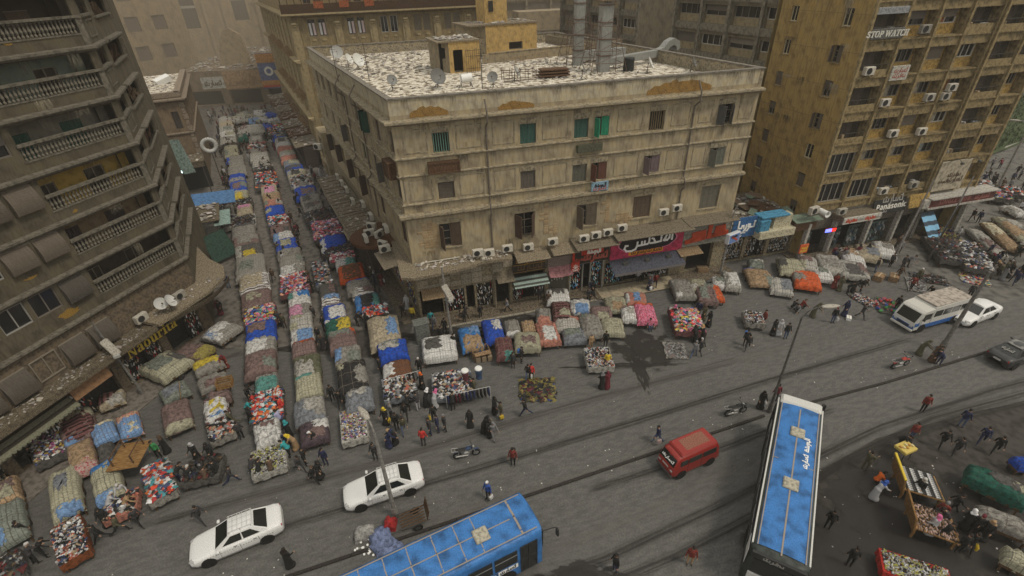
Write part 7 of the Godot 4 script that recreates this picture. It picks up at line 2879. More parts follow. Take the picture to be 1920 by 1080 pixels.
# ---------------------------------------------------------------- ground
func sheet(called: String,pts: Array,y: float,m: Material,label:=""):
	var poly:=PackedVector2Array()
	for p in pts:
		poly.append(V2(p[0],-p[1]))
	var b:=mb()
	if Geometry2D.is_polygon_clockwise(poly):
		poly.reverse()
	var tr:=Geometry2D.triangulate_polygon(poly)
	for k in range(0,tr.size(),3):
		var q:=[]
		for e in 3:
			var v:=poly[tr[k+e]]
			q.append(V(v.x,y,-v.y))
		if (q[1]-q[0]).cross(q[2]-q[0]).y<0:
			b.tri(q[0],q[2],q[1])
		else:
			b.tri(q[0],q[1],q[2])
	setting(called,b,m,label)
func soft_mat(key: String,col: Color,radial: int,strength: float) -> StandardMaterial3D:
	if mats.has(key):
		return mats[key]
	var im:=Image.create(128,128,false,Image.FORMAT_RGBA8)
	var nz:=FastNoiseLite.new()
	nz.seed=key.length()*7
	nz.frequency=.035
	nz.fractal_octaves=4
	for y in 128:
		for x in 128:
			var a:=.0
			var n:=nz.get_noise_2d(x,y)
			if radial==2:
				var n2:=nz.get_noise_2d(x*3.0,y*.25)
				a=(1.0-y/127.0)*smoothstep(.0,.3,1.0-absf(x-63.5)/63.5)*clampf(.55+n2*1.6,.0,1.0)*smoothstep(.0,.4,1.0-y/127.0)
			elif radial==1:
				var d:=V2(x-63.5,y-63.5).length()/63.5
				a=smoothstep(.0,.35,.95-d+n*.9)*smoothstep(.0,.2,1.0-d)
			else:
				var d:=absf(x-63.5)/63.5
				a=smoothstep(.0,.8,1.0-d)*(.65+n*.8)*smoothstep(.0,.12,1.0-absf(y-63.5)/63.5)
			im.set_pixel(x,y,K(1,1,1,clampf(a*strength,.0,1.0)))
	var m:=pl(key,col,.9)
	m.albedo_texture=ImageTexture.create_from_image(im)
	m.transparency=BaseMaterial3D.TRANSPARENCY_ALPHA
	m.texture_repeat=false
	return m
func streak(called: String,pts: Array,w: float,y: float,m: Material):
	var b:=mb()
	var n:=pts.size()
	for i in n:
		var a:=V(pts[i][0],y,pts[i][1])
		var d:=V(pts[mini(i+1,n-1)][0]-pts[maxi(i-1,0)][0],0,pts[mini(i+1,n-1)][1]-pts[maxi(i-1,0)][1]).normalized()
		var s:=V(-d.z,0,d.x)*w*.5
		b.vert(a-s,Vector3.UP,V2(.0,float(i)/(n-1)))
		b.vert(a+s,Vector3.UP,V2(1.0,float(i)/(n-1)))
		if i>0:
			var k:=i*2
			b.x.append_array(PackedInt32Array([k-2,k,k-1,k-1,k,k+1]))
	setting(called,b,m)
func shared_materials():
	mat("central_wall",K(.4,.35,.26),.92,"plaster",7.0,"streak",5.5)
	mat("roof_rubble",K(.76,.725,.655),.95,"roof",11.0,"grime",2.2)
	mat("old_wood",K(.16,.11,.08),.85,"wood",1.5)
	mat("shop_stone",K(.3,.26,.19),.92,"plaster",2.0,"grime",1.7)
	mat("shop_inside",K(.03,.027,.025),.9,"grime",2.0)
	mat("display_board",K(.015,.015,.016),.8,"fine",1.0)
	mat("canopy_concrete",K(.36,.33,.27),.95,"rubble",2.2,"grime",1.6)
	mat("sheet_grey",K(.27,.25,.21),.75,"grime",1.8,"rubble",1.5)
	mat("tan_board",K(.36,.32,.25),.85,"wood",1.2)
	mat("sign_black",K(.03,.022,.016),.6,"grime",1.5)
	mat("sign_red",K(.5,.045,.025),.5,"grime",2.0)
	mat("sheet_rust",K(.22,.14,.1),.85,"wood",1.6,"rubble",1.2)
	mat("kiosk_dark",K(.06,.045,.04),.9,"grime",1.5)
	mat("pale_wood",K(.45,.38,.28),.85,"wood",1.0)
	mat("grey_lumber",K(.24,.21,.18),.9,"wood",1.2)
	mat("left_canopy",K(.2,.18,.145),.95,"rubble",2.0,"grime",2.2)
	mat("balcony_brown",K(.1,.07,.05),.85,"wood",2.0)
	mat("pier_white",K(.42,.4,.36),.8,"grime",2.0)
	mat("green_board",K(.17,.22,.17),.85,"grime",1.0)
	mat("box_cream",K(.5,.46,.33),.7,"grime",2.0)
	mat("pale_block_trim",K(.46,.37,.26),.92,"plaster",12.0)
	mat("bus_blue",K(.05,.2,.52),.45,"fine",4.0,"grime",6.0)
	mat("bus_white",K(.6,.6,.57),.5,"fine",3.0)
	mat("lamp_shell",K(.4,.37,.32),.6,"grime",1.0)
	mat("cart_wood",K(.14,.1,.065),.85,"wood",1.2)
	mat("cardboard",K(.28,.18,.1),.85,"grime",1.5)
	mat("stand_wood",K(.36,.25,.12),.8,"wood",1.5)
	pl("dish_iron",K(.07,.06,.055),.7)
	pl("spot_iron",K(.07,.07,.065),.5)
	pl("bronze",K(.25,.14,.03),.5)
	pl("sign_white",K(.65,.63,.58),.6)
	pl("sign_rust",K(.3,.07,.05),.6)
	pl("sign_ink",K(.012,.01,.014),.45)
	pl("letter_white",K(.78,.77,.74),.5)
	pl("letter_red",K(.42,.06,.025),.5)
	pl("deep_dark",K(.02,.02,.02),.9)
	pl("iron_black",K(.05,.045,.04),.7)
	pl("iron_rust",K(.12,.08,.06),.8)
	pl("white_ware2",K(.68,.68,.66),.5)
	pl("letter_pale",K(.62,.6,.54),.5)
	pl("letter_brown",K(.09,.06,.04),.6)
	pl("letter_dullred",K(.3,.12,.1),.6)
	pl("letter_dim",K(.3,.29,.27),.5)
	pl("ornament_gold2",K(.6,.45,.06),.5)
	pl("seam",K(.12,.12,.12),.6)
	pl("taillight",K(.3,.015,.012),.3)
	pl("arch_black",K(.012,.012,.012),.9)
	pl("grille_black",K(.02,.02,.02),.5)
	pl("plate",K(.4,.4,.38),.5)
	pl("rack_steel",K(.5,.5,.49),.5)
	pl("bar_black",K(.03,.03,.03),.5)
	glass("car_glass",K(.012,.014,.013))
	glass("headlight",K(.35,.35,.35))
	glass("lamp_glass",K(.3,.3,.28))
func M(key: String) -> StandardMaterial3D:
	return mats[key]
func ground():
	var earth:=mat("ground_asphalt",K(.12,.113,.103),.92,"grime",9.0,"fine",2.3)
	var b:=mb()
	b.quad(V(-500,-.012,300),V(500,-.012,300),V(500,-.012,-600),V(-500,-.012,-600))
	setting("ground",b,earth,"dusty asphalt ground of the square")
	var road:=StandardMaterial3D.new()
	road.resource_name="road_asphalt"
	road.albedo_color=K(.115,.112,.106).linear_to_srgb()
	road.roughness=.88
	road.albedo_texture=tx.fine
	road.uv1_scale=V(.06,.02,1)
	road.detail_enabled=true
	road.detail_albedo=tx.fine
	road.detail_blend_mode=BaseMaterial3D.BLEND_MODE_MUL
	road.detail_uv_layer=BaseMaterial3D.DETAIL_UV_2
	road.uv2_triplanar=true
	road.uv2_scale=Vector3.ONE/7.5
	mats["road_asphalt"]=road
	b=mb()
	var o:=V(-60,-.008,2.0)
	var u:=dirv(18.0)
	var n:=V(-u.z,0,u.x)
	b.quad(o+u*.0-n*23.5,o+u*.0+n*14.0,o+u*190.0+n*14.0,o+u*190.0-n*23.5)
	setting("road",b,road,"grey asphalt road with worn tyre tracks")
	sheet("market_street",[[-29,-36],[-9.5,-33],[-9.6,-39],[-28,-79],[-58,-150],[-82,-150],[-52,-84],[-33,-46]],-.008,mat("market_dust",K(.17,.155,.138),.94,"grime",6.0,"fine",1.6),"dusty ground of the market street")
	sheet("square_corner",[[40,-36],[140,-70],[140,-120],[70,-100],[46,-58]],-.0065,mat("far_asphalt",K(.14,.133,.122),.92,"grime",8.0),"asphalt beyond the tower")
	sheet("dirt_ground",[[13.5,-9],[14.5,-15.5],[18.5,-20.0],[25,-23.0],[34,-25.2],[52,-28],[60,-5],[30,4]],-.0062,mat("dark_dirt",K(.06,.054,.048),.9,"grime",5.0,"fine",1.5),"dark oily dirt beside the road at the lower right")
	var pts:=[[-42.0,-5.6],[-12.7,-14.97],[18.18,-25.32],[18.95,-25.6],[28.8,-28.2],[43.8,-32.7],[80,-44]]
	for i in pts.size()-1:
		var p:=V(pts[i][0],0,pts[i][1])
		var q:=V(pts[i+1][0],0,pts[i+1][1])
		if i==2:
			continue
		var len_:=p.distance_to(q)
		var k:=maxi(1,int(len_/1.5))
		for e in k:
			var c:=mb()
			c.rb(V(0,.05,0),V(len_/k-.02,.14,.2),.03)
			var d:=(q-p).normalized()
			pt(self,"kerb_stone",c,mat("kerb_dark",K(.035,.03,.027),.9,"grime",1.0),Transform3D(Basis(d,Vector3.UP,V(-d.z,0,d.x)),p.lerp(q,(e+.5)/k))).set_meta("kind","structure")
	var F:=fT(C0,14.0)
	var pave:=mat("pavement",K(.22,.2,.17),.9,"grime",3.0,"rubble",4.0)
	b=mb()
	b.rb(V(16.4,.05,1.0),V(34,.14,2.2),.03)
	b.rb(V(52.0,.05,.8),V(22,.14,2.2),.03)
	var pv:=pt(self,"pavement",b,pave,F)
	tag(pv,"low grey pavement along the shop fronts","","","structure")
	rng.seed=3
	for i in 14:
		b=mb()
		b.rb(V(18.5+(i % 7)*1.22,.13,.75+(i/7)*1.12),V(1.2,.05,1.1),.012)
		pt(pv,"paving_slab",b,mat("slab_pale_%d" % (i % 2),[K(.36,.32,.25),K(.33,.29,.23)][i % 2],.9,"plaster",2.0))
	for i in 16:
		b=mb()
		b.rb(V(2.6+i*.95,.1,2.15),V(.93,.16,.22),.03)
		pt(pv,"kerb_stone",b,mat("kerb_pale",K(.33,.3,.24),.9,"grime",1.2))
	b=mb()
	b.rb(V(-13,.06,1.3),V(27,.16,2.8),.03)
	pv=pt(self,"pavement",b,mat("pavement_dark",K(.17,.15,.13),.9,"grime",3.0),fT(LF,73.0))
	tag(pv,"dark pavement in front of the balcony block's shops","","","structure")
	b=mb()
	b.rb(V(20,.06,.9),V(40,.16,1.8),.03)
	pv=pt(self,"pavement",b,pave,fT(C0+dirv(116.5)*39.8,-63.5))
	tag(pv,"pavement along the side street wall","","","structure")
	var tyre:=soft_mat("tyre_mark",K(.035,.033,.031),0,.7)
	var pale:=soft_mat("worn_band",K(.17,.16,.148),0,.4)
	var wet:=soft_mat("wet_stain",K(.03,.027,.025),1,.75)
	wet.roughness=.45
	var y:=-.003
	for q in [[[-2,-13.2],[5,-15.4],[12,-18.2],[18,-20.8],[26,-24],[36,-27],[52,-31]],[[2,-13.0],[9,-15.4],[16,-18.4],[22,-21.4],[30,-24.6],[42,-27.6]],[[18,-19.5],[24,-22.0],[32,-24.6],[44,-27.0],[60,-30]],[[-24,-18],[-10,-22.2],[4,-27.0],[20,-32]],[[-20,-16.0],[-6,-20.6],[8,-25.0],[22,-29.6],[36,-34]],[[4,-19.5],[14,-22.6],[24,-26.0]]]:
		streak("tyre_mark",q,.9,y,tyre)
		y+=.0006
	for q in [[[-20,-19],[-4,-24.2],[12,-29.5],[30,-35]],[[-10,-16.4],[4,-20.8],[18,-25.2]],[[30,-29.5],[46,-34.5],[60,-39]],[[0,-15.2],[10,-19],[16,-21.8]]]:
		streak("worn_band",q,1.1,y,pale)
		y+=.0006
	for q in [[11.4,-33.4,3.4,3.2],[-6.5,-36.4,5.0,1.6],[.5,-38.2,4.0,1.4],[3.2,-14.2,3.0,1.2],[21.5,-17.0,5.0,4.5],[8.9,-31.3,6.0,.4],[10.3,-31.0,.7,3.4],[24.5,-17.2,6.0,5.0],[3.0,-12.6,7.0,2.4],[17,-15,5,5]]:
		var s:=mb()
		s.vert(V(q[0]-q[2],y,q[1]+q[3]),Vector3.UP,V2(0,0))
		s.vert(V(q[0]+q[2],y,q[1]+q[3]),Vector3.UP,V2(1,0))
		s.vert(V(q[0]+q[2],y,q[1]-q[3]),Vector3.UP,V2(1,1))
		s.vert(V(q[0]-q[2],y,q[1]-q[3]),Vector3.UP,V2(0,1))
		s.x=PackedInt32Array([0,2,1,0,3,2])
		setting("ground_stain",s,wet)
		y+=.0006
	rng.seed=17
	var ws:=[]
	var cs:=[]
	var lm:=mb()
	lm.quad(V(-.1,0,.07),V(.0,.03,.08),V(.02,.03,-.07),V(-.1,.0,-.07))
	lm.quad(V(.0,.03,.08),V(.11,.0,.06),V(.1,.0,-.08),V(.02,.03,-.07))
	for i in 330:
		var f:=rng.randf()
		var p:=Vector3.ZERO
		if i<120:
			p=V(-40,0,-6.2)+(V(44,0,-32.8)-V(-40,0,-6.2))*f+V(rf(-.3,.3),0,-absf(rng.randfn(.2,1.3)))
		elif i<210:
			p=V(rf(-24,40),0,0)
			p.z=-12.0-(p.x+24)*.3-rf(0,14)
		elif i<270:
			p=V(rf(14,28),0,rf(-22,-12))
		else:
			var t:=rf(0,60)
			p=V(-18,0,-26)+dirv(115.5)*t+V(rf(-6,8),0,0)
		ws.append(Transform3D(Basis.from_euler(V(rf(-.2,.2),rf(0,TAU),rf(-.2,.2))).scaled(Vector3.ONE*rf(.12,.5)),p+V(0,.02,0)))
		var c:=rf(.25,.7)
		cs.append(K(c,c*.97,c*.9))
	var lo:=stuff(self,"litter",lm.mesh(),tinted(),ws,cs)
	tag(lo,"scraps of paper littering the asphalt")
# ---------------------------------------------------------------- vehicles and street furniture
func street_things():
	for q in [["nearer white taxi with a roof rack, beside the lamp post and hand cart",-8.61,-20.1,-160.8,true],["white taxi with a chequered roof rack nearest the picture's lower left",-16.6,-17.1,-155.0,true],["white sedan without a roof rack behind the minibus",42.1,-36.2,-158.9,false]]:
		sedan(q[0],V(q[1],0,q[2]),q[3],K(.74,.74,.73),q[4],q[4]).scale=Vector3.ONE*1.09
	var bk:=sedan("black sedan with a pale roof and a lettered rear window, leaving at the right",V(41.0,0,-30.6),19.0,K(.02,.021,.022),false)
	bk.scale=Vector3.ONE*1.09
	var m:=mb()
	m.rb(V(-.4,1.475,0),V(1.0,.03,.95),.01)
	pt(bk,"pale_roof_panel",m,mat("taxi_grey",K(.22,.22,.21),.5,"grime",2.0))
	script_part(bk,"line",.7,V(-1.62,1.12,.4),M("letter_dim"),.16,.01)
	var lt:=bk.get_child(bk.get_child_count()-1) as Node3D
	lt.transform=Transform3D(Basis(Vector3.UP,-PI/2)*Basis(Vector3.RIGHT,-.95),V(-1.42,1.2,-.4))
	red_van(V(11.25,0,-21.5),-157.0)
	minibus(V(37.6,0,-35.9),197.0)
	bus("long blue bus roof with tan seams and two hatches, in the foreground",V(-4.84,0,-13.66),25.6,0)
	bus("blue roofed bus with white edges standing on the right",V(15.85,0,-18.3),58.6,1)
	for n in get_children():
		if n.name.begins_with("city_bus") or n.name=="minibus" or n.name=="red_van":
			n.scale=Vector3.ONE*(1.1 if n.name!="minibus" else 1.05)
	var o:=th("blue_car","roof of a blue car just entering at the lower left","car",V(-19.6,0,-9.9),20.0)
	m=mb()
	pt(o,"body",box_shell(3.8,1.6,.3,1.6,.5),M("bus_blue"))
	m=mb()
	m.b2(V(-1.5,1.0,-.83),V(1.5,1.4,.83))
	pt(o,"side_window",m,M("car_glass"))
	for x_ in [1.2,-1.2]:
		for s in [-.7,.7]:
			wheel(o,V(x_,.3,s),.3,.2)
	motorcycle("black motorcycle parked on the road left of the coral scarf",V(-3.5,0,-22.6),12.0,K(.03,.05,.1))
	motorcycle("dark motorcycle parked beside the divider near the white sack",V(16.1,0,-25.6),14.0,K(.02,.02,.022))
	motorcycle("motorcycle with a red tank near the leaning lamp post",V(31.2,0,-30.0),16.0,K(.35,.04,.03))
	lamp_post("curved lamp post rising beside the nearer taxi",V(-7.62,0,-18.32),128.0,7.4,.5,.12,Vector2.ZERO,1.2,.24)
	lamp_post("lamp post with a boxy lantern before the corner shop",V(-5.74,0,-36.3),.0,7.3,.0,.1,V2(-.1,.2),1.0,.2)
	lamp_post("lamp post with a boxy lantern at the balcony block's shops",V(-30.18,0,-29.81),.0,7.3,.0,.1,V2(-.6,0),1.0,.16)
	lamp_post("tall dark lamp post on the divider with its head out to the right",V(18.68,0,-25.7),4.0,8.6,1.2,.09,Vector2.ZERO,1.2,.1)
	lamp_post("thick leaning lamp post beside the white sedan",V(36.18,0,-31.99),.0,7.6,.0,.15,V2(.4,0),1.0,.17)
	lamp_post("pale lamp post with a red and blue sign box",V(22.34,0,-45.22),14.0,7.3,.35,.09,Vector2.ZERO,.8,.24)
	lamp_post("thin dark post standing in the side street",V(-13.92,0,-44.03),.0,5.4,.0,.06,V2(-.4,0),1.0,.06)
	lamp_post("pale post leaning across the red fascia",yf(10.6,0,3.0),.0,8.5,.0,.1,V2(1.4,-1.0),1.0,.24)
	lamp_post("second pale post crossing the red fascia",yf(16.8,0,2.6),.0,8.0,.0,.1,V2(1.0,-.6),1.0,.24)
	lamp_post("far lamp post beside the green bank",V(68,0,-64.5),150.0,9.0,1.2,.14,Vector2.ZERO,1.2,.2)
	lamp_post("thin dark post before the striped blue cloth",V(45.5,0,-46.5),.0,6.5,.0,.07,V2(.5,0),1.0,.05)
	var i:=0
	for q in [["lantern_box","pale boxy lantern hung on the lamp post before the corner shop",V(-5.55,4.9,-35.9),20.0],["lantern_box","pale boxy lantern hung on the lamp post by the balcony block",V(-30.0,5.3,-29.3),40.0]]:
		o=th(q[0],q[1],"lantern",q[2],q[3])
		m=mb()
		m.rb(Vector3.ZERO,V(.55,1.5,.42),.08,Basis(Vector3.RIGHT,-.5)*Basis(Vector3.BACK,.3))
		pt(o,"lantern",m,M("lamp_shell"))
		m=mb()
		m.rb(V(.1,-.62,.4),V(.45,.3,.3),.05)
		pt(o,"lantern_glass",m,M("lamp_glass"))
		i+=1
	o=th("sign_box","red, white and blue illuminated style sign box on the pale lamp post","sign",V(22.6,4.6,-44.9),30.0)
	m=mb()
	m.rb(Vector3.ZERO,V(1.7,1.1,.45),.05)
	pt(o,"box",m,pl("sign_box_white",K(.5,.52,.55),.5))
	m=mb()
	m.b2(V(-.75,-.45,.22),V(.75,.45,.24))
	pt(o,"blue_face",m,pl("sign_face_blue",K(.12,.2,.42),.5))
	m=mb()
	stroke(m,[V2(-.4,.2),V2(.0,.0),V2(.4,-.25)],.2,.02)
	pt(o,"red_swoosh",m,M("letter_red"),X(V(0,0,.24)))
	script_part(o,"store",.9,V(-.5,.15,.24),M("sign_ink"),.2,.02)
	o=th("street_cabinet","grey metal street cabinet at the corner of the side street","cabinet",V(-8.2,0,-35.6),20.0)
	m=mb()
	m.rb(V(0,1.05,0),V(1.25,2.1,.9),.04)
	m.rb(V(0,2.13,0),V(1.4,.1,1.05),.03)
	pt(o,"case",m,mat("cabinet_grey",K(.17,.18,.17),.6,"grime",1.5,"streak",1.5))
	m=mb()
	m.b2(V(-.01,.2,.45),V(.01,2.0,.46))
	m.bx(V(.12,1.2,.47),V(.05,.2,.04))
	pt(o,"door_seam",m,M("seam"))
	o=th("hand_cart","dark slatted hand cart tipped beside the lamp post","hand cart",V(-6.3,0,-17.9),20.0)
	for k in 6:
		m=mb()
		m.rb(V(-.1,.55,-.5+k*.2),V(1.5,.05,.09),.015)
		pt(o,"slat",m,M("cart_wood"),Transform3D(Basis(Vector3.BACK,.15),Vector3.ZERO))
		m=mb()
		m.rb(V(.72,.98,-.5+k*.2),V(.05,.8,.09),.015)
		pt(o,"slat",m,M("cart_wood"),Transform3D(Basis(Vector3.BACK,-.25),V(-.2,.2,0)))
	m=mb()
	for z in [-.55,.55]:
		m.cyl(V(-1.5,.5,z),V(.8,.6,z),.035,.035,6)
	pt(o,"handle",m,M("iron_black"))
	for z in [-.6,.6]:
		wheel(o,V(.05,.28,z),.28,.1,.1)
	o=th("cloth_heap","collapsed grey and blue cloth heap with white cups by the divider","cloth",V(-8.4,0,-17.2),20.0)
	for q in [[.1,.5,.0,.55,1.2,K(.2,.25,.42),61],[-.8,-.3,-.4,.6,.9,K(.4,.39,.37),62],[.3,1.0,.5,.35,1.3,K(.2,.25,.42),63]]:
		m=mb()
		m.skin(tarp_rows(q[4],q[4]*1.3,.0,q[3],q[6],2.2,3.0,13),false,false)
		pt(o,"cloth",m,cloth(q[5]),Transform3D(Basis(Vector3.UP,q[0]*2.0),V(q[0],.01,q[1])))
	rng.seed=33
	for k in 14:
		m=mb()
		m.cyl(V(0,0,0),V(0,.08,.02),.06,.07,7)
		pt(o,"white_cup",m,M("white_ware2"),X(V(rf(-1.6,-.4),.03,rf(.1,1.3))))
	o=th("red_bundle","red bundle at the foot of the lamp post beside the taxi","bundle",V(-7.8,0,-17.7),.0)
	m=mb()
	m.skin(tarp_rows(.7,.8,.0,.7,5,2.4,2.0,11),false,false)
	pt(o,"cloth",m,cloth(K(.4,.03,.03)))
	o=th("cardboard_box","open cardboard carton beside the blue and tan bundles","carton",V(-2.9,0,-33.2),18.0)
	m=mb()
	for q in [[V(0,.4,.5),V(1.5,.8,.04)],[V(0,.4,-.5),V(1.5,.8,.04)],[V(.73,.4,0),V(.04,.8,.96)],[V(-.73,.4,0),V(.04,.8,.96)],[V(0,.03,0),V(1.42,.04,.96)],[V(0,.86,.75),V(1.4,.03,.5)]]:
		m.bx(q[0],q[1])
	pt(o,"carton",m,M("cardboard"))
	for k in 3:
		o=th("paper_bundle","wrapped paper bundle in front of the open carton, %s" % ["left one","middle one","right one"][k],"bundle",V(-3.1+k*.5,0,-32.4-k*.1),15.0)
		m=mb()
		m.rb(V(0,.28,0),V(.4,.56,.35),.05)
		pt(o,"wrap",m,mat("wrap_paper",K(.36,.31,.24),.85,"rubble",.7))
	for k in 2:
		o=th("garment_bust","white topped garment bust on the wide jeans cart, %s" % ["left","right"][k],"mannequin",V(-3.9+k*1.05,.95,-29.2-k*.2),.0)
		m=mb()
		m.lathe(Vector3.ZERO,[V2(.0,.0),V2(.26,.0),V2(.22,.3),V2(.3,.75),V2(.28,.95)],12)
		pt(o,"torso",m,pl("bust_%d" % k,[K(.1,.03,.04),K(.03,.06,.12)][k],.8))
		m=mb()
		m.lathe(Vector3.ZERO,[V2(.29,.92),V2(.31,1.0),V2(.25,1.08),V2(.0,1.1)],12)
		pt(o,"white_cap",m,M("white_ware2"))
	o=th("garment_rack","rack of hung jackets at the right hand row's open cart","rack",V(-8.6,0,-29.2),20.0)
	hung_rail(o,V(0,0,0),2.2,0,1.75,pal("blackwhite"),91)
	o=th("garment_rack","rack of hung coats along the wide jeans cart","rack",V(-3.6,0,-27.6),14.0)
	hung_rail(o,V(0,0,0),3.4,0,1.3,[g(.02),K(.12,.02,.03),g(.35),K(.03,.04,.1),g(.03)],92)
	for k in 2:
		o=th("display_stand",["sunglasses in rows on a stand with a yellow edged board","beige boxed stand of dark sunglasses"][k],"display stand",[V(24.0,0,-19.0),V(23.0,0,-16.5)][k],[-20.0,-24.0][k])
		m=mb()
		m.rb(V(.6,.85,0),V(2.2,.12,1.9),.03,Basis(Vector3.BACK,-.12))
		m.b2(V(-.4,0,-.8),V(-.3,.9,-.7))
		m.b2(V(-.4,0,.7),V(-.3,.9,.8))
		m.b2(V(1.5,0,-.8),V(1.6,.75,-.7))
		m.b2(V(1.5,0,.7),V(1.6,.75,.8))
		pt(o,"table",m,M("stand_wood"))
		m=mb()
		m.rb(V(-.6,1.25,0),V(.1,1.3,2.1),.02,Basis(Vector3.BACK,.2))
		pt(o,"back_board",m,M("stand_wood"))
		if k==0:
			m=mb()
			m.rb(V(-.72,1.9,0),V(.14,.12,2.1),.02)
			pt(o,"yellow_edge",m,pl("edge_yellow",K(.55,.4,.04),.5))
		rng.seed=800+k
		var ws:=[]
		var cs:=[]
		for a in 16:
			for c in 12:
				ws.append(Transform3D(Basis(Vector3.UP,rf(-.1,.1) if k==0 else rf(0,6)).scaled(V(.5,.8,.8)),V(-.3+a*.12,1.02-a*.0145,-.85+c*.155)))
				var v: float=[.02,.5,.3,.04][(a+(0 if k==0 else rng.randi())) % 4]
				cs.append(K(v,v,v) if k==0 else K(v,v*.75,v*.7))
		stuff(o,"sunglasses",lump_mesh("box") if k==0 else shoe_mesh(),tinted(),ws,cs)
	o=th("snack_box","small yellow snack box on a trestle at the kerb","stall",V(25.4,0,-21.3),20.0)
	m=mb()
	m.rb(V(0,1.0,0),V(1.1,.25,.8),.04)
	pt(o,"tray",m,pl("snack_yellow",K(.5,.38,.1),.6))
	m=mb()
	for e in [[-.4,-.3],[.4,-.3],[.4,.3],[-.4,.3]]:
		m.cyl(V(e[0],0,e[1]),V(e[0]*.9,.9,e[1]*.9),.03,.03,5)
	pt(o,"trestle",m,M("iron_black"))
	for k in 6:
		m=mb()
		m.rb(V(-.4+.16*k,1.17,.1*(k % 3-1)),V(.14,.1,.2),.03)
		pt(o,"snack",m,pl("snack_%d" % (k % 2),[K(.4,.2,.04),K(.55,.48,.25)][k % 2],.7))
	i=0
	for q in [[20.6,-45.9,"brown carton under the cardboard table"],[26.4,-42.6,"brown carton under the newspaper table"],[30.2,-43.6,"brown carton under the bright orange cart's right neighbour"],[36.4,-43.4,"brown carton at the front of the plastic wrapped bundle, left one"],[38.0,-43.2,"brown carton at the front of the plastic wrapped bundle, middle one"],[39.4,-43.0,"brown carton at the front of the plastic wrapped bundle, right one"],[31.0,-36.6,"small white carton near the scattered shoes"]]:
		o=th("cardboard_box",q[2],"carton",V(q[0],0,q[1]),10.0*i)
		m=mb()
		o.scale=Vector3.ONE*(1.0 if i<6 else .5)
		m.rb(V(0,.3,0),V(1.1,.6,.8),.02)
		pt(o,"carton",m,M("cardboard") if i<6 else M("white_ware2"))
		m=mb()
		m.b2(V(-.55,.601,-.06),V(.55,.606,.06))
		pt(o,"tape",m,pl("tape",K(.4,.33,.22),.4))
		i+=1
	o=th("fallen_board","brown wooden board lying on the asphalt right of the lamp post","board",V(22.6,.04,-43.2),60.0)
	m=mb()
	for k in 3:
		m.rb(V(0,0,-.32+k*.33),V(2.4,.05,.31),.015)
	pt(o,"plank",m,M("cardboard"))
	for q in [["standing_ladder","small white ladder leaning on the grey checked cart of the left row",V(-20.9,0,-31.2),110.0,1.6,5],["standing_ladder","light wooden bench frame lying beside the mattress cart",V(-26.4,0,-28.6),30.0,1.9,4]]:
		o=th(q[0],q[1],"ladder",q[2],q[3])
		m=mb()
		for s in [-.3,.3]:
			m.cyl(V(0,0,s),V(.5,q[4],s),.04,.04,5)
		for k in q[5]:
			var f: float=(k+.7)/q[5]
			m.cyl(V(.5*f,q[4]*f,-.3),V(.5*f,q[4]*f,.3),.03,.03,5)
		pt(o,"ladder_frame",m,M("pale_wood"))
	o=th("upturned_table","upturned wooden table on the pinkish cart","table",V(-25.9,1.55,-22.4),100.0)
	m=mb()
	m.rb(V(0,0,0),V(2.3,.08,1.9),.02)
	pt(o,"table_top",m,M("stand_wood"))
	for q in [[-.8,-.6],[.8,-.6],[.8,.6],[-.8,.6]]:
		m=mb()
		m.bx(V(q[0],.4,q[1]),V(.07,.75,.07))
		pt(o,"leg",m,M("old_wood"))
	m=mb()
	m.bx(V(0,.72,-.6),V(1.6,.06,.06))
	m.bx(V(0,.72,.6),V(1.6,.06,.06))
	m.bx(V(.8,.72,0),V(.06,.06,1.2))
	pt(o,"stretcher",m,M("old_wood"))
	o=th("wooden_crate","open wooden crate on the patterned blanket cart","crate",V(-22.6,1.4,-29.0),20.0)
	m=mb()
	for s in [-1,1]:
		for k in 3:
			m.bx(V(0,.12+k*.2,s*.42),V(1.1,.14,.04))
			m.bx(V(s*.55,.12+k*.2,0),V(.04,.14,.82))
	pt(o,"slat_side",m,M("stand_wood"))
	o=th("striped_cloth","blue and white striped cloth hung over a rail beside the tower","cloth",V(47.6,0,-51.5),14.0)
	m=mb()
	var rows:=[]
	for k in 9:
		var r:=[]
		for j in 7:
			r.append(V(-1.0+j*.33+.12*k,3.6-.42*k,.25*k+.08*sin(j*2.0)))
		rows.append(r)
	m.skin(rows,false,false)
	var sm_:=StandardMaterial3D.new()
	sm_.resource_name="striped_blue"
	sm_.albedo_color=K(.2,.42,.62).linear_to_srgb()
	sm_.roughness=.9
	sm_.albedo_texture=tx.stripe
	sm_.uv1_scale=V(.1,.11,1)
	pt(o,"cloth",m,sm_)
	m=mb()
	for x_ in [-1.1,1.2]:
		m.cyl(V(x_,0,0),V(x_,3.6,0),.04,.04,5)
	m.cyl(V(-1.1,3.6,0),V(1.2,3.6,0),.04,.04,5)
	pt(o,"rail",m,M("iron_black"))
	crowd()
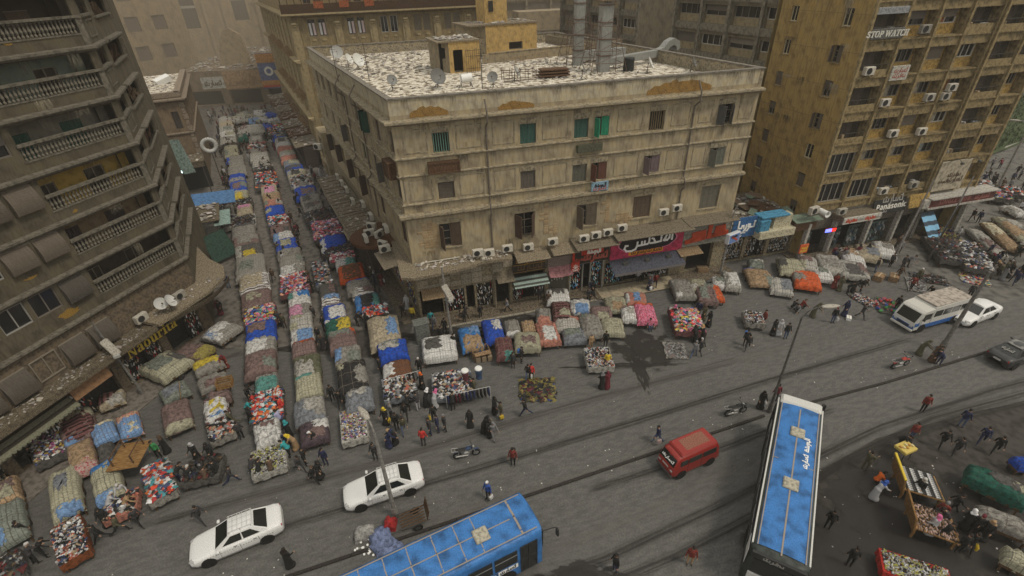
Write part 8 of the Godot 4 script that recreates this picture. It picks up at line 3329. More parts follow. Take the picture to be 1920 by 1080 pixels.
func crowd():
	rng.seed=2024
	var coats:=[K(.014,.013,.014),K(.03,.03,.032),K(.02,.025,.05),K(.06,.045,.032),K(.1,.095,.09),K(.014,.013,.014),K(.12,.02,.025),K(.05,.05,.035)]
	var names:=["black","charcoal","navy","brown","grey","black","dark red","olive"]
	var kinds:=["walk","stride","stand","robe","robewalk","browse","hold"]
	var verb:={"walk": "walking","stride": "striding","stand": "standing","robe": "robed","robewalk": "robed walking","browse": "bent over","hold": "looking down"}
	for q in [[V(-20.5,0,-60),115.5,34.0,1.8,18,"beside the side street shop roofs"],[V(-13.5,0,-45),115.5,14.0,1.6,8,"under the half round canopy"],[V(49,0,-43.5),20.0,9.0,4.0,20,"at the big clothes table"],[V(-33,0,-66),115.5,24.0,.8,6,"in the first far gap"],[V(-28,0,-63),115.5,26.0,.8,6,"in the second far gap"]]:
		for i in q[4]:
			var k:=rng.randi() % coats.size()
			var kind: String=kinds[rng.randi() % kinds.size()]
			var d:=dirv(q[1])
			var p: Vector3=q[0]+d*rf(0,q[2])+V(-d.z,0,d.x)*rf(-q[3],q[3])
			var lg:=rng.randi() % 4
			var pale:=rng.randf()>.7
			var bag:=rng.randf()<.12
			person(p.x,p.z,rf(0,360),kind,coats[k],coats[lg],K(.3,.28,.26) if pale else K(.018,.014,.012),"person in %s over %s%s, %s%s %s" % [names[k],names[lg]," with pale headwear" if pale else "",verb[kind]," with a bag" if bag else "",q[5]],1 if bag else 0)
	var mass:=th("crowd","dense crowd of small figures at the far stalls and in the far gaps","crowd")
	mass.set_meta("kind","stuff")
	var spots:=[[],[],[],[]]
	for q in [[V(-42,0,-96),115.5,44.0,11.0,170],[V(-50,0,-88),115.5,50.0,4.0,50],[V(64,0,-58),40.0,20.0,6.0,60],[V(-22,0,-62),115.5,40.0,1.6,40],[V(-33,0,-66),115.5,30.0,1.0,22],[V(-40,0,-66),115.5,30.0,.8,14],[V(-26,0,-50),115.5,16.0,.5,8],[V(-21,0,-44),115.5,16.0,.5,8],[V(34,0,-46.5),15.0,20.0,.7,14],[V(50,0,-41),15.0,10.0,3.0,24],[V(-6,0,-38.0),14.0,22.0,.6,10]]:
		for i in q[4]:
			var d:=dirv(q[1])
			spots[rng.randi() % 4].append(q[0]+d*rf(0,q[2])+V(-d.z,0,d.x)*rf(-q[3],q[3]))
	for i in 4:
		crowd_mass(mass,["walk","stand","robe","browse"][i],spots[i])
# ---------------------------------------------------------------- the market: carts,wares and people
const CLOTHS:={"grey": Color(.27,.255,.23),"lgrey": Color(.4,.385,.35),"white": Color(.6,.59,.57),"dgrey": Color(.1,.095,.09),"blue": Color(.02,.08,.45),"pblue": Color(.17,.29,.5),"maroon": Color(.15,.065,.065),"mauve": Color(.2,.135,.125),"olive": Color(.12,.125,.075),"teal": Color(.1,.27,.24),"beige": Color(.42,.36,.26),"salmon": Color(.46,.2,.15),"orange": Color(.62,.11,.03),"black": Color(.028,.027,.028),"pink": Color(.58,.27,.4),"purple": Color(.085,.06,.075),"bgrey": Color(.2,.215,.24),"gbeige": Color(.36,.345,.25),"brown": Color(.17,.075,.04),"rust": Color(.32,.075,.025),"yellow": Color(.55,.42,.05),"dgreen": Color(.02,.11,.08),"tan": Color(.36,.25,.15),"ggrey": Color(.2,.22,.19),"sky": Color(.05,.2,.5),"cream": Color(.55,.5,.36),"red": Color(.5,.04,.03),"c0": Color(.3,.25,.07),"c1": Color(.2,.06,.02),"c2": Color(.3,.26,.08)}
const COATS:={"black": Color(.014,.013,.014),"char": Color(.035,.034,.036),"navy": Color(.02,.025,.06),"brown": Color(.07,.045,.03),"grey": Color(.16,.16,.165),"lgrey": Color(.35,.35,.36),"red": Color(.45,.035,.03),"maroon": Color(.12,.02,.03),"yellow": Color(.55,.4,.03),"orange": Color(.6,.12,.02),"blue": Color(.03,.08,.3),"jean": Color(.06,.085,.15),"white": Color(.6,.6,.6),"green": Color(.04,.2,.07),"teal": Color(.03,.25,.27),"pink": Color(.5,.12,.25),"tan": Color(.3,.2,.11),"olive": Color(.07,.065,.04),"dred": Color(.14,.025,.02),"hair": Color(.018,.014,.012),"whair": Color(.4,.39,.37),"lilac": Color(.3,.3,.45)}
func market():
	bale(-17.60,-24.41,118.5,1.71,2.24,1.38,"white","cloth","white tarpaulin cart just behind the spectacle stall at the front of the left row")
	bale(-19.84,-29.67,111.8,1.62,1.78,1.29,"grey","check","grey checked cart with a turquoise sheet on top",[[.1,.4,.95,.95,"teal"]])
	bale(-21.27,-32.03,111.6,2.39,3.09,1.56,"mauve","cloth","big dusky maroon quilted cart in the left row")
	bale(-22.23,-34.41,112.3,2.41,2.32,1.38,"grey","check","grey checked cart with a white cloth strip, behind the dusky maroon one",[[.15,.35,.65,.9,"white"]])
	bale(-22.97,-36.33,113.1,2.48,3.11,1.47,"blue","cloth","bright blue cart in front of a heap of coloured clothes in the left row")
	bale(-25.65,-41.77,114.1,2.71,3.70,1.47,"mauve","cloth","dark brown cart behind a heap of coloured clothes in the left row")
	bale(-27.35,-45.30,114.9,2.86,4.07,1.38,"white","stripe","white striped cart with a beige board on it",[[.05,.2,.7,.75,"beige"]])
	bale(-29.22,-48.74,114.3,3.03,5.28,1.47,"grey","check","wide grey ribbed cart fourth from the blue roof")
	bale(-31.08,-52.68,115.9,2.85,3.52,1.38,"dgrey","cloth","dark brown cart with a yellow bag on it",[[.4,.6,.65,.95,"yellow"],[0,.1,.35,.9,"lgrey"]])
	bale(-32.53,-55.28,116.6,2.83,3.18,1.38,"mauve","cloth","mauve grey cart behind the one with a yellow bag")
	bale(-34.03,-57.95,116.0,2.72,4.42,1.38,"grey","cloth","grey cart with a dark sagging front beside the teal sheet",[[.1,0,.9,.35,"dgrey"]])
	bale(-37.01,-65.01,115.8,1.99,3.45,1.38,"beige","cloth","beige cart with a pink cloth behind two dark shoe stalls",[[.2,.1,.8,.5,"pink"]])
	bale(-40.24,-71.02,115.1,2.08,3.48,1.38,"gbeige","cloth","small greyish cart with a yellow strip left of the alley",[[0,.5,.6,1,"yellow"]])
	bale(-42.23,-74.76,115.0,2.31,4.78,1.38,"blue","cloth","deep blue cart in the far left row, nearer of two")
	bale(-44.17,-78.51,115.3,2.40,4.10,1.38,"blue","cloth","deep blue cart in the far left row, farther of two",[[0,.6,1,1,"grey"]])
	bale(-46.09,-82.86,116.0,2.87,5.12,1.38,"grey","cloth","grey cart directly behind two blue ones in the far left row")
	bale(-48.58,-87.67,115.2,2.79,5.58,1.38,"grey","cloth","grey tented cart with a blue corner in the far left row",[[0,.1,.3,.9,"blue"]])
	bale(-52.24,-94.06,116.1,2.35,7.08,1.38,"gbeige","cloth","dull beige cart near the white tyre sign")
	bale(-56.28,-101.57,116.1,2.96,4.67,1.38,"lgrey","cloth","pale cart in the stack of pale carts by the white tyre sign, nearest")
	bale(-58.32,-105.72,116.1,2.97,5.00,1.38,"white","cloth","pale cart in the stack of pale carts by the white tyre sign, second")
	bale(-60.52,-110.19,116.1,2.98,5.37,1.38,"lgrey","cloth","pale cart in the stack of pale carts by the white tyre sign, third")
	bale(-62.88,-114.98,116.1,2.99,5.78,1.38,"beige","cloth","pale cart in the stack of pale carts by the white tyre sign, fourth")
	bale(-65.17,-119.62,116.1,3.00,6.20,1.38,"lgrey","cloth","pale cart in the stack of pale carts by the white tyre sign, farthest")
	bale(-39.61,-65.15,116.9,1.73,4.11,1.38,"lgrey","check","pale checked cart right of the blue roof")
	bale(-41.96,-68.92,118.1,1.78,4.32,1.38,"mauve","cloth","mauve cart behind the pale checked one by the blue roof")
	bale(-14.44,-24.57,111.5,1.90,2.07,1.20,"purple","cloth","dark purple cart with a heap of white clothes, front of the second row",[[.5,.1,1,.5,"white"],[.4,.5,.8,.8,"mauve","knit"]])
	bale(-15.33,-26.45,110.6,2.13,2.47,1.47,"bgrey","cloth","bluish grey quilt cart behind the dark purple one")
	bale(-16.23,-29.03,111.4,1.91,2.67,1.47,"gbeige","check","greenish grey netted cart in the second row",[[.1,0,.6,.3,"teal"]])
	bale(-17.12,-31.39,110.7,2.02,2.79,1.47,"olive","cloth","olive green tarpaulin cart in the second row")
	bale(-18.20,-33.72,111.0,1.88,2.02,1.38,"mauve","check","mauve netted cart with a rust red roll across its front",[[.02,0,1,.28,"rust"]])
	bale(-18.95,-35.59,109.9,1.88,2.08,1.38,"white","cloth","white cart with a pale blue cloth on it in the second row",[[.4,.3,.9,.9,"pblue"]])
	bale(-19.67,-37.38,110.8,1.93,2.58,1.47,"lgrey","check","light grey ribbed cart in the middle of the second row")
	bale(-20.43,-39.41,111.3,2.00,2.23,1.38,"grey","cloth","grey cart with a bright pink sheet",[[.02,.1,.55,.95,"pink"]])
	bale(-21.34,-41.69,111.9,2.02,2.83,1.38,"white","cloth","white cart with blue and teal cloths",[[.5,0,.95,.5,"sky"],[.1,.2,.35,.5,"teal"]])
	bale(-24.07,-47.50,112.5,2.46,2.08,1.38,"white","cloth","white cart behind the heap of pink clothes in the second row",[[.55,.3,1,.9,"grey"]])
	bale(-24.88,-49.59,111.9,2.66,2.73,1.38,"grey","check","grey cart marked with a pale ring")
	bale(-25.92,-51.56,111.2,2.53,2.33,1.38,"grey","cloth","plain grey cart between the blue one and the one with a pale ring")
	bale(-27.03,-53.81,112.0,2.38,3.38,1.38,"blue","cloth","blue cart in the middle of the second row")
	bale(-28.43,-56.49,113.2,2.33,2.39,1.29,"white","cloth","white cart just behind the blue one in the second row",[[.05,.2,.4,.9,"pblue"]])
	bale(-29.38,-58.18,112.9,2.39,3.00,1.38,"mauve","cloth","pinkish grey cart before a stall of red clothes")
	bale(-32.54,-64.45,113.3,2.33,3.34,1.38,"blue","cloth","blue cart behind a stall of red clothes in the second row")
	bale(-33.68,-66.89,115.1,2.36,2.97,1.38,"salmon","cloth","faded pink cart behind a blue one in the second row")
	bale(-35.01,-69.61,113.6,2.34,3.56,1.38,"tan","cloth","tan cart in the far second row")
	bale(-36.38,-72.40,114.5,2.39,4.07,1.38,"beige","cloth","beige cart with a pink patch in the far second row",[[.3,.4,.7,.8,"pink"]])
	bale(-43.25,-85.90,114.5,2.75,4.11,1.38,"lgrey","cloth","pale grey cart in the far second row, nearest of four")
	bale(-45.09,-89.69,114.6,3.10,4.42,1.38,"lgrey","cloth","pale grey cart in the far second row, second of four")
	bale(-46.64,-92.72,114.7,3.18,4.68,1.38,"grey","cloth","pale grey cart in the far second row, third of four")
	bale(-50.50,-101.26,114.6,2.71,5.44,1.38,"grey","cloth","pale grey cart in the far second row, farthest of four")
	bale(-54.43,-108.50,114.6,5.17,7.13,1.84,"lgrey","cloth","wide pale tented cover across the far second row")
	bale(-53.93,-103.13,115.0,1.83,4.33,1.47,"dgreen","cloth","dark green covered cart left of the pale tented cover")
	bale(-11.88,-27.46,107.4,2.04,2.26,1.47,"bgrey","cloth","silvery grey tarpaulin cart behind the stall of small packets")
	bale(-13.00,-29.86,109.1,2.19,3.74,1.56,"black","cloth","large black tarpaulin cart in the third row")
	bale(-14.16,-32.80,107.7,2.12,2.34,1.38,"grey","cloth","grey cart with blue and cream prints behind the black one",[[.1,.2,.4,.7,"pblue"],[.5,.5,.9,.9,"ggrey"]])
	bale(-15.12,-34.73,111.5,2.22,2.75,1.47,"mauve","knit","brown knitted cart with a teal blanket and a red bag",[[0,0,.75,.45,"ggrey"],[.76,.05,1,.3,"orange"]])
	bale(-16.10,-36.86,109.1,2.19,2.17,1.38,"dgreen","cloth","dark green cart with a yellow cloth across it",[[.5,.1,.95,.9,"yellow"],[.05,0,.3,.35,"white"]])
	bale(-16.99,-38.87,109.5,1.99,2.88,1.38,"blue","cloth","blue cart with a white sheet on top in the third row",[[.35,.3,.95,.8,"white"]])
	bale(-17.99,-41.09,108.8,1.81,2.13,1.38,"white","stripe","white ribbed cart behind the blue and white one in the third row",[[.3,.1,.9,.5,"pblue"]])
	bale(-18.94,-43.28,109.7,1.67,2.62,1.29,"dgrey","knit","dark brown knotted cart in the third row")
	bale(-9.59,-30.76,105.5,2.17,2.13,1.29,"brown","knit","rust brown cart with a white cloth and a green rim",[[0,.3,.45,.8,"white"]])
	bale(-10.36,-33.04,106.2,2.42,2.56,1.47,"blue","cloth","bright blue tarpaulin cart in the right hand row")
	bale(-11.67,-35.86,106.3,2.68,4.60,1.56,"beige","cloth","big beige canvas cart with a blue patch",[[.55,.3,.85,.65,"pblue"]])
	bale(-14.34,-40.83,107.5,2.27,2.39,1.38,"sky","cloth","blue and teal cart with a black bundle behind the goods stall",[[.6,.2,1,.9,"teal"],[.35,.2,.7,.9,"black"]])
	bale(-15.15,-42.62,109.9,2.21,2.17,1.38,"white","stripe","white ribbed cart behind the blue and teal one")
	bale(-15.83,-43.73,108.6,2.47,2.33,1.38,"grey","cloth","grey cart with a blue strip beside the white ribbed one",[[0,0,1,.25,"blue"]])
	bale(-17.38,-46.67,109.0,2.63,3.27,1.38,"orange","cloth","orange cart with a brown cloth across it",[[.25,.1,.8,1,"brown"]])
	bale(-18.58,-48.84,111.1,2.22,2.03,1.29,"white","cloth","white and teal cart behind the orange one",[[.5,.3,1,.9,"teal"]])
	bale(-21.45,-54.12,111.0,3.01,3.99,1.38,"blue","cloth","bright blue cart beyond the stalls of dark and pink clothes",[[0,.4,.3,1,"white"]])
	bale(-27.42,-65.21,113.7,2.71,3.23,1.38,"grey","cloth","grey cart in front of the bright blue one far up the right hand row")
	bale(-28.71,-68.03,113.8,2.80,3.46,1.38,"grey","cloth","grey cart with a dark mark, touching a bright blue one far up the row",[[.2,.3,.5,.7,"dgrey"]])
	bale(-30.44,-71.12,112.5,3.00,5.04,1.38,"blue","cloth","bright blue cart with people leaning on it, far up the right hand row")
	bale(-31.92,-74.12,112.5,2.76,2.20,1.20,"white","cloth","thin white cart before a pile of pale clothes, far up the row")
	bale(-34.83,-79.72,114.6,2.87,3.38,1.38,"cream","cloth","cream cart behind a pile of pale clothes, far up the row")
	bale(-36.06,-82.21,114.6,2.79,3.55,1.38,"blue","cloth","blue cart touching a cream one, far up the row")
	bale(-37.50,-85.00,112.4,2.69,3.37,1.38,"bgrey","cloth","slate blue cart in the far end of the right hand row")
	bale(-38.97,-87.79,112.6,2.76,3.56,1.38,"salmon","cloth","dusty pink, nearer of two cart in the far end of the right hand row")
	bale(-40.32,-90.72,112.6,2.75,3.76,1.38,"lgrey","cloth","light grey cart in the far end of the right hand row")
	bale(-41.86,-93.83,112.8,2.83,3.99,1.38,"salmon","cloth","dusty pink, farther of two cart in the far end of the right hand row")
	bale(-43.23,-96.73,112.8,2.82,4.20,1.38,"white","cloth","white cart in the far end of the right hand row")
	bale(-44.69,-99.80,112.9,2.80,4.43,1.38,"lgrey","cloth","greyish white cart in the far end of the right hand row")
	bale(-46.14,-102.25,113.1,2.67,4.63,1.38,"blue","cloth","blue cart in the far end of the right hand row")
	bale(-52.54,-111.78,114.4,2.56,4.47,1.38,"blue","cloth","blue cart in the crowded far end of the market, number 1 from the front")
	bale(-56.63,-118.93,114.7,2.69,4.99,1.38,"white","cloth","white cart in the crowded far end of the market, number 2 from the front")
	bale(-57.33,-117.06,115.2,2.64,4.87,1.38,"pblue","cloth","pale blue cart in the crowded far end of the market, number 3 from the front")
	bale(-60.21,-120.93,115.6,2.71,5.17,1.38,"lgrey","cloth","light grey cart in the crowded far end of the market, number 4 from the front")
	bale(-52.58,-116.42,113.7,2.66,4.76,1.38,"white","cloth","off white cart in the crowded far end of the market, number 5 from the front")
	bale(-63.16,-123.94,116.1,2.76,5.42,1.38,"grey","cloth","dull grey cart in the crowded far end of the market, number 6 from the front")
	bale(-62.42,-119.72,116.5,2.67,5.12,1.38,"lgrey","cloth","pearl grey cart in the crowded far end of the market, number 7 from the front")
	bale(-55.98,-122.92,113.9,2.79,5.25,1.38,"blue","cloth","deep blue cart in the crowded far end of the market, number 8 from the front")
	bale(-52.01,-119.79,112.9,2.75,4.98,1.38,"grey","cloth","dark grey cart in the crowded far end of the market, number 9 from the front")
	bale(-59.37,-125.01,114.7,2.81,5.44,1.38,"white","cloth","bright white cart in the crowded far end of the market, number 10 from the front")
	heap(-16.77,-22.29,114.2,2.09,2.23,.85,"shoe","specs",320,"cart of spectacles and small packets at the foot of the left row","lgrey",1,.05)
	heap(-18.86,-27.24,111.8,2.25,3.72,.90,"cloth","red",170,"cart of red and black clothes with customers round it","dgrey",1.25,.25)
	heap(-24.16,-39.13,114.0,2.70,3.25,1.10,"cloth","bright",170,"heap of bright coloured clothes behind the bright blue cart","maroon",1.2,.5)
	heap(-35.43,-61.75,115.3,2.32,4.10,.90,"shoe","dark",110,"dark shoe stall, right one of a pair by the blue roof","lgrey",1.6,.25)
	heap(-37.80,-61.60,116.8,2.29,4.14,.90,"shoe","dark",110,"dark shoe stall, left one of a pair by the blue roof","lgrey",1.6,.25)
	heap(-38.64,-68.24,116.1,2.36,3.46,.90,"shoe","dark",90,"dark shoe stall behind the beige cart with a pink cloth","dgrey",1.6,.25)
	heap(-55.60,-100.42,116.1,3.25,4.37,.90,"cloth","dark",60,"dark goods stall near the white tyre sign","dgrey",1.5,.25)
	heap(-22.87,-44.83,111.4,2.82,4.46,1.10,"cloth","pink",190,"heap of pink and white clothes in the second row","maroon",1.2,.45)
	heap(-30.72,-60.93,113.9,2.38,3.62,1.10,"cloth","red",90,"stall of red and white clothes in the second row","dgrey",1.4,.4)
	heap(-39.11,-77.71,114.7,3.26,7.90,1.00,"cloth","red",110,"large stall of red clothes in a crowd, far second row","dgrey",1.6,.4)
	heap(-41.37,-82.58,114.8,2.94,3.44,1.00,"cloth","dark",50,"dark clothes stall far up the second row","dgrey",1.6,.3)
	heap(-48.63,-97.11,113.7,3.31,4.86,1.00,"cloth","red",50,"reddish goods stall at the far end of the second row","dgrey",1.6,.3)
	heap(-11.78,-25.19,108.3,1.75,3.06,.80,"box","paper",230,"cart of small coloured packets in the third row","lgrey",.75,.06)
	heap(-20.85,-47.27,112.6,1.61,5.75,.80,"cloth","blackwhite",60,"narrow cart with pale clothes scattered on it in the third row","bgrey",1.3,.15)
	heap(-9.08,-28.77,106.6,2.46,2.45,.95,"cloth","blackwhite",150,"crowded cart of jeans and dark clothes at the foot of the right hand row","bgrey",1.3,.25)
	heap(-13.23,-39.26,105.2,2.36,1.88,1.00,"cloth","red",80,"small stall of mixed goods behind the big beige cart","dgrey",1.3,.25)
	heap(-19.38,-50.34,109.0,2.77,2.61,1.00,"cloth","pink",100,"stall of pink clothes behind the white and teal cart","dgrey",1.3,.25)
	heap(-20.28,-52.16,110.7,3.04,2.64,1.00,"cloth","dark",100,"stall of dark clothes in front of a blue cart","dgrey",1.3,.25)
	heap(-23.44,-58.11,112.8,3.61,5.98,1.00,"cloth","pink",230,"broad stall of red and white clothes beneath a crowd","dgrey",1.3,.35)
	heap(-25.88,-62.58,116.2,3.64,4.89,1.00,"cloth","dark",160,"broad stall of dark clothes beneath a crowd","dgrey",1.3,.35)
	heap(-33.12,-76.69,114.1,3.31,5.25,1.00,"cloth","blackwhite",90,"pile of pale clothes far up the right hand row","lgrey",1.4,.4)
	heap(-49.81,-109.44,115.9,3.36,10.22,1.00,"cloth","bright",80,"mixed clothes stall at the far end of the market","dgrey",1.6,.3)
	bale(-26.92,-36.94,69.2,2.60,2.57,1.20,"grey","check","grey netted cart with a white cloth thrown over it near the balcony block",[[0,.1,.55,.6,"white"],[.3,.6,.8,.95,"white"],[.35,.62,.6,.9,"pblue"]])
	bale(-29.30,-32.19,64.0,3.32,2.77,1.38,"gbeige","check","long beige netted cart with poles lying on it")
	bale(-27.84,-33.85,82.8,2.74,1.91,1.29,"mauve","cloth","mauve cart with a mustard yellow edge",[[.6,0,1,1,"c0"]])
	bale(-25.76,-32.19,39.9,1.63,2.16,1.20,"grey","cloth","grey cart under a bright yellow sheet",[[0,.15,.6,.9,"yellow"]])
	bale(-24.31,-30.07,39.2,1.70,2.10,1.29,"grey","knit","grey patterned blanket cart beside a wooden crate")
	bale(-26.92,-29.15,45.2,1.85,1.89,1.20,"ggrey","cloth","greenish grey cart in the left corner of the square",[[.4,.3,.7,.8,"bgrey"]])
	bale(-25.31,-26.55,125.0,1.80,3.16,1.29,"mauve","cloth","mauve quilted cart with a beige rear edge",[[0,.75,1,1,"gbeige"]])
	bale(-22.54,-27.00,120.5,1.57,2.57,1.29,"maroon","cloth","maroon cart under a white sheet with a blue and yellow print",[[.05,.25,.95,1,"white"],[.35,.3,.8,.7,"yellow"],[.3,.68,.8,.85,"pblue"]])
	bale(-22.97,-28.22,118.9,1.67,1.27,1.29,"mauve","cloth","grey and pink cart behind the white sheeted one",[[0,0,.25,1,"dgrey"]])
	bale(-32.34,-26.00,133.3,2.04,4.18,1.29,"mauve","cloth","maroon chevron striped blanket cart with a blue cloth",[[.2,.4,.95,.95,"maroon","stripe"],[.15,.8,.5,1,"pblue"],[.55,.3,.95,.5,"gbeige"]])
	bale(-31.47,-28.52,35.6,1.43,1.58,1.20,"beige","cloth","rolled brown striped mattress cart with a white cloth",[[0,.35,.75,1,"maroon","stripe"],[.45,.1,.95,.55,"lgrey"]])
	bale(-29.76,-25.11,133.8,1.38,2.16,1.20,"pblue","check","pale blue cart with a wooden frame lying on it",[[0,0,1,.25,"cream"]])
	bale(-28.43,-25.86,129.3,1.34,2.60,1.20,"cream","floral","cream floral cart under a pale blue sheet",[[.1,.4,.95,1,"pblue","check"],[.45,.55,.8,.85,"cream"]])
	bale(-29.83,-22.99,132.4,1.39,3.32,1.20,"lgrey","floral","pinkish cart with an upturned wooden table on it",[[.1,0,1,.7,"tan"]])
	bale(-28.11,-23.04,131.5,.86,2.17,1.29,"dgrey","cloth","dark grey bundle beside the upturned table")
	bale(-26.60,-20.83,131.0,1.49,3.53,1.38,"gbeige","check","beige netted cart with bright blue plastic along its front",[[0,0,1,.3,"sky"],[0,.75,.6,1,"pblue"]])
	bale(-28.93,-20.26,130.1,1.54,4.25,1.29,"gbeige","check","greyish beige cart with a blue cloth and dark bundles on it",[[.3,.75,.9,.98,"pblue"],[.35,.25,.6,.5,"bgrey"]])
	bale(-30.70,-18.25,134.6,1.31,3.43,1.38,"ggrey","check","greenish netted cart cut off at the picture's edge",[[0,.6,.4,.9,"pblue"]])
	bale(-32.65,-20.22,136.3,1.34,2.31,1.38,"tan","check","tan netted cart at the picture's edge behind the greenish one")
	heap(-23.32,-20.89,127.8,1.46,3.40,.95,"cloth","red",130,"cart of orange, red and white garments on a grey bale","grey",1.3,.2)
	heap(-24.78,-19.28,117.5,1.66,1.77,.80,"cloth","blackwhite",60,"cart of pink striped cloth with a customer bent over it","salmon",1.2,.2)
	heap(-26.24,-16.99,134.4,1.36,3.18,.90,"shoe","blackwhite",260,"cart of dark shoes with an orange brown side","c1",1.5,.2)
	heap(-28.62,-15.47,136.9,1.21,1.92,.90,"cloth","dark",120,"cart of dark red goods in the corner of the picture","dgrey",1.4,.2)
	heap(-33.20,-24.21,135.8,1.71,3.80,.90,"box","paper",160,"cart of books and packets in the shade of the balcony block","dgrey",1.1,.1)
	heap(-20.86,-21.65,105.1,2.20,1.84,.90,"bag","dark",70,"cart of dark leather bags with people round it","dgrey",1.1,.2)
	heap(-21.27,-25.02,124.1,1.57,1.84,.90,"cloth","blackwhite",70,"cart of black and white garments in front of the white sheeted cart","grey",1.3,.3)
	bale(-6.43,-33.38,100.2,2.84,2.95,1.29,"white","check","large white netted cart in front of the corner shop")
	bale(-3.82,-34.62,103.1,1.86,3.06,1.20,"sky","cloth","cart of blue and tan bundles tied with a white strap",[[.2,.5,.9,1,"tan"],[.5,.1,.95,.45,"pblue"]])
	bale(-1.83,-35.58,99.5,1.74,3.29,1.29,"blue","cloth","bright blue cart with a white rosette",[[.5,.2,.85,.55,"white"]])
	bale(-.86,-33.11,95.3,1.47,2.68,1.29,"maroon","cloth","maroon cart leaning against the bright blue one",[[.5,.7,1,1,"teal"]])
	bale(-.10,-35.92,97.8,1.36,2.09,1.29,"grey","knit","grey woollen cart with a ring pattern",[[0,.8,.8,1,"white"]])
	bale(1.35,-36.07,95.2,1.20,1.70,1.10,"tan","check","tan netted cart between grey carts")
	bale(1.16,-33.86,90.7,2.23,2.32,1.29,"gbeige","knit","wide grey beige knotted cart at the front of the cluster")
	bale(3.03,-35.00,96.2,1.82,2.90,1.20,"salmon","cloth","salmon quilted cart with a white cloth",[[.35,.4,.75,.85,"white"]])
	bale(2.83,-37.36,88.3,1.38,2.25,1.29,"grey","cloth","grey and salmon bundle behind the salmon cart",[[.2,.6,.8,1,"salmon"]])
	bale(4.59,-38.18,89.8,1.76,2.90,1.29,"maroon","stripe","maroon blanket cart near the shuttered shop")
	bale(4.49,-40.99,90.6,2.25,2.38,1.10,"white","check","pale plastic wrapped cart beside the shop with bottles")
	bale(6.47,-39.19,86.1,1.89,2.23,1.10,"white","cloth","white cart with a pale blue cloth before the bottle shop",[[.35,.5,.8,.95,"pblue"],[0,0,.5,.3,"black"]])
	bale(4.93,-36.39,87.7,2.21,1.94,1.10,"lgrey","check","white netted cart edged with salmon",[[.5,0,1,.35,"salmon"]])
	bale(5.36,-34.76,91.7,2.05,2.05,1.01,"bgrey","cloth","slate blue flat cart at the front of the cluster")
	bale(7.03,-35.95,92.1,1.82,3.15,1.29,"grey","cloth","long grey plastic wrapped cart with a rope along it")
	bale(8.23,-37.65,88.6,1.93,1.96,1.20,"mauve","check","pinkish grey netted cart behind the long grey one")
	bale(8.94,-35.73,87.2,1.91,2.28,1.10,"gbeige","check","greenish beige netted cart at the cluster's right corner")
	bale(9.96,-39.36,85.8,1.99,2.42,1.01,"gbeige","cloth","greenish grey cart carrying a small crate",[[.4,.5,.7,.85,"tan"]])
	bale(12.07,-40.10,83.3,1.91,2.23,1.01,"salmon","knit","dull rose cart with white and blue cloths",[[0,.3,.25,.8,"white"],[.45,.2,.6,.7,"pblue"]])
	bale(10.79,-37.61,83.6,1.33,2.28,1.10,"white","check","small boxy white netted cart")
	bale(12.31,-37.47,85.5,1.78,2.85,1.20,"pink","floral","pink floral quilt cart with an orange front",[[0,0,1,.25,"orange"]])
	bale(17.05,-41.54,86.4,1.95,3.30,1.10,"grey","cloth","grey mauve cart with rounded ends near the wide slate awning",[[.1,.7,.4,.9,"white"]])
	bale(19.07,-40.58,80.6,1.81,3.30,1.10,"mauve","cloth","mauve cart side by side with a red orange one")
	bale(20.12,-40.70,84.7,1.05,2.57,1.01,"orange","cloth","narrow red orange cart beside the mauve one")
	bale(18.77,-42.10,80.3,1.76,2.22,1.10,"gbeige","cloth","pale cart behind the mauve and red orange pair")
	bale(21.12,-42.64,75.2,1.31,2.00,.92,"white","cloth","small white cart under the lamp post with a lit sign box")
	bale(22.42,-42.76,76.4,1.46,3.21,1.10,"lgrey","cloth","grey and white wrapped cart right of the lamp post",[[.4,.2,.95,.8,"white"]])
	bale(27.02,-41.67,69.1,2.04,2.90,.87,"lgrey","check","low table covered with newspaper",[[.5,.1,.95,.7,"bgrey"]])
	bale(25.62,-43.53,80.8,2.39,3.26,.92,"tan","cloth","table laid with cardboard and a blue border",[[0,0,1,.12,"blue"],[.6,.5,1,.95,"ggrey"]])
	bale(26.33,-45.88,72.9,1.52,1.80,1.01,"ggrey","cloth","small grey covered box behind the cardboard table")
	bale(29.73,-45.21,71.2,2.42,3.34,1.10,"gbeige","check","grey beige netted cart left of the bright orange one")
	bale(30.00,-42.52,69.1,2.38,3.20,1.10,"orange","cloth","bright orange tarpaulin cart")
	bale(31.82,-45.74,68.9,1.72,2.99,1.10,"lgrey","check","silvery netted cart behind the bright orange one")
	bale(32.32,-43.60,67.4,1.65,2.59,.92,"white","check","flat white netted cart right of the bright orange one")
	bale(33.98,-45.33,74.0,2.19,3.89,1.10,"lgrey","cloth","left half of the wide plastic wrapped bundle on cartons")
	bale(35.55,-44.14,72.1,2.52,3.46,1.10,"lgrey","cloth","right half of the wide plastic wrapped bundle on cartons")
	bale(37.23,-46.80,69.1,1.99,3.82,1.10,"white","check","white netted cart with a piece of cardboard",[[.2,.1,.65,.5,"tan"]])
	bale(39.28,-47.42,64.4,2.24,3.39,1.20,"beige","cloth","beige cart with a blue grey patch",[[.45,.3,.85,.7,"bgrey"]])
	bale(41.55,-48.07,63.3,1.95,3.36,1.10,"white","check","white netted cart nearest the tower's shop doors")
	heap(15.74,-36.12,84.0,2.56,3.68,1.00,"cloth","bright",260,"round cart heaped with brightly coloured clothes","maroon",1.2,.45)
	heap(7.01,-31.52,90.9,2.10,2.44,.85,"shoe","blackwhite",260,"cart of black and white shoes beside a person in yellow","lgrey",1.2,.1)
	heap(21.95,-36.29,77.9,1.60,1.84,.85,"shoe","blackwhite",110,"small table of black and white shoes","grey",1.3,.1)
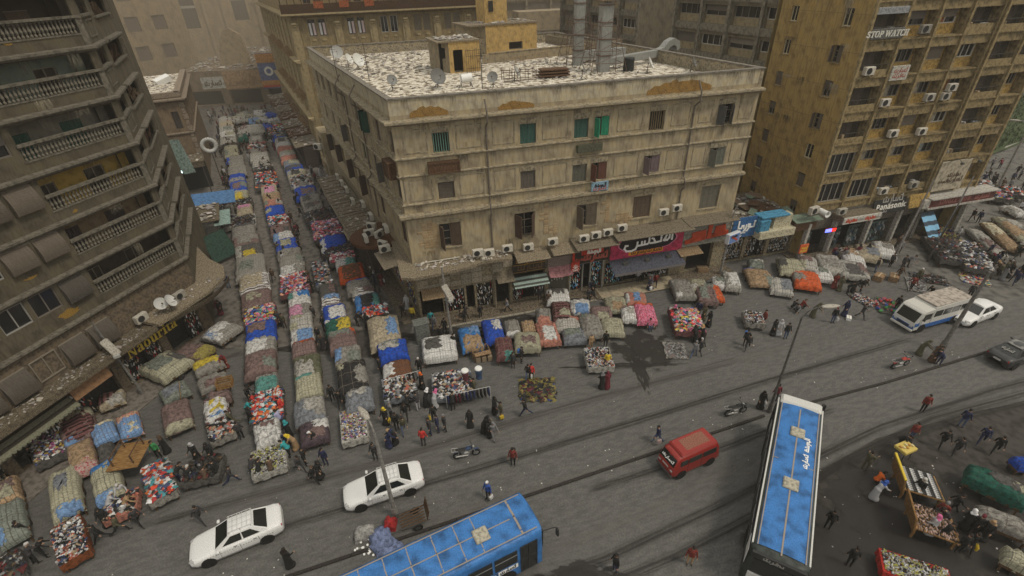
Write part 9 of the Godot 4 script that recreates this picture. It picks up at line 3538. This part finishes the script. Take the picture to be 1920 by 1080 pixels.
	heap(-4.97,-28.99,99.0,3.05,2.88,.90,"cloth","blackwhite",240,"wide cart of jeans and shirts with two garment busts on it","bgrey",1.25,.15)
	heap(13.89,-32.94,83.0,1.81,2.15,.04,"shoe","grey",170,"grey sheet of small goods spread on the asphalt","grey",1,.03)
	heap(1.69,-28.78,89.5,2.78,2.44,.04,"cloth","olive",150,"bright blue sheet of olive and black jackets on the asphalt","blue",1.7,.2)
	heap(34.24,-39.53,110.5,1.38,2.24,.04,"shoe","blackwhite",150,"spread of shiny black shoes on the asphalt","dgrey",1.6,.05)
	heap(35.77,-38.35,63.4,1.99,2.92,.04,"bag","bags",26,"spread of red, blue and green bags on the asphalt","dgrey",1.3,.1)
	heap(40.99,-41.84,61.8,1.60,2.90,.04,"shoe","grey",120,"grey ground sheet with pale scraps near the minibus","grey",1.4,.04)
	heap(43.08,-42.93,69.6,3.03,1.98,.04,"shoe","dark",130,"dark pile of shoes on the asphalt behind the minibus","dgrey",1.6,.08)
	heap(47.48,-42.57,59.5,2.51,2.35,.15,"cloth","bright",70,"round rimmed tray of small bright goods on the road","lgrey",.9,.05)
	heap(48.14,-47.35,70.4,3.32,5.79,1.00,"cloth","dark",260,"large crowded table of black clothes, lower left half","dgrey",1.4,.35)
	heap(49.65,-45.94,61.6,2.47,6.91,1.00,"cloth","blackwhite",200,"large crowded table of black and white clothes, lower right half","dgrey",1.4,.35)
	heap(50.17,-51.21,78.6,2.34,3.24,1.00,"cloth","olive",70,"heap of dark clothes on a mustard cloth by the big table","c2",1.3,.25)
	bale(53.89,-49.24,73.1,1.34,6.65,.92,"lgrey","cloth","nearest long pale plastic roll on the trestle tables")
	bale(56.76,-50.73,69.5,1.35,7.21,.92,"tan","cloth","tan board covered trestle table among pale rolls",[[.1,.1,.9,.5,"cream"]])
	bale(59.57,-52.45,71.0,1.39,6.41,.92,"gbeige","cloth","greenish trestle table among pale rolls",[[.1,.4,.9,.8,"tan"]])
	bale(60.44,-53.42,90.9,1.45,1.86,1.01,"lgrey","cloth","short white roll behind the trestle tables")
	bale(63.91,-57.11,87.8,1.41,2.69,1.01,"white","cloth","white wrapped roll beyond the trestle tables")
	heap(65.66,-61.81,66.7,2.54,3.39,1.00,"cloth","bright",60,"distant stall with red and white goods beyond the tower","dgrey",1.4,.3)
	heap(68.45,-62.71,60.8,2.09,3.19,1.00,"cloth","red",50,"distant stall with reddish goods near the right edge","dgrey",1.4,.3)
	heap(66.74,-65.39,65.9,2.38,3.06,1.00,"cloth","blackwhite",50,"distant stall of pale clothes at the tower's foot","dgrey",1.4,.3)
	heap(20.77,-13.67,65.9,3.05,1.31,.80,"shoe","specs",330,"red polka dotted table of spectacles at the bottom of the picture","red",1,.05)
	bale(28.74,-18.31,133.6,1.49,2.76,1.56,"dgreen","cloth","long dark green tarpaulin over a car sized load")
	bale(27.33,-16.04,142.8,1.09,2.39,1.38,"grey","cloth","grey plastic covered load near the right edge")
	bale(26.43,-13.78,136.3,1.01,1.60,1.29,"gbeige","check","beige netted load in the bottom right corner")
	bale(31.85,-19.96,87.2,.79,.77,1.10,"blue","cloth","small bright blue bundle at the right edge")
	person(-19.51,-18.34,340,"walk","char","char","hair","person in a dark coat striding alone left of the nearer taxi")
	person(-13.06,-15.46,80,"robe","black","black","hair","bald person in a black robe below the farther taxi")
	person(-18.85,-21.06,20,"stride","char","navy","hair","person in a dark jacket with an orange collar hurrying right")
	person(-24.09,-17.81,20,"stride","olive","black","hair","person in a mustard jacket bending at the shoe cart")
	person(-25.27,-18.37,300,"robe","black","maroon","black","person in black beside the pink striped cloth cart")
	person(-25.49,-19.20,60,"browse","lgrey","black","whair","person in grey with a pale cap bent over the pink striped cart")
	person(-24.51,-19.24,30,"browse","tan","char","hair","person with a brown headcover bent over striped cloth")
	person(-23.26,-18.30,340,"walk","char","black","hair","person in black walking right from the pink striped cart")
	person(-25.29,-20.21,300,"reach","lgrey","char","whair","person in a pale hooded top beside the striped cloth")
	person(-25.08,-23.42,270,"stand","green","black","hair","person in a green jacket near the garment cart")
	person(-24.77,-23.86,200,"robe","black","black","brown","person in a dark robe beside the green jacket")
	person(-24.91,-17.34,200,"stride","black","black","hair","person in black with white shoes left of the shoe cart")
	person(-27.75,-16.48,30,"browse","black","black","hair","person in black leaning at the left of the shoe cart")
	person(-27.97,-16.17,60,"reach","char","black","whair","person with a grey cap left of the shoe cart")
	person(-29.64,-17.67,100,"stand","black","black","hair","person in black beside the greenish netted cart")
	person(-33.93,-23.24,20,"browse","black","black","hair","person in black at the left end of the book cart")
	person(-35.00,-23.65,10,"stand","char","black","hair","person in dark clothes behind the book cart")
	person(-24.76,-32.74,300,"robelean","dred","black","maroon","person in a dark red shawl beside the patterned blanket cart")
	person(-30.63,-45.94,100,"stand","navy","jean","hair","person in a navy jacket in the alley by the balcony block")
	person(-29.09,-40.88,280,"robe","maroon","maroon","maroon","person in a dark purple robe in the alley")
	person(-28.93,-40.87,150,"stand","black","black","hair","person in black under the corner canopy of the balcony block")
	person(-22.43,-21.29,60,"browse","black","navy","hair","person in dark blue at the left of the leather bag cart")
	person(-21.55,-20.97,90,"browse","black","black","whair","person with a pale head at the front of the bag cart")
	person(-20.29,-20.92,120,"browse","brown","black","hair","person in brown at the front of the bag cart")
	person(-19.91,-21.60,180,"reach","black","black","hair","person in black at the right of the bag cart")
	person(-22.23,-23.12,270,"robe","black","black","lgrey","person with a grey scarf behind the bag cart")
	person(-21.17,-23.08,260,"robe","black","black","black","person all in black behind the bag cart")
	person(-21.04,-26.05,200,"stride","olive","olive","hair","person in olive walking beside the sheeted cart")
	person(-21.12,-24.95,100,"browse","black","black","hair","person in black bent over the black and white garments")
	person(-19.93,-24.89,120,"stand","char","black","hair","person in dark grey standing right of the garments")
	person(-20.96,-28.66,330,"reach","black","black","black","person in black at the red clothes cart's left")
	person(-20.30,-27.89,350,"browse","red","black","hair","person in red leaning over the red clothes cart")
	person(-20.36,-27.07,10,"browse","teal","black","hair","person in teal at the red clothes cart")
	person(-19.73,-26.25,30,"robe","black","black","black","person in a black robe at the corner of the red clothes cart")
	person(-17.68,-27.22,180,"reach","red","black","hair","person in bright red at the right of the red clothes cart")
	person(-17.39,-25.89,160,"reach","lilac","navy","hair","person in pale blue beside the red clothes cart")
	person(-16.42,-24.84,150,"robe","black","black","teal","person in black with a teal scarf behind the white tarpaulin cart")
	person(-16.15,-23.78,110,"walk","navy","navy","hair","person in navy between the white cart and the dark purple cart",3)
	person(-15.62,-23.76,200,"robelean","tan","black","yellow","person with a yellow scarf bent over the spectacle cart")
	person(-15.77,-23.12,170,"browse","teal","black","hair","person in turquoise at the spectacle cart")
	person(-14.04,-24.02,200,"browse","black","black","white","person with a white scarf by the dark purple cart")
	person(-17.06,-21.36,90,"browse","black","black","hair","person in black bent at the front of the spectacle cart")
	person(-17.66,-21.59,80,"browse","char","black","hair","person in dark grey bent at the front of the spectacle cart")
	person(-16.26,-21.41,110,"browse","brown","black","hair","person in brown at the front of the spectacle cart")
	person(-14.62,-21.81,330,"stride","char","char","hair","person in dark clothes stepping right in front of the rows")
	person(-14.44,-22.36,10,"stand","black","black","hair","person in black in front of the dark purple cart")
	person(-13.37,-20.93,350,"walk","black","black","brown","person in black carrying a pale bag in front of the rows",5)
	person(-13.07,-22.30,260,"stand","navy","navy","hair","person in a slate jacket in front of the second row")
	person(-13.13,-21.29,340,"robewalk","black","black","black","person in a black robe in front of the second row")
	person(-14.33,-28.35,300,"stand","black","black","hair","left of two people in black in the gap beside the silvery cart")
	person(-13.53,-27.75,280,"walk","black","black","hair","right of two people in black in the gap beside the silvery cart")
	person(-16.99,-34.83,280,"robewalk","char","grey","brown","person in a grey robe in the gap right of the white cart")
	person(-17.74,-36.01,280,"walk","black","black","brown","person with brown hair in the gap right of the white cart")
	person(-19.30,-39.41,290,"walk","char","char","hair","person in charcoal in the middle gap beside the pink sheet")
	person(-21.20,-44.49,290,"robewalk","black","black","black","person in a black robe beside the scattered pale clothes")
	person(-26.11,-46.96,280,"walk","brown","char","hair","person in brown in the first gap of the rows")
	person(-22.42,-38.72,270,"robe","char","char","brown","person in grey at the heap of bright clothes")
	person(-21.74,-38.26,260,"stand","olive","char","hair","person in olive behind the one in grey")
	person(-29.27,-60.72,270,"stand","dred","black","whair","person with a white cap in the first gap")
	person(-29.67,-62.42,275,"stand","brown","black","hair","person in brown up the first gap")
	person(-27.50,-58.66,265,"stand","black","black","hair","person in black beside the blue cart of the second row")
	person(-22.52,-52.56,280,"walk","black","black","hair","person in black left of the far blue cart")
	person(-21.29,-49.92,280,"stride","char","jean","hair","person in charcoal walking down the second gap")
	person(-21.55,-59.78,260,"stand","black","black","hair","person in black at the right edge of the far blue cart")
	person(-17.73,-37.62,250,"stand","black","black","hair","person in black leaning on the dark green cart")
	person(-14.83,-38.12,30,"browse","black","black","black","person in black crouched at the goods stall of the right hand row")
	person(-13.75,-37.81,60,"robe","black","black","black","person in a black robe at the goods stall of the right hand row")
	person(-11.17,-31.39,180,"stand","black","black","hair","person in black left of the rust brown cart")
	person(-9.61,-38.85,280,"walk","yellow","black","hair","person in a bright yellow jacket near the corner shop")
	person(-10.62,-39.35,270,"walk","black","black","brown","person in black left of the yellow jacket")
	person(-10.42,-40.69,265,"robe","lgrey","grey","lgrey","person in a pale scarf behind the yellow jacket")
	person(-7.70,-37.88,270,"stand","teal","black","hair","person in a turquoise top at the corner shop door")
	person(-7.37,-37.20,270,"walk","grey","jean","hair","person in a grey hooded top at the corner shop door")
	person(-6.31,-36.57,265,"stand","black","black","hair","person in black at the corner shop door")
	person(-7.80,-35.47,270,"stand","black","black","brown","person in a black jacket and white shirt by the grey box")
	person(-6.53,-35.40,280,"stand","black","black","black","person in spotted black beside the big white cart")
	person(-5.28,-34.21,250,"stand","black","black","hair","person in black between the white cart and the blue bundles")
	person(-7.89,-31.22,270,"stand","black","black","whair","bald person in a black jacket over a blue shirt")
	person(-7.47,-29.44,250,"robe","black","black","orange","person in black with an orange headscarf")
	person(-9.72,-28.37,40,"browse","char","black","hair","person in charcoal at the left of the jeans cart")
	person(-8.97,-27.65,90,"browse","grey","black","grey","person in grey at the front of the jeans cart")
	person(-8.24,-26.95,70,"browse","black","black","hair","person in black bent at the front of the jeans cart")
	person(-7.45,-27.13,120,"reach","char","lgrey","black","person with light trousers at the front of the jeans cart")
	person(-6.88,-27.44,60,"robelean","black","black","white","person with a white scarf between the two clothes carts")
	person(-6.20,-27.30,60,"robelean","lgrey","lgrey","pink","person with a pink scarf at the wide jeans cart")
	person(-4.78,-26.90,90,"browse","black","black","hair","person in black at the front of the wide jeans cart")
	person(-3.23,-28.52,190,"stand","olive","black","hair","person in olive at the right end of the wide jeans cart")
	person(-9.64,-25.80,260,"robe","black","black","yellow","person in black with a yellow headscarf",3)
	person(-8.75,-25.25,300,"stand","black","black","hair","person in black beside the yellow striped jacket")
	person(-8.18,-24.88,290,"walk","olive","jean","hair","person in a black jacket with yellow stripes",4)
	person(-9.34,-26.31,40,"stand","grey","char","grey","person in grey behind the yellow headscarf")
	person(-8.25,-26.26,280,"stride","black","black","hair","person in black striding near the yellow headscarf")
	person(-6.59,-23.70,80,"stand","red","char","hair","person in a red and white striped sweater")
	person(-6.25,-24.64,200,"stand","char","navy","hair","person in charcoal behind the striped sweater")
	person(-5.70,-24.87,190,"stand","navy","navy","hair","person in navy between two others on the road edge")
	person(-5.20,-24.94,200,"stand","char","char","grey","person in a grey hood at the right of a small group")
	person(-6.09,-25.90,110,"stand","black","black","hair","person in black with a yellow bag by the wide jeans cart",3)
	person(-3.39,-25.27,270,"robe","black","black","black","lone person in a full black robe near the motorcycle")
	person(-2.36,-24.62,20,"robelean","black","black","black","person in a black robe bent over beside a grey jacket")
	person(-1.97,-24.31,330,"robe","black","black","black","person in a black robe right of the bent one")
	person(-1.70,-24.11,300,"walk","grey","grey","grey","person in a grey hooded jacket among black robes")
	person(-1.13,-25.94,200,"stand","olive","olive","hair","person in olive with a yellow bag by the black umbrella",3)
	person(-1.61,-26.49,330,"robe","black","black","black","person in black holding dark cloth by the yellow bag")
	person(.67,-26.12,170,"stride","black","navy","hair","person in black with white shoes below the blue jacket sheet")
	person(-.34,-21.78,260,"stand","dred","black","hair","person with a coral scarf crossing the road",4)
	person(-9.75,-22.60,260,"stand","char","char","hair","person in charcoal by the foot of the jeans group")
	person(-9.03,-23.66,20,"robelean","navy","navy","navy","person in patterned navy bent near the lamp post")
	person(-8.63,-23.93,200,"robelean","black","black","tan","person in black and gold pattern bent near the lamp post")
	person(-1.94,-19.31,230,"stand","blue","char","white","person in blue with a white cap carrying a pale box",1)
	person(9.76,-23.24,190,"walk","navy","jean","hair","person in navy carrying a pink bag on the road",5)
	person(1.05,-30.01,260,"walk","black","jean","hair","person in black with a red jacket and a white bag",1)
	person(1.31,-30.00,250,"stand","red","black","hair","person in bright red beside the blue jacket sheet")
	person(-.14,-31.49,250,"stand","char","char","hair","person in charcoal at the maroon cart")
	person(.60,-32.13,330,"stand","black","black","hair","person in black with a blue rucksack",2)
	person(7.67,-31.09,80,"stand","yellow","jean","hair","person in a yellow jacket at the shoe cart")
	person(7.24,-28.73,100,"robe","maroon","maroon","maroon","person in maroon walking by the shoe cart")
	person(6.82,-28.75,100,"robe","black","black","grey","person in black with a grey scarf by the shoe cart")
	person(8.02,-33.86,250,"stand","black","black","hair","person in black behind the shoe cart")
	person(6.71,-33.57,300,"stand","tan","tan","grey","person in tan behind the shoe cart")
	person(12.47,-36.24,270,"sit","char","jean","hair","person sitting on the edge of the pink floral cart")
	person(15.02,-37.42,330,"robe","black","black","pink","person with a pink strap left of the colourful heap")
	person(15.22,-37.07,330,"stand","grey","char","hair","person in grey left of the colourful heap")
	person(17.51,-37.96,220,"stand","navy","navy","hair","person in navy behind the colourful heap")
	person(17.78,-37.26,210,"robe","olive","olive","brown","person in olive right of the colourful heap")
	person(17.92,-36.26,200,"robe","black","black","black","person in a black robe right of the colourful heap")
	person(15.91,-34.03,90,"robelean","black","black","black","person in a wide black robe at the front of the heap")
	person(16.61,-34.14,110,"robelean","black","black","tan","person with a tan scarf at the front of the heap")
	person(15.17,-32.06,50,"walk","grey","jean","grey","person in grey bending beside the grey sheet")
	person(15.82,-32.37,100,"walk","char","char","lgrey","person in charcoal with a pale scarf near the grey sheet")
	person(20.06,-33.36,260,"stand","black","black","hair","person with a blue rucksack at the small shoe table",2)
	person(20.00,-32.79,240,"walk","char","char","hair","person in dark brown below the small shoe table")
	person(22.88,-36.14,180,"stand","dred","black","hair","person in dark red behind the small shoe table")
	person(23.09,-34.70,280,"robe","black","black","black","person in a black robe carrying a white bag",1)
	person(23.56,-34.67,270,"robe","lgrey","black","lgrey","person in a long pale scarf")
	person(23.95,-34.12,260,"stand","black","jean","hair","person in black holding up a phone")
	person(18.18,-26.12,260,"robe","black","black","black","person in black carrying a white sack by the lamp base",1)
	person(19.59,-26.76,80,"stand","maroon","char","hair","person in a dark red jacket by the lamp base")
	person(26.72,-38.47,20,"squat","black","black","hair","person crouching in black on the asphalt")
	person(27.10,-38.01,200,"squat","grey","char","hair","person crouching in grey on the asphalt")
	person(27.56,-38.60,0,"squat","dred","black","brown","person sitting in dark brown on the asphalt")
	person(27.98,-37.18,330,"robelean","olive","olive","olive","person in olive bent under the lamp head")
	person(29.27,-36.18,260,"stand","black","jean","maroon","person with a white bag and dark red hood",1)
	person(30.92,-37.18,200,"robe","navy","navy","navy","person in a long navy robe by the black shoes")
	person(32.07,-36.60,330,"walk","char","char","hair","person in charcoal walking past the black shoes")
	person(33.18,-40.68,320,"browse","black","black","black","leftmost of three in black leaning over the shoes")
	person(34.02,-41.02,300,"robelean","black","black","black","middle of three in black leaning over the shoes")
	person(34.91,-41.26,280,"browse","black","black","hair","rightmost of three in black leaning over the shoes")
	person(32.60,-41.90,270,"robe","dred","black","brown","person in dark red by the flat white cart")
	person(32.84,-41.39,260,"robe","olive","black","brown","person in yellow green by the flat white cart")
	person(38.60,-44.69,300,"stand","black","jean","hair","person in black with jeans beside the beige cart")
	person(39.83,-42.98,270,"walk","brown","brown","hair","person in brown standing alone between the carts")
	person(41.67,-45.04,265,"stand","char","char","hair","person in charcoal between the carts and the big table")
	person(42.59,-45.55,300,"browse","grey","black","hair","person in grey bending to a dark bundle")
	person(39.74,-40.95,60,"walk","dred","black","hair","person in dark red at the grey ground sheet")
	person(41.38,-42.36,260,"stand","olive","olive","white","person with a white cap at the grey ground sheet")
	person(40.57,-39.46,200,"browse","black","tan","hair","person with a lime bag beside the minibus",6)
	person(36.04,-37.65,20,"stand","black","black","black","person in black at the coloured bags")
	person(36.22,-37.04,250,"robe","grey","tan","grey","person in pale grey by the minibus corner")
	person(41.89,-38.46,270,"robe","black","black","black","person in a black robe behind the minibus")
	person(44.19,-39.24,240,"stand","char","black","hair","person in charcoal leaning by the lamp post near the white car")
	person(33.83,-31.42,330,"robelean","olive","olive","olive","person in olive with a pale bag near the leaning lamp",1)
	person(34.20,-30.53,20,"robelean","brown","brown","brown","person in a brown robe bent by the leaning lamp")
	person(34.40,-30.38,300,"stand","black","black","black","person in black and white behind the brown robe")
	person(34.50,-30.05,160,"browse","navy","navy","hair","person in navy with white shoes by the leaning lamp")
	person(29.66,-25.22,250,"stand","dred","black","hair","person in a dark red jumper crossing the bend")
	person(31.31,-23.73,20,"stand","navy","jean","hair","person in navy on the phone crossing the bend")
	person(28.63,-22.07,240,"walk","black","black","hair","person in black on the kerb, left of two facing two others")
	person(29.08,-21.43,230,"walk","char","char","hair","person in dark grey on the kerb, right of the first pair")
	person(31.44,-22.22,220,"walk","navy","navy","hair","person in dark navy, left of the second pair")
	person(31.70,-21.41,220,"walk","black","black","hair","person in black, right of the second pair")
	person(27.03,-22.73,260,"stand","dred","jean","hair","person in brown red beside the yellow snack box")
	person(25.69,-22.10,300,"browse","black","black","hair","person in black bent at the yellow snack box")
	person(22.53,-20.51,30,"hold","olive","olive","hair","person in olive holding something near the display stands")
	person(22.59,-19.51,0,"squat","orange","char","hair","person in an orange hat by the yellow board")
	person(21.76,-18.41,10,"robelean","lgrey","jean","blue","person with a pale blue cloth behind the yellow board")
	person(24.42,-18.49,190,"robe","black","black","whair","person in black with a white cap at the display rack")
	person(17.95,-16.63,45,"stand","black","black","hair","person in black beside the long bus")
	person(17.92,-14.46,60,"stand","black","black","hair","lone person in black right of the long bus's front")
	person(5.10,-14.55,200,"stand","black","navy","hair","person in black at the bottom of the road between the buses")
	person(9.30,-14.82,250,"stand","dred","tan","hair","person in dark red at the bottom of the road")
	person(25.70,-17.37,340,"stride","black","black","hair","person in black reaching out left of the grey load")
	person(24.55,-16.89,30,"stand","dred","black","grey","person in dark red with a grey cap at the sunglasses stand")
	person(23.51,-16.11,120,"robe","lgrey","black","pink","person with a bright pink scarf at the sunglasses stand")
	person(24.61,-16.56,170,"browse","char","black","hair","person in charcoal at the sunglasses stand")
	person(23.89,-15.71,300,"walk","black","black","hair","person in black below the pink scarf")
	person(25.70,-16.35,60,"robe","black","black","white","person in black with a white headscarf by the grey load")
	person(25.90,-16.02,40,"stand","black","black","maroon","person with a dark red cap by the grey load")
	person(26.19,-15.69,200,"robe","black","red","tan","person in red and black by the grey load")
	person(24.88,-15.12,240,"stride","black","black","hair","person in black with an orange bag striding below the grey load",3)
	person(24.33,-14.98,250,"stand","black","black","hair","person in black below the grey load")
	person(40.83,-45.67,270,"stand","char","black","hair","person in dark clothes behind the white netted cart")
	person(39.35,-51.42,270,"stand","black","black","hair","person in black at a tower shop door")
	person(32.61,-48.89,270,"stand","black","black","whair","bald person in black outside the low shops")
	person(33.71,-50.10,270,"stand","black","black","hair","person in black at the door of the low shops")
	person(8.04,-42.25,260,"stand","navy","black","hair","person in navy at the bottle shop door")
	person(2.74,-41.31,270,"stand","char","black","whair","small figure crouched by the bronze lettered shop")
	person(13.23,-44.19,60,"stand","lgrey","black","lgrey","person in white at the wide slate awning's shop")
	person(13.67,-44.16,90,"stand","black","black","hair","person in black in the wide slate awning's shop")
	person(14.06,-42.58,200,"walk","char","black","brown","person with a white bag on the pavement",1)
	person(14.84,-43.24,250,"stride","dred","black","hair","person in dark red on the pavement")
	person(57.74,-55.87,200,"walk","black","black","hair","left of two people in black walking beyond the big table")
	person(58.13,-55.37,200,"stand","navy","black","hair","right of two people walking beyond the big table")
	person(51.02,-42.78,200,"robe","black","black","brown","person in black bent at the right end of the big table")
	person(50.41,-43.35,150,"robelean","brown","black","tan","person in brown fur trimmed coat at the big table")
	person(50.37,-41.27,230,"walk","navy","navy","hair","person in navy at the right edge by the big table")
	person(52.16,-42.70,180,"stand","black","black","hair","person in black at the right edge by the big table")
	person(51.19,-44.96,170,"robelean","black","black","maroon","person in maroon headscarf at the big table")
func X(v: Vector3) -> Transform3D:
	return Transform3D(Basis(),v)
func mb() -> MB:
	return MB.new()
func K(r: float,g_: float,b: float,a := 1.0) -> Color:
	return Color(r,g_,b,a)
static func V(a: float,b: float,c: float) -> Vector3:
	return Vector3(a,b,c)
static func V2(a: float,b: float) -> Vector2:
	return Vector2(a,b)
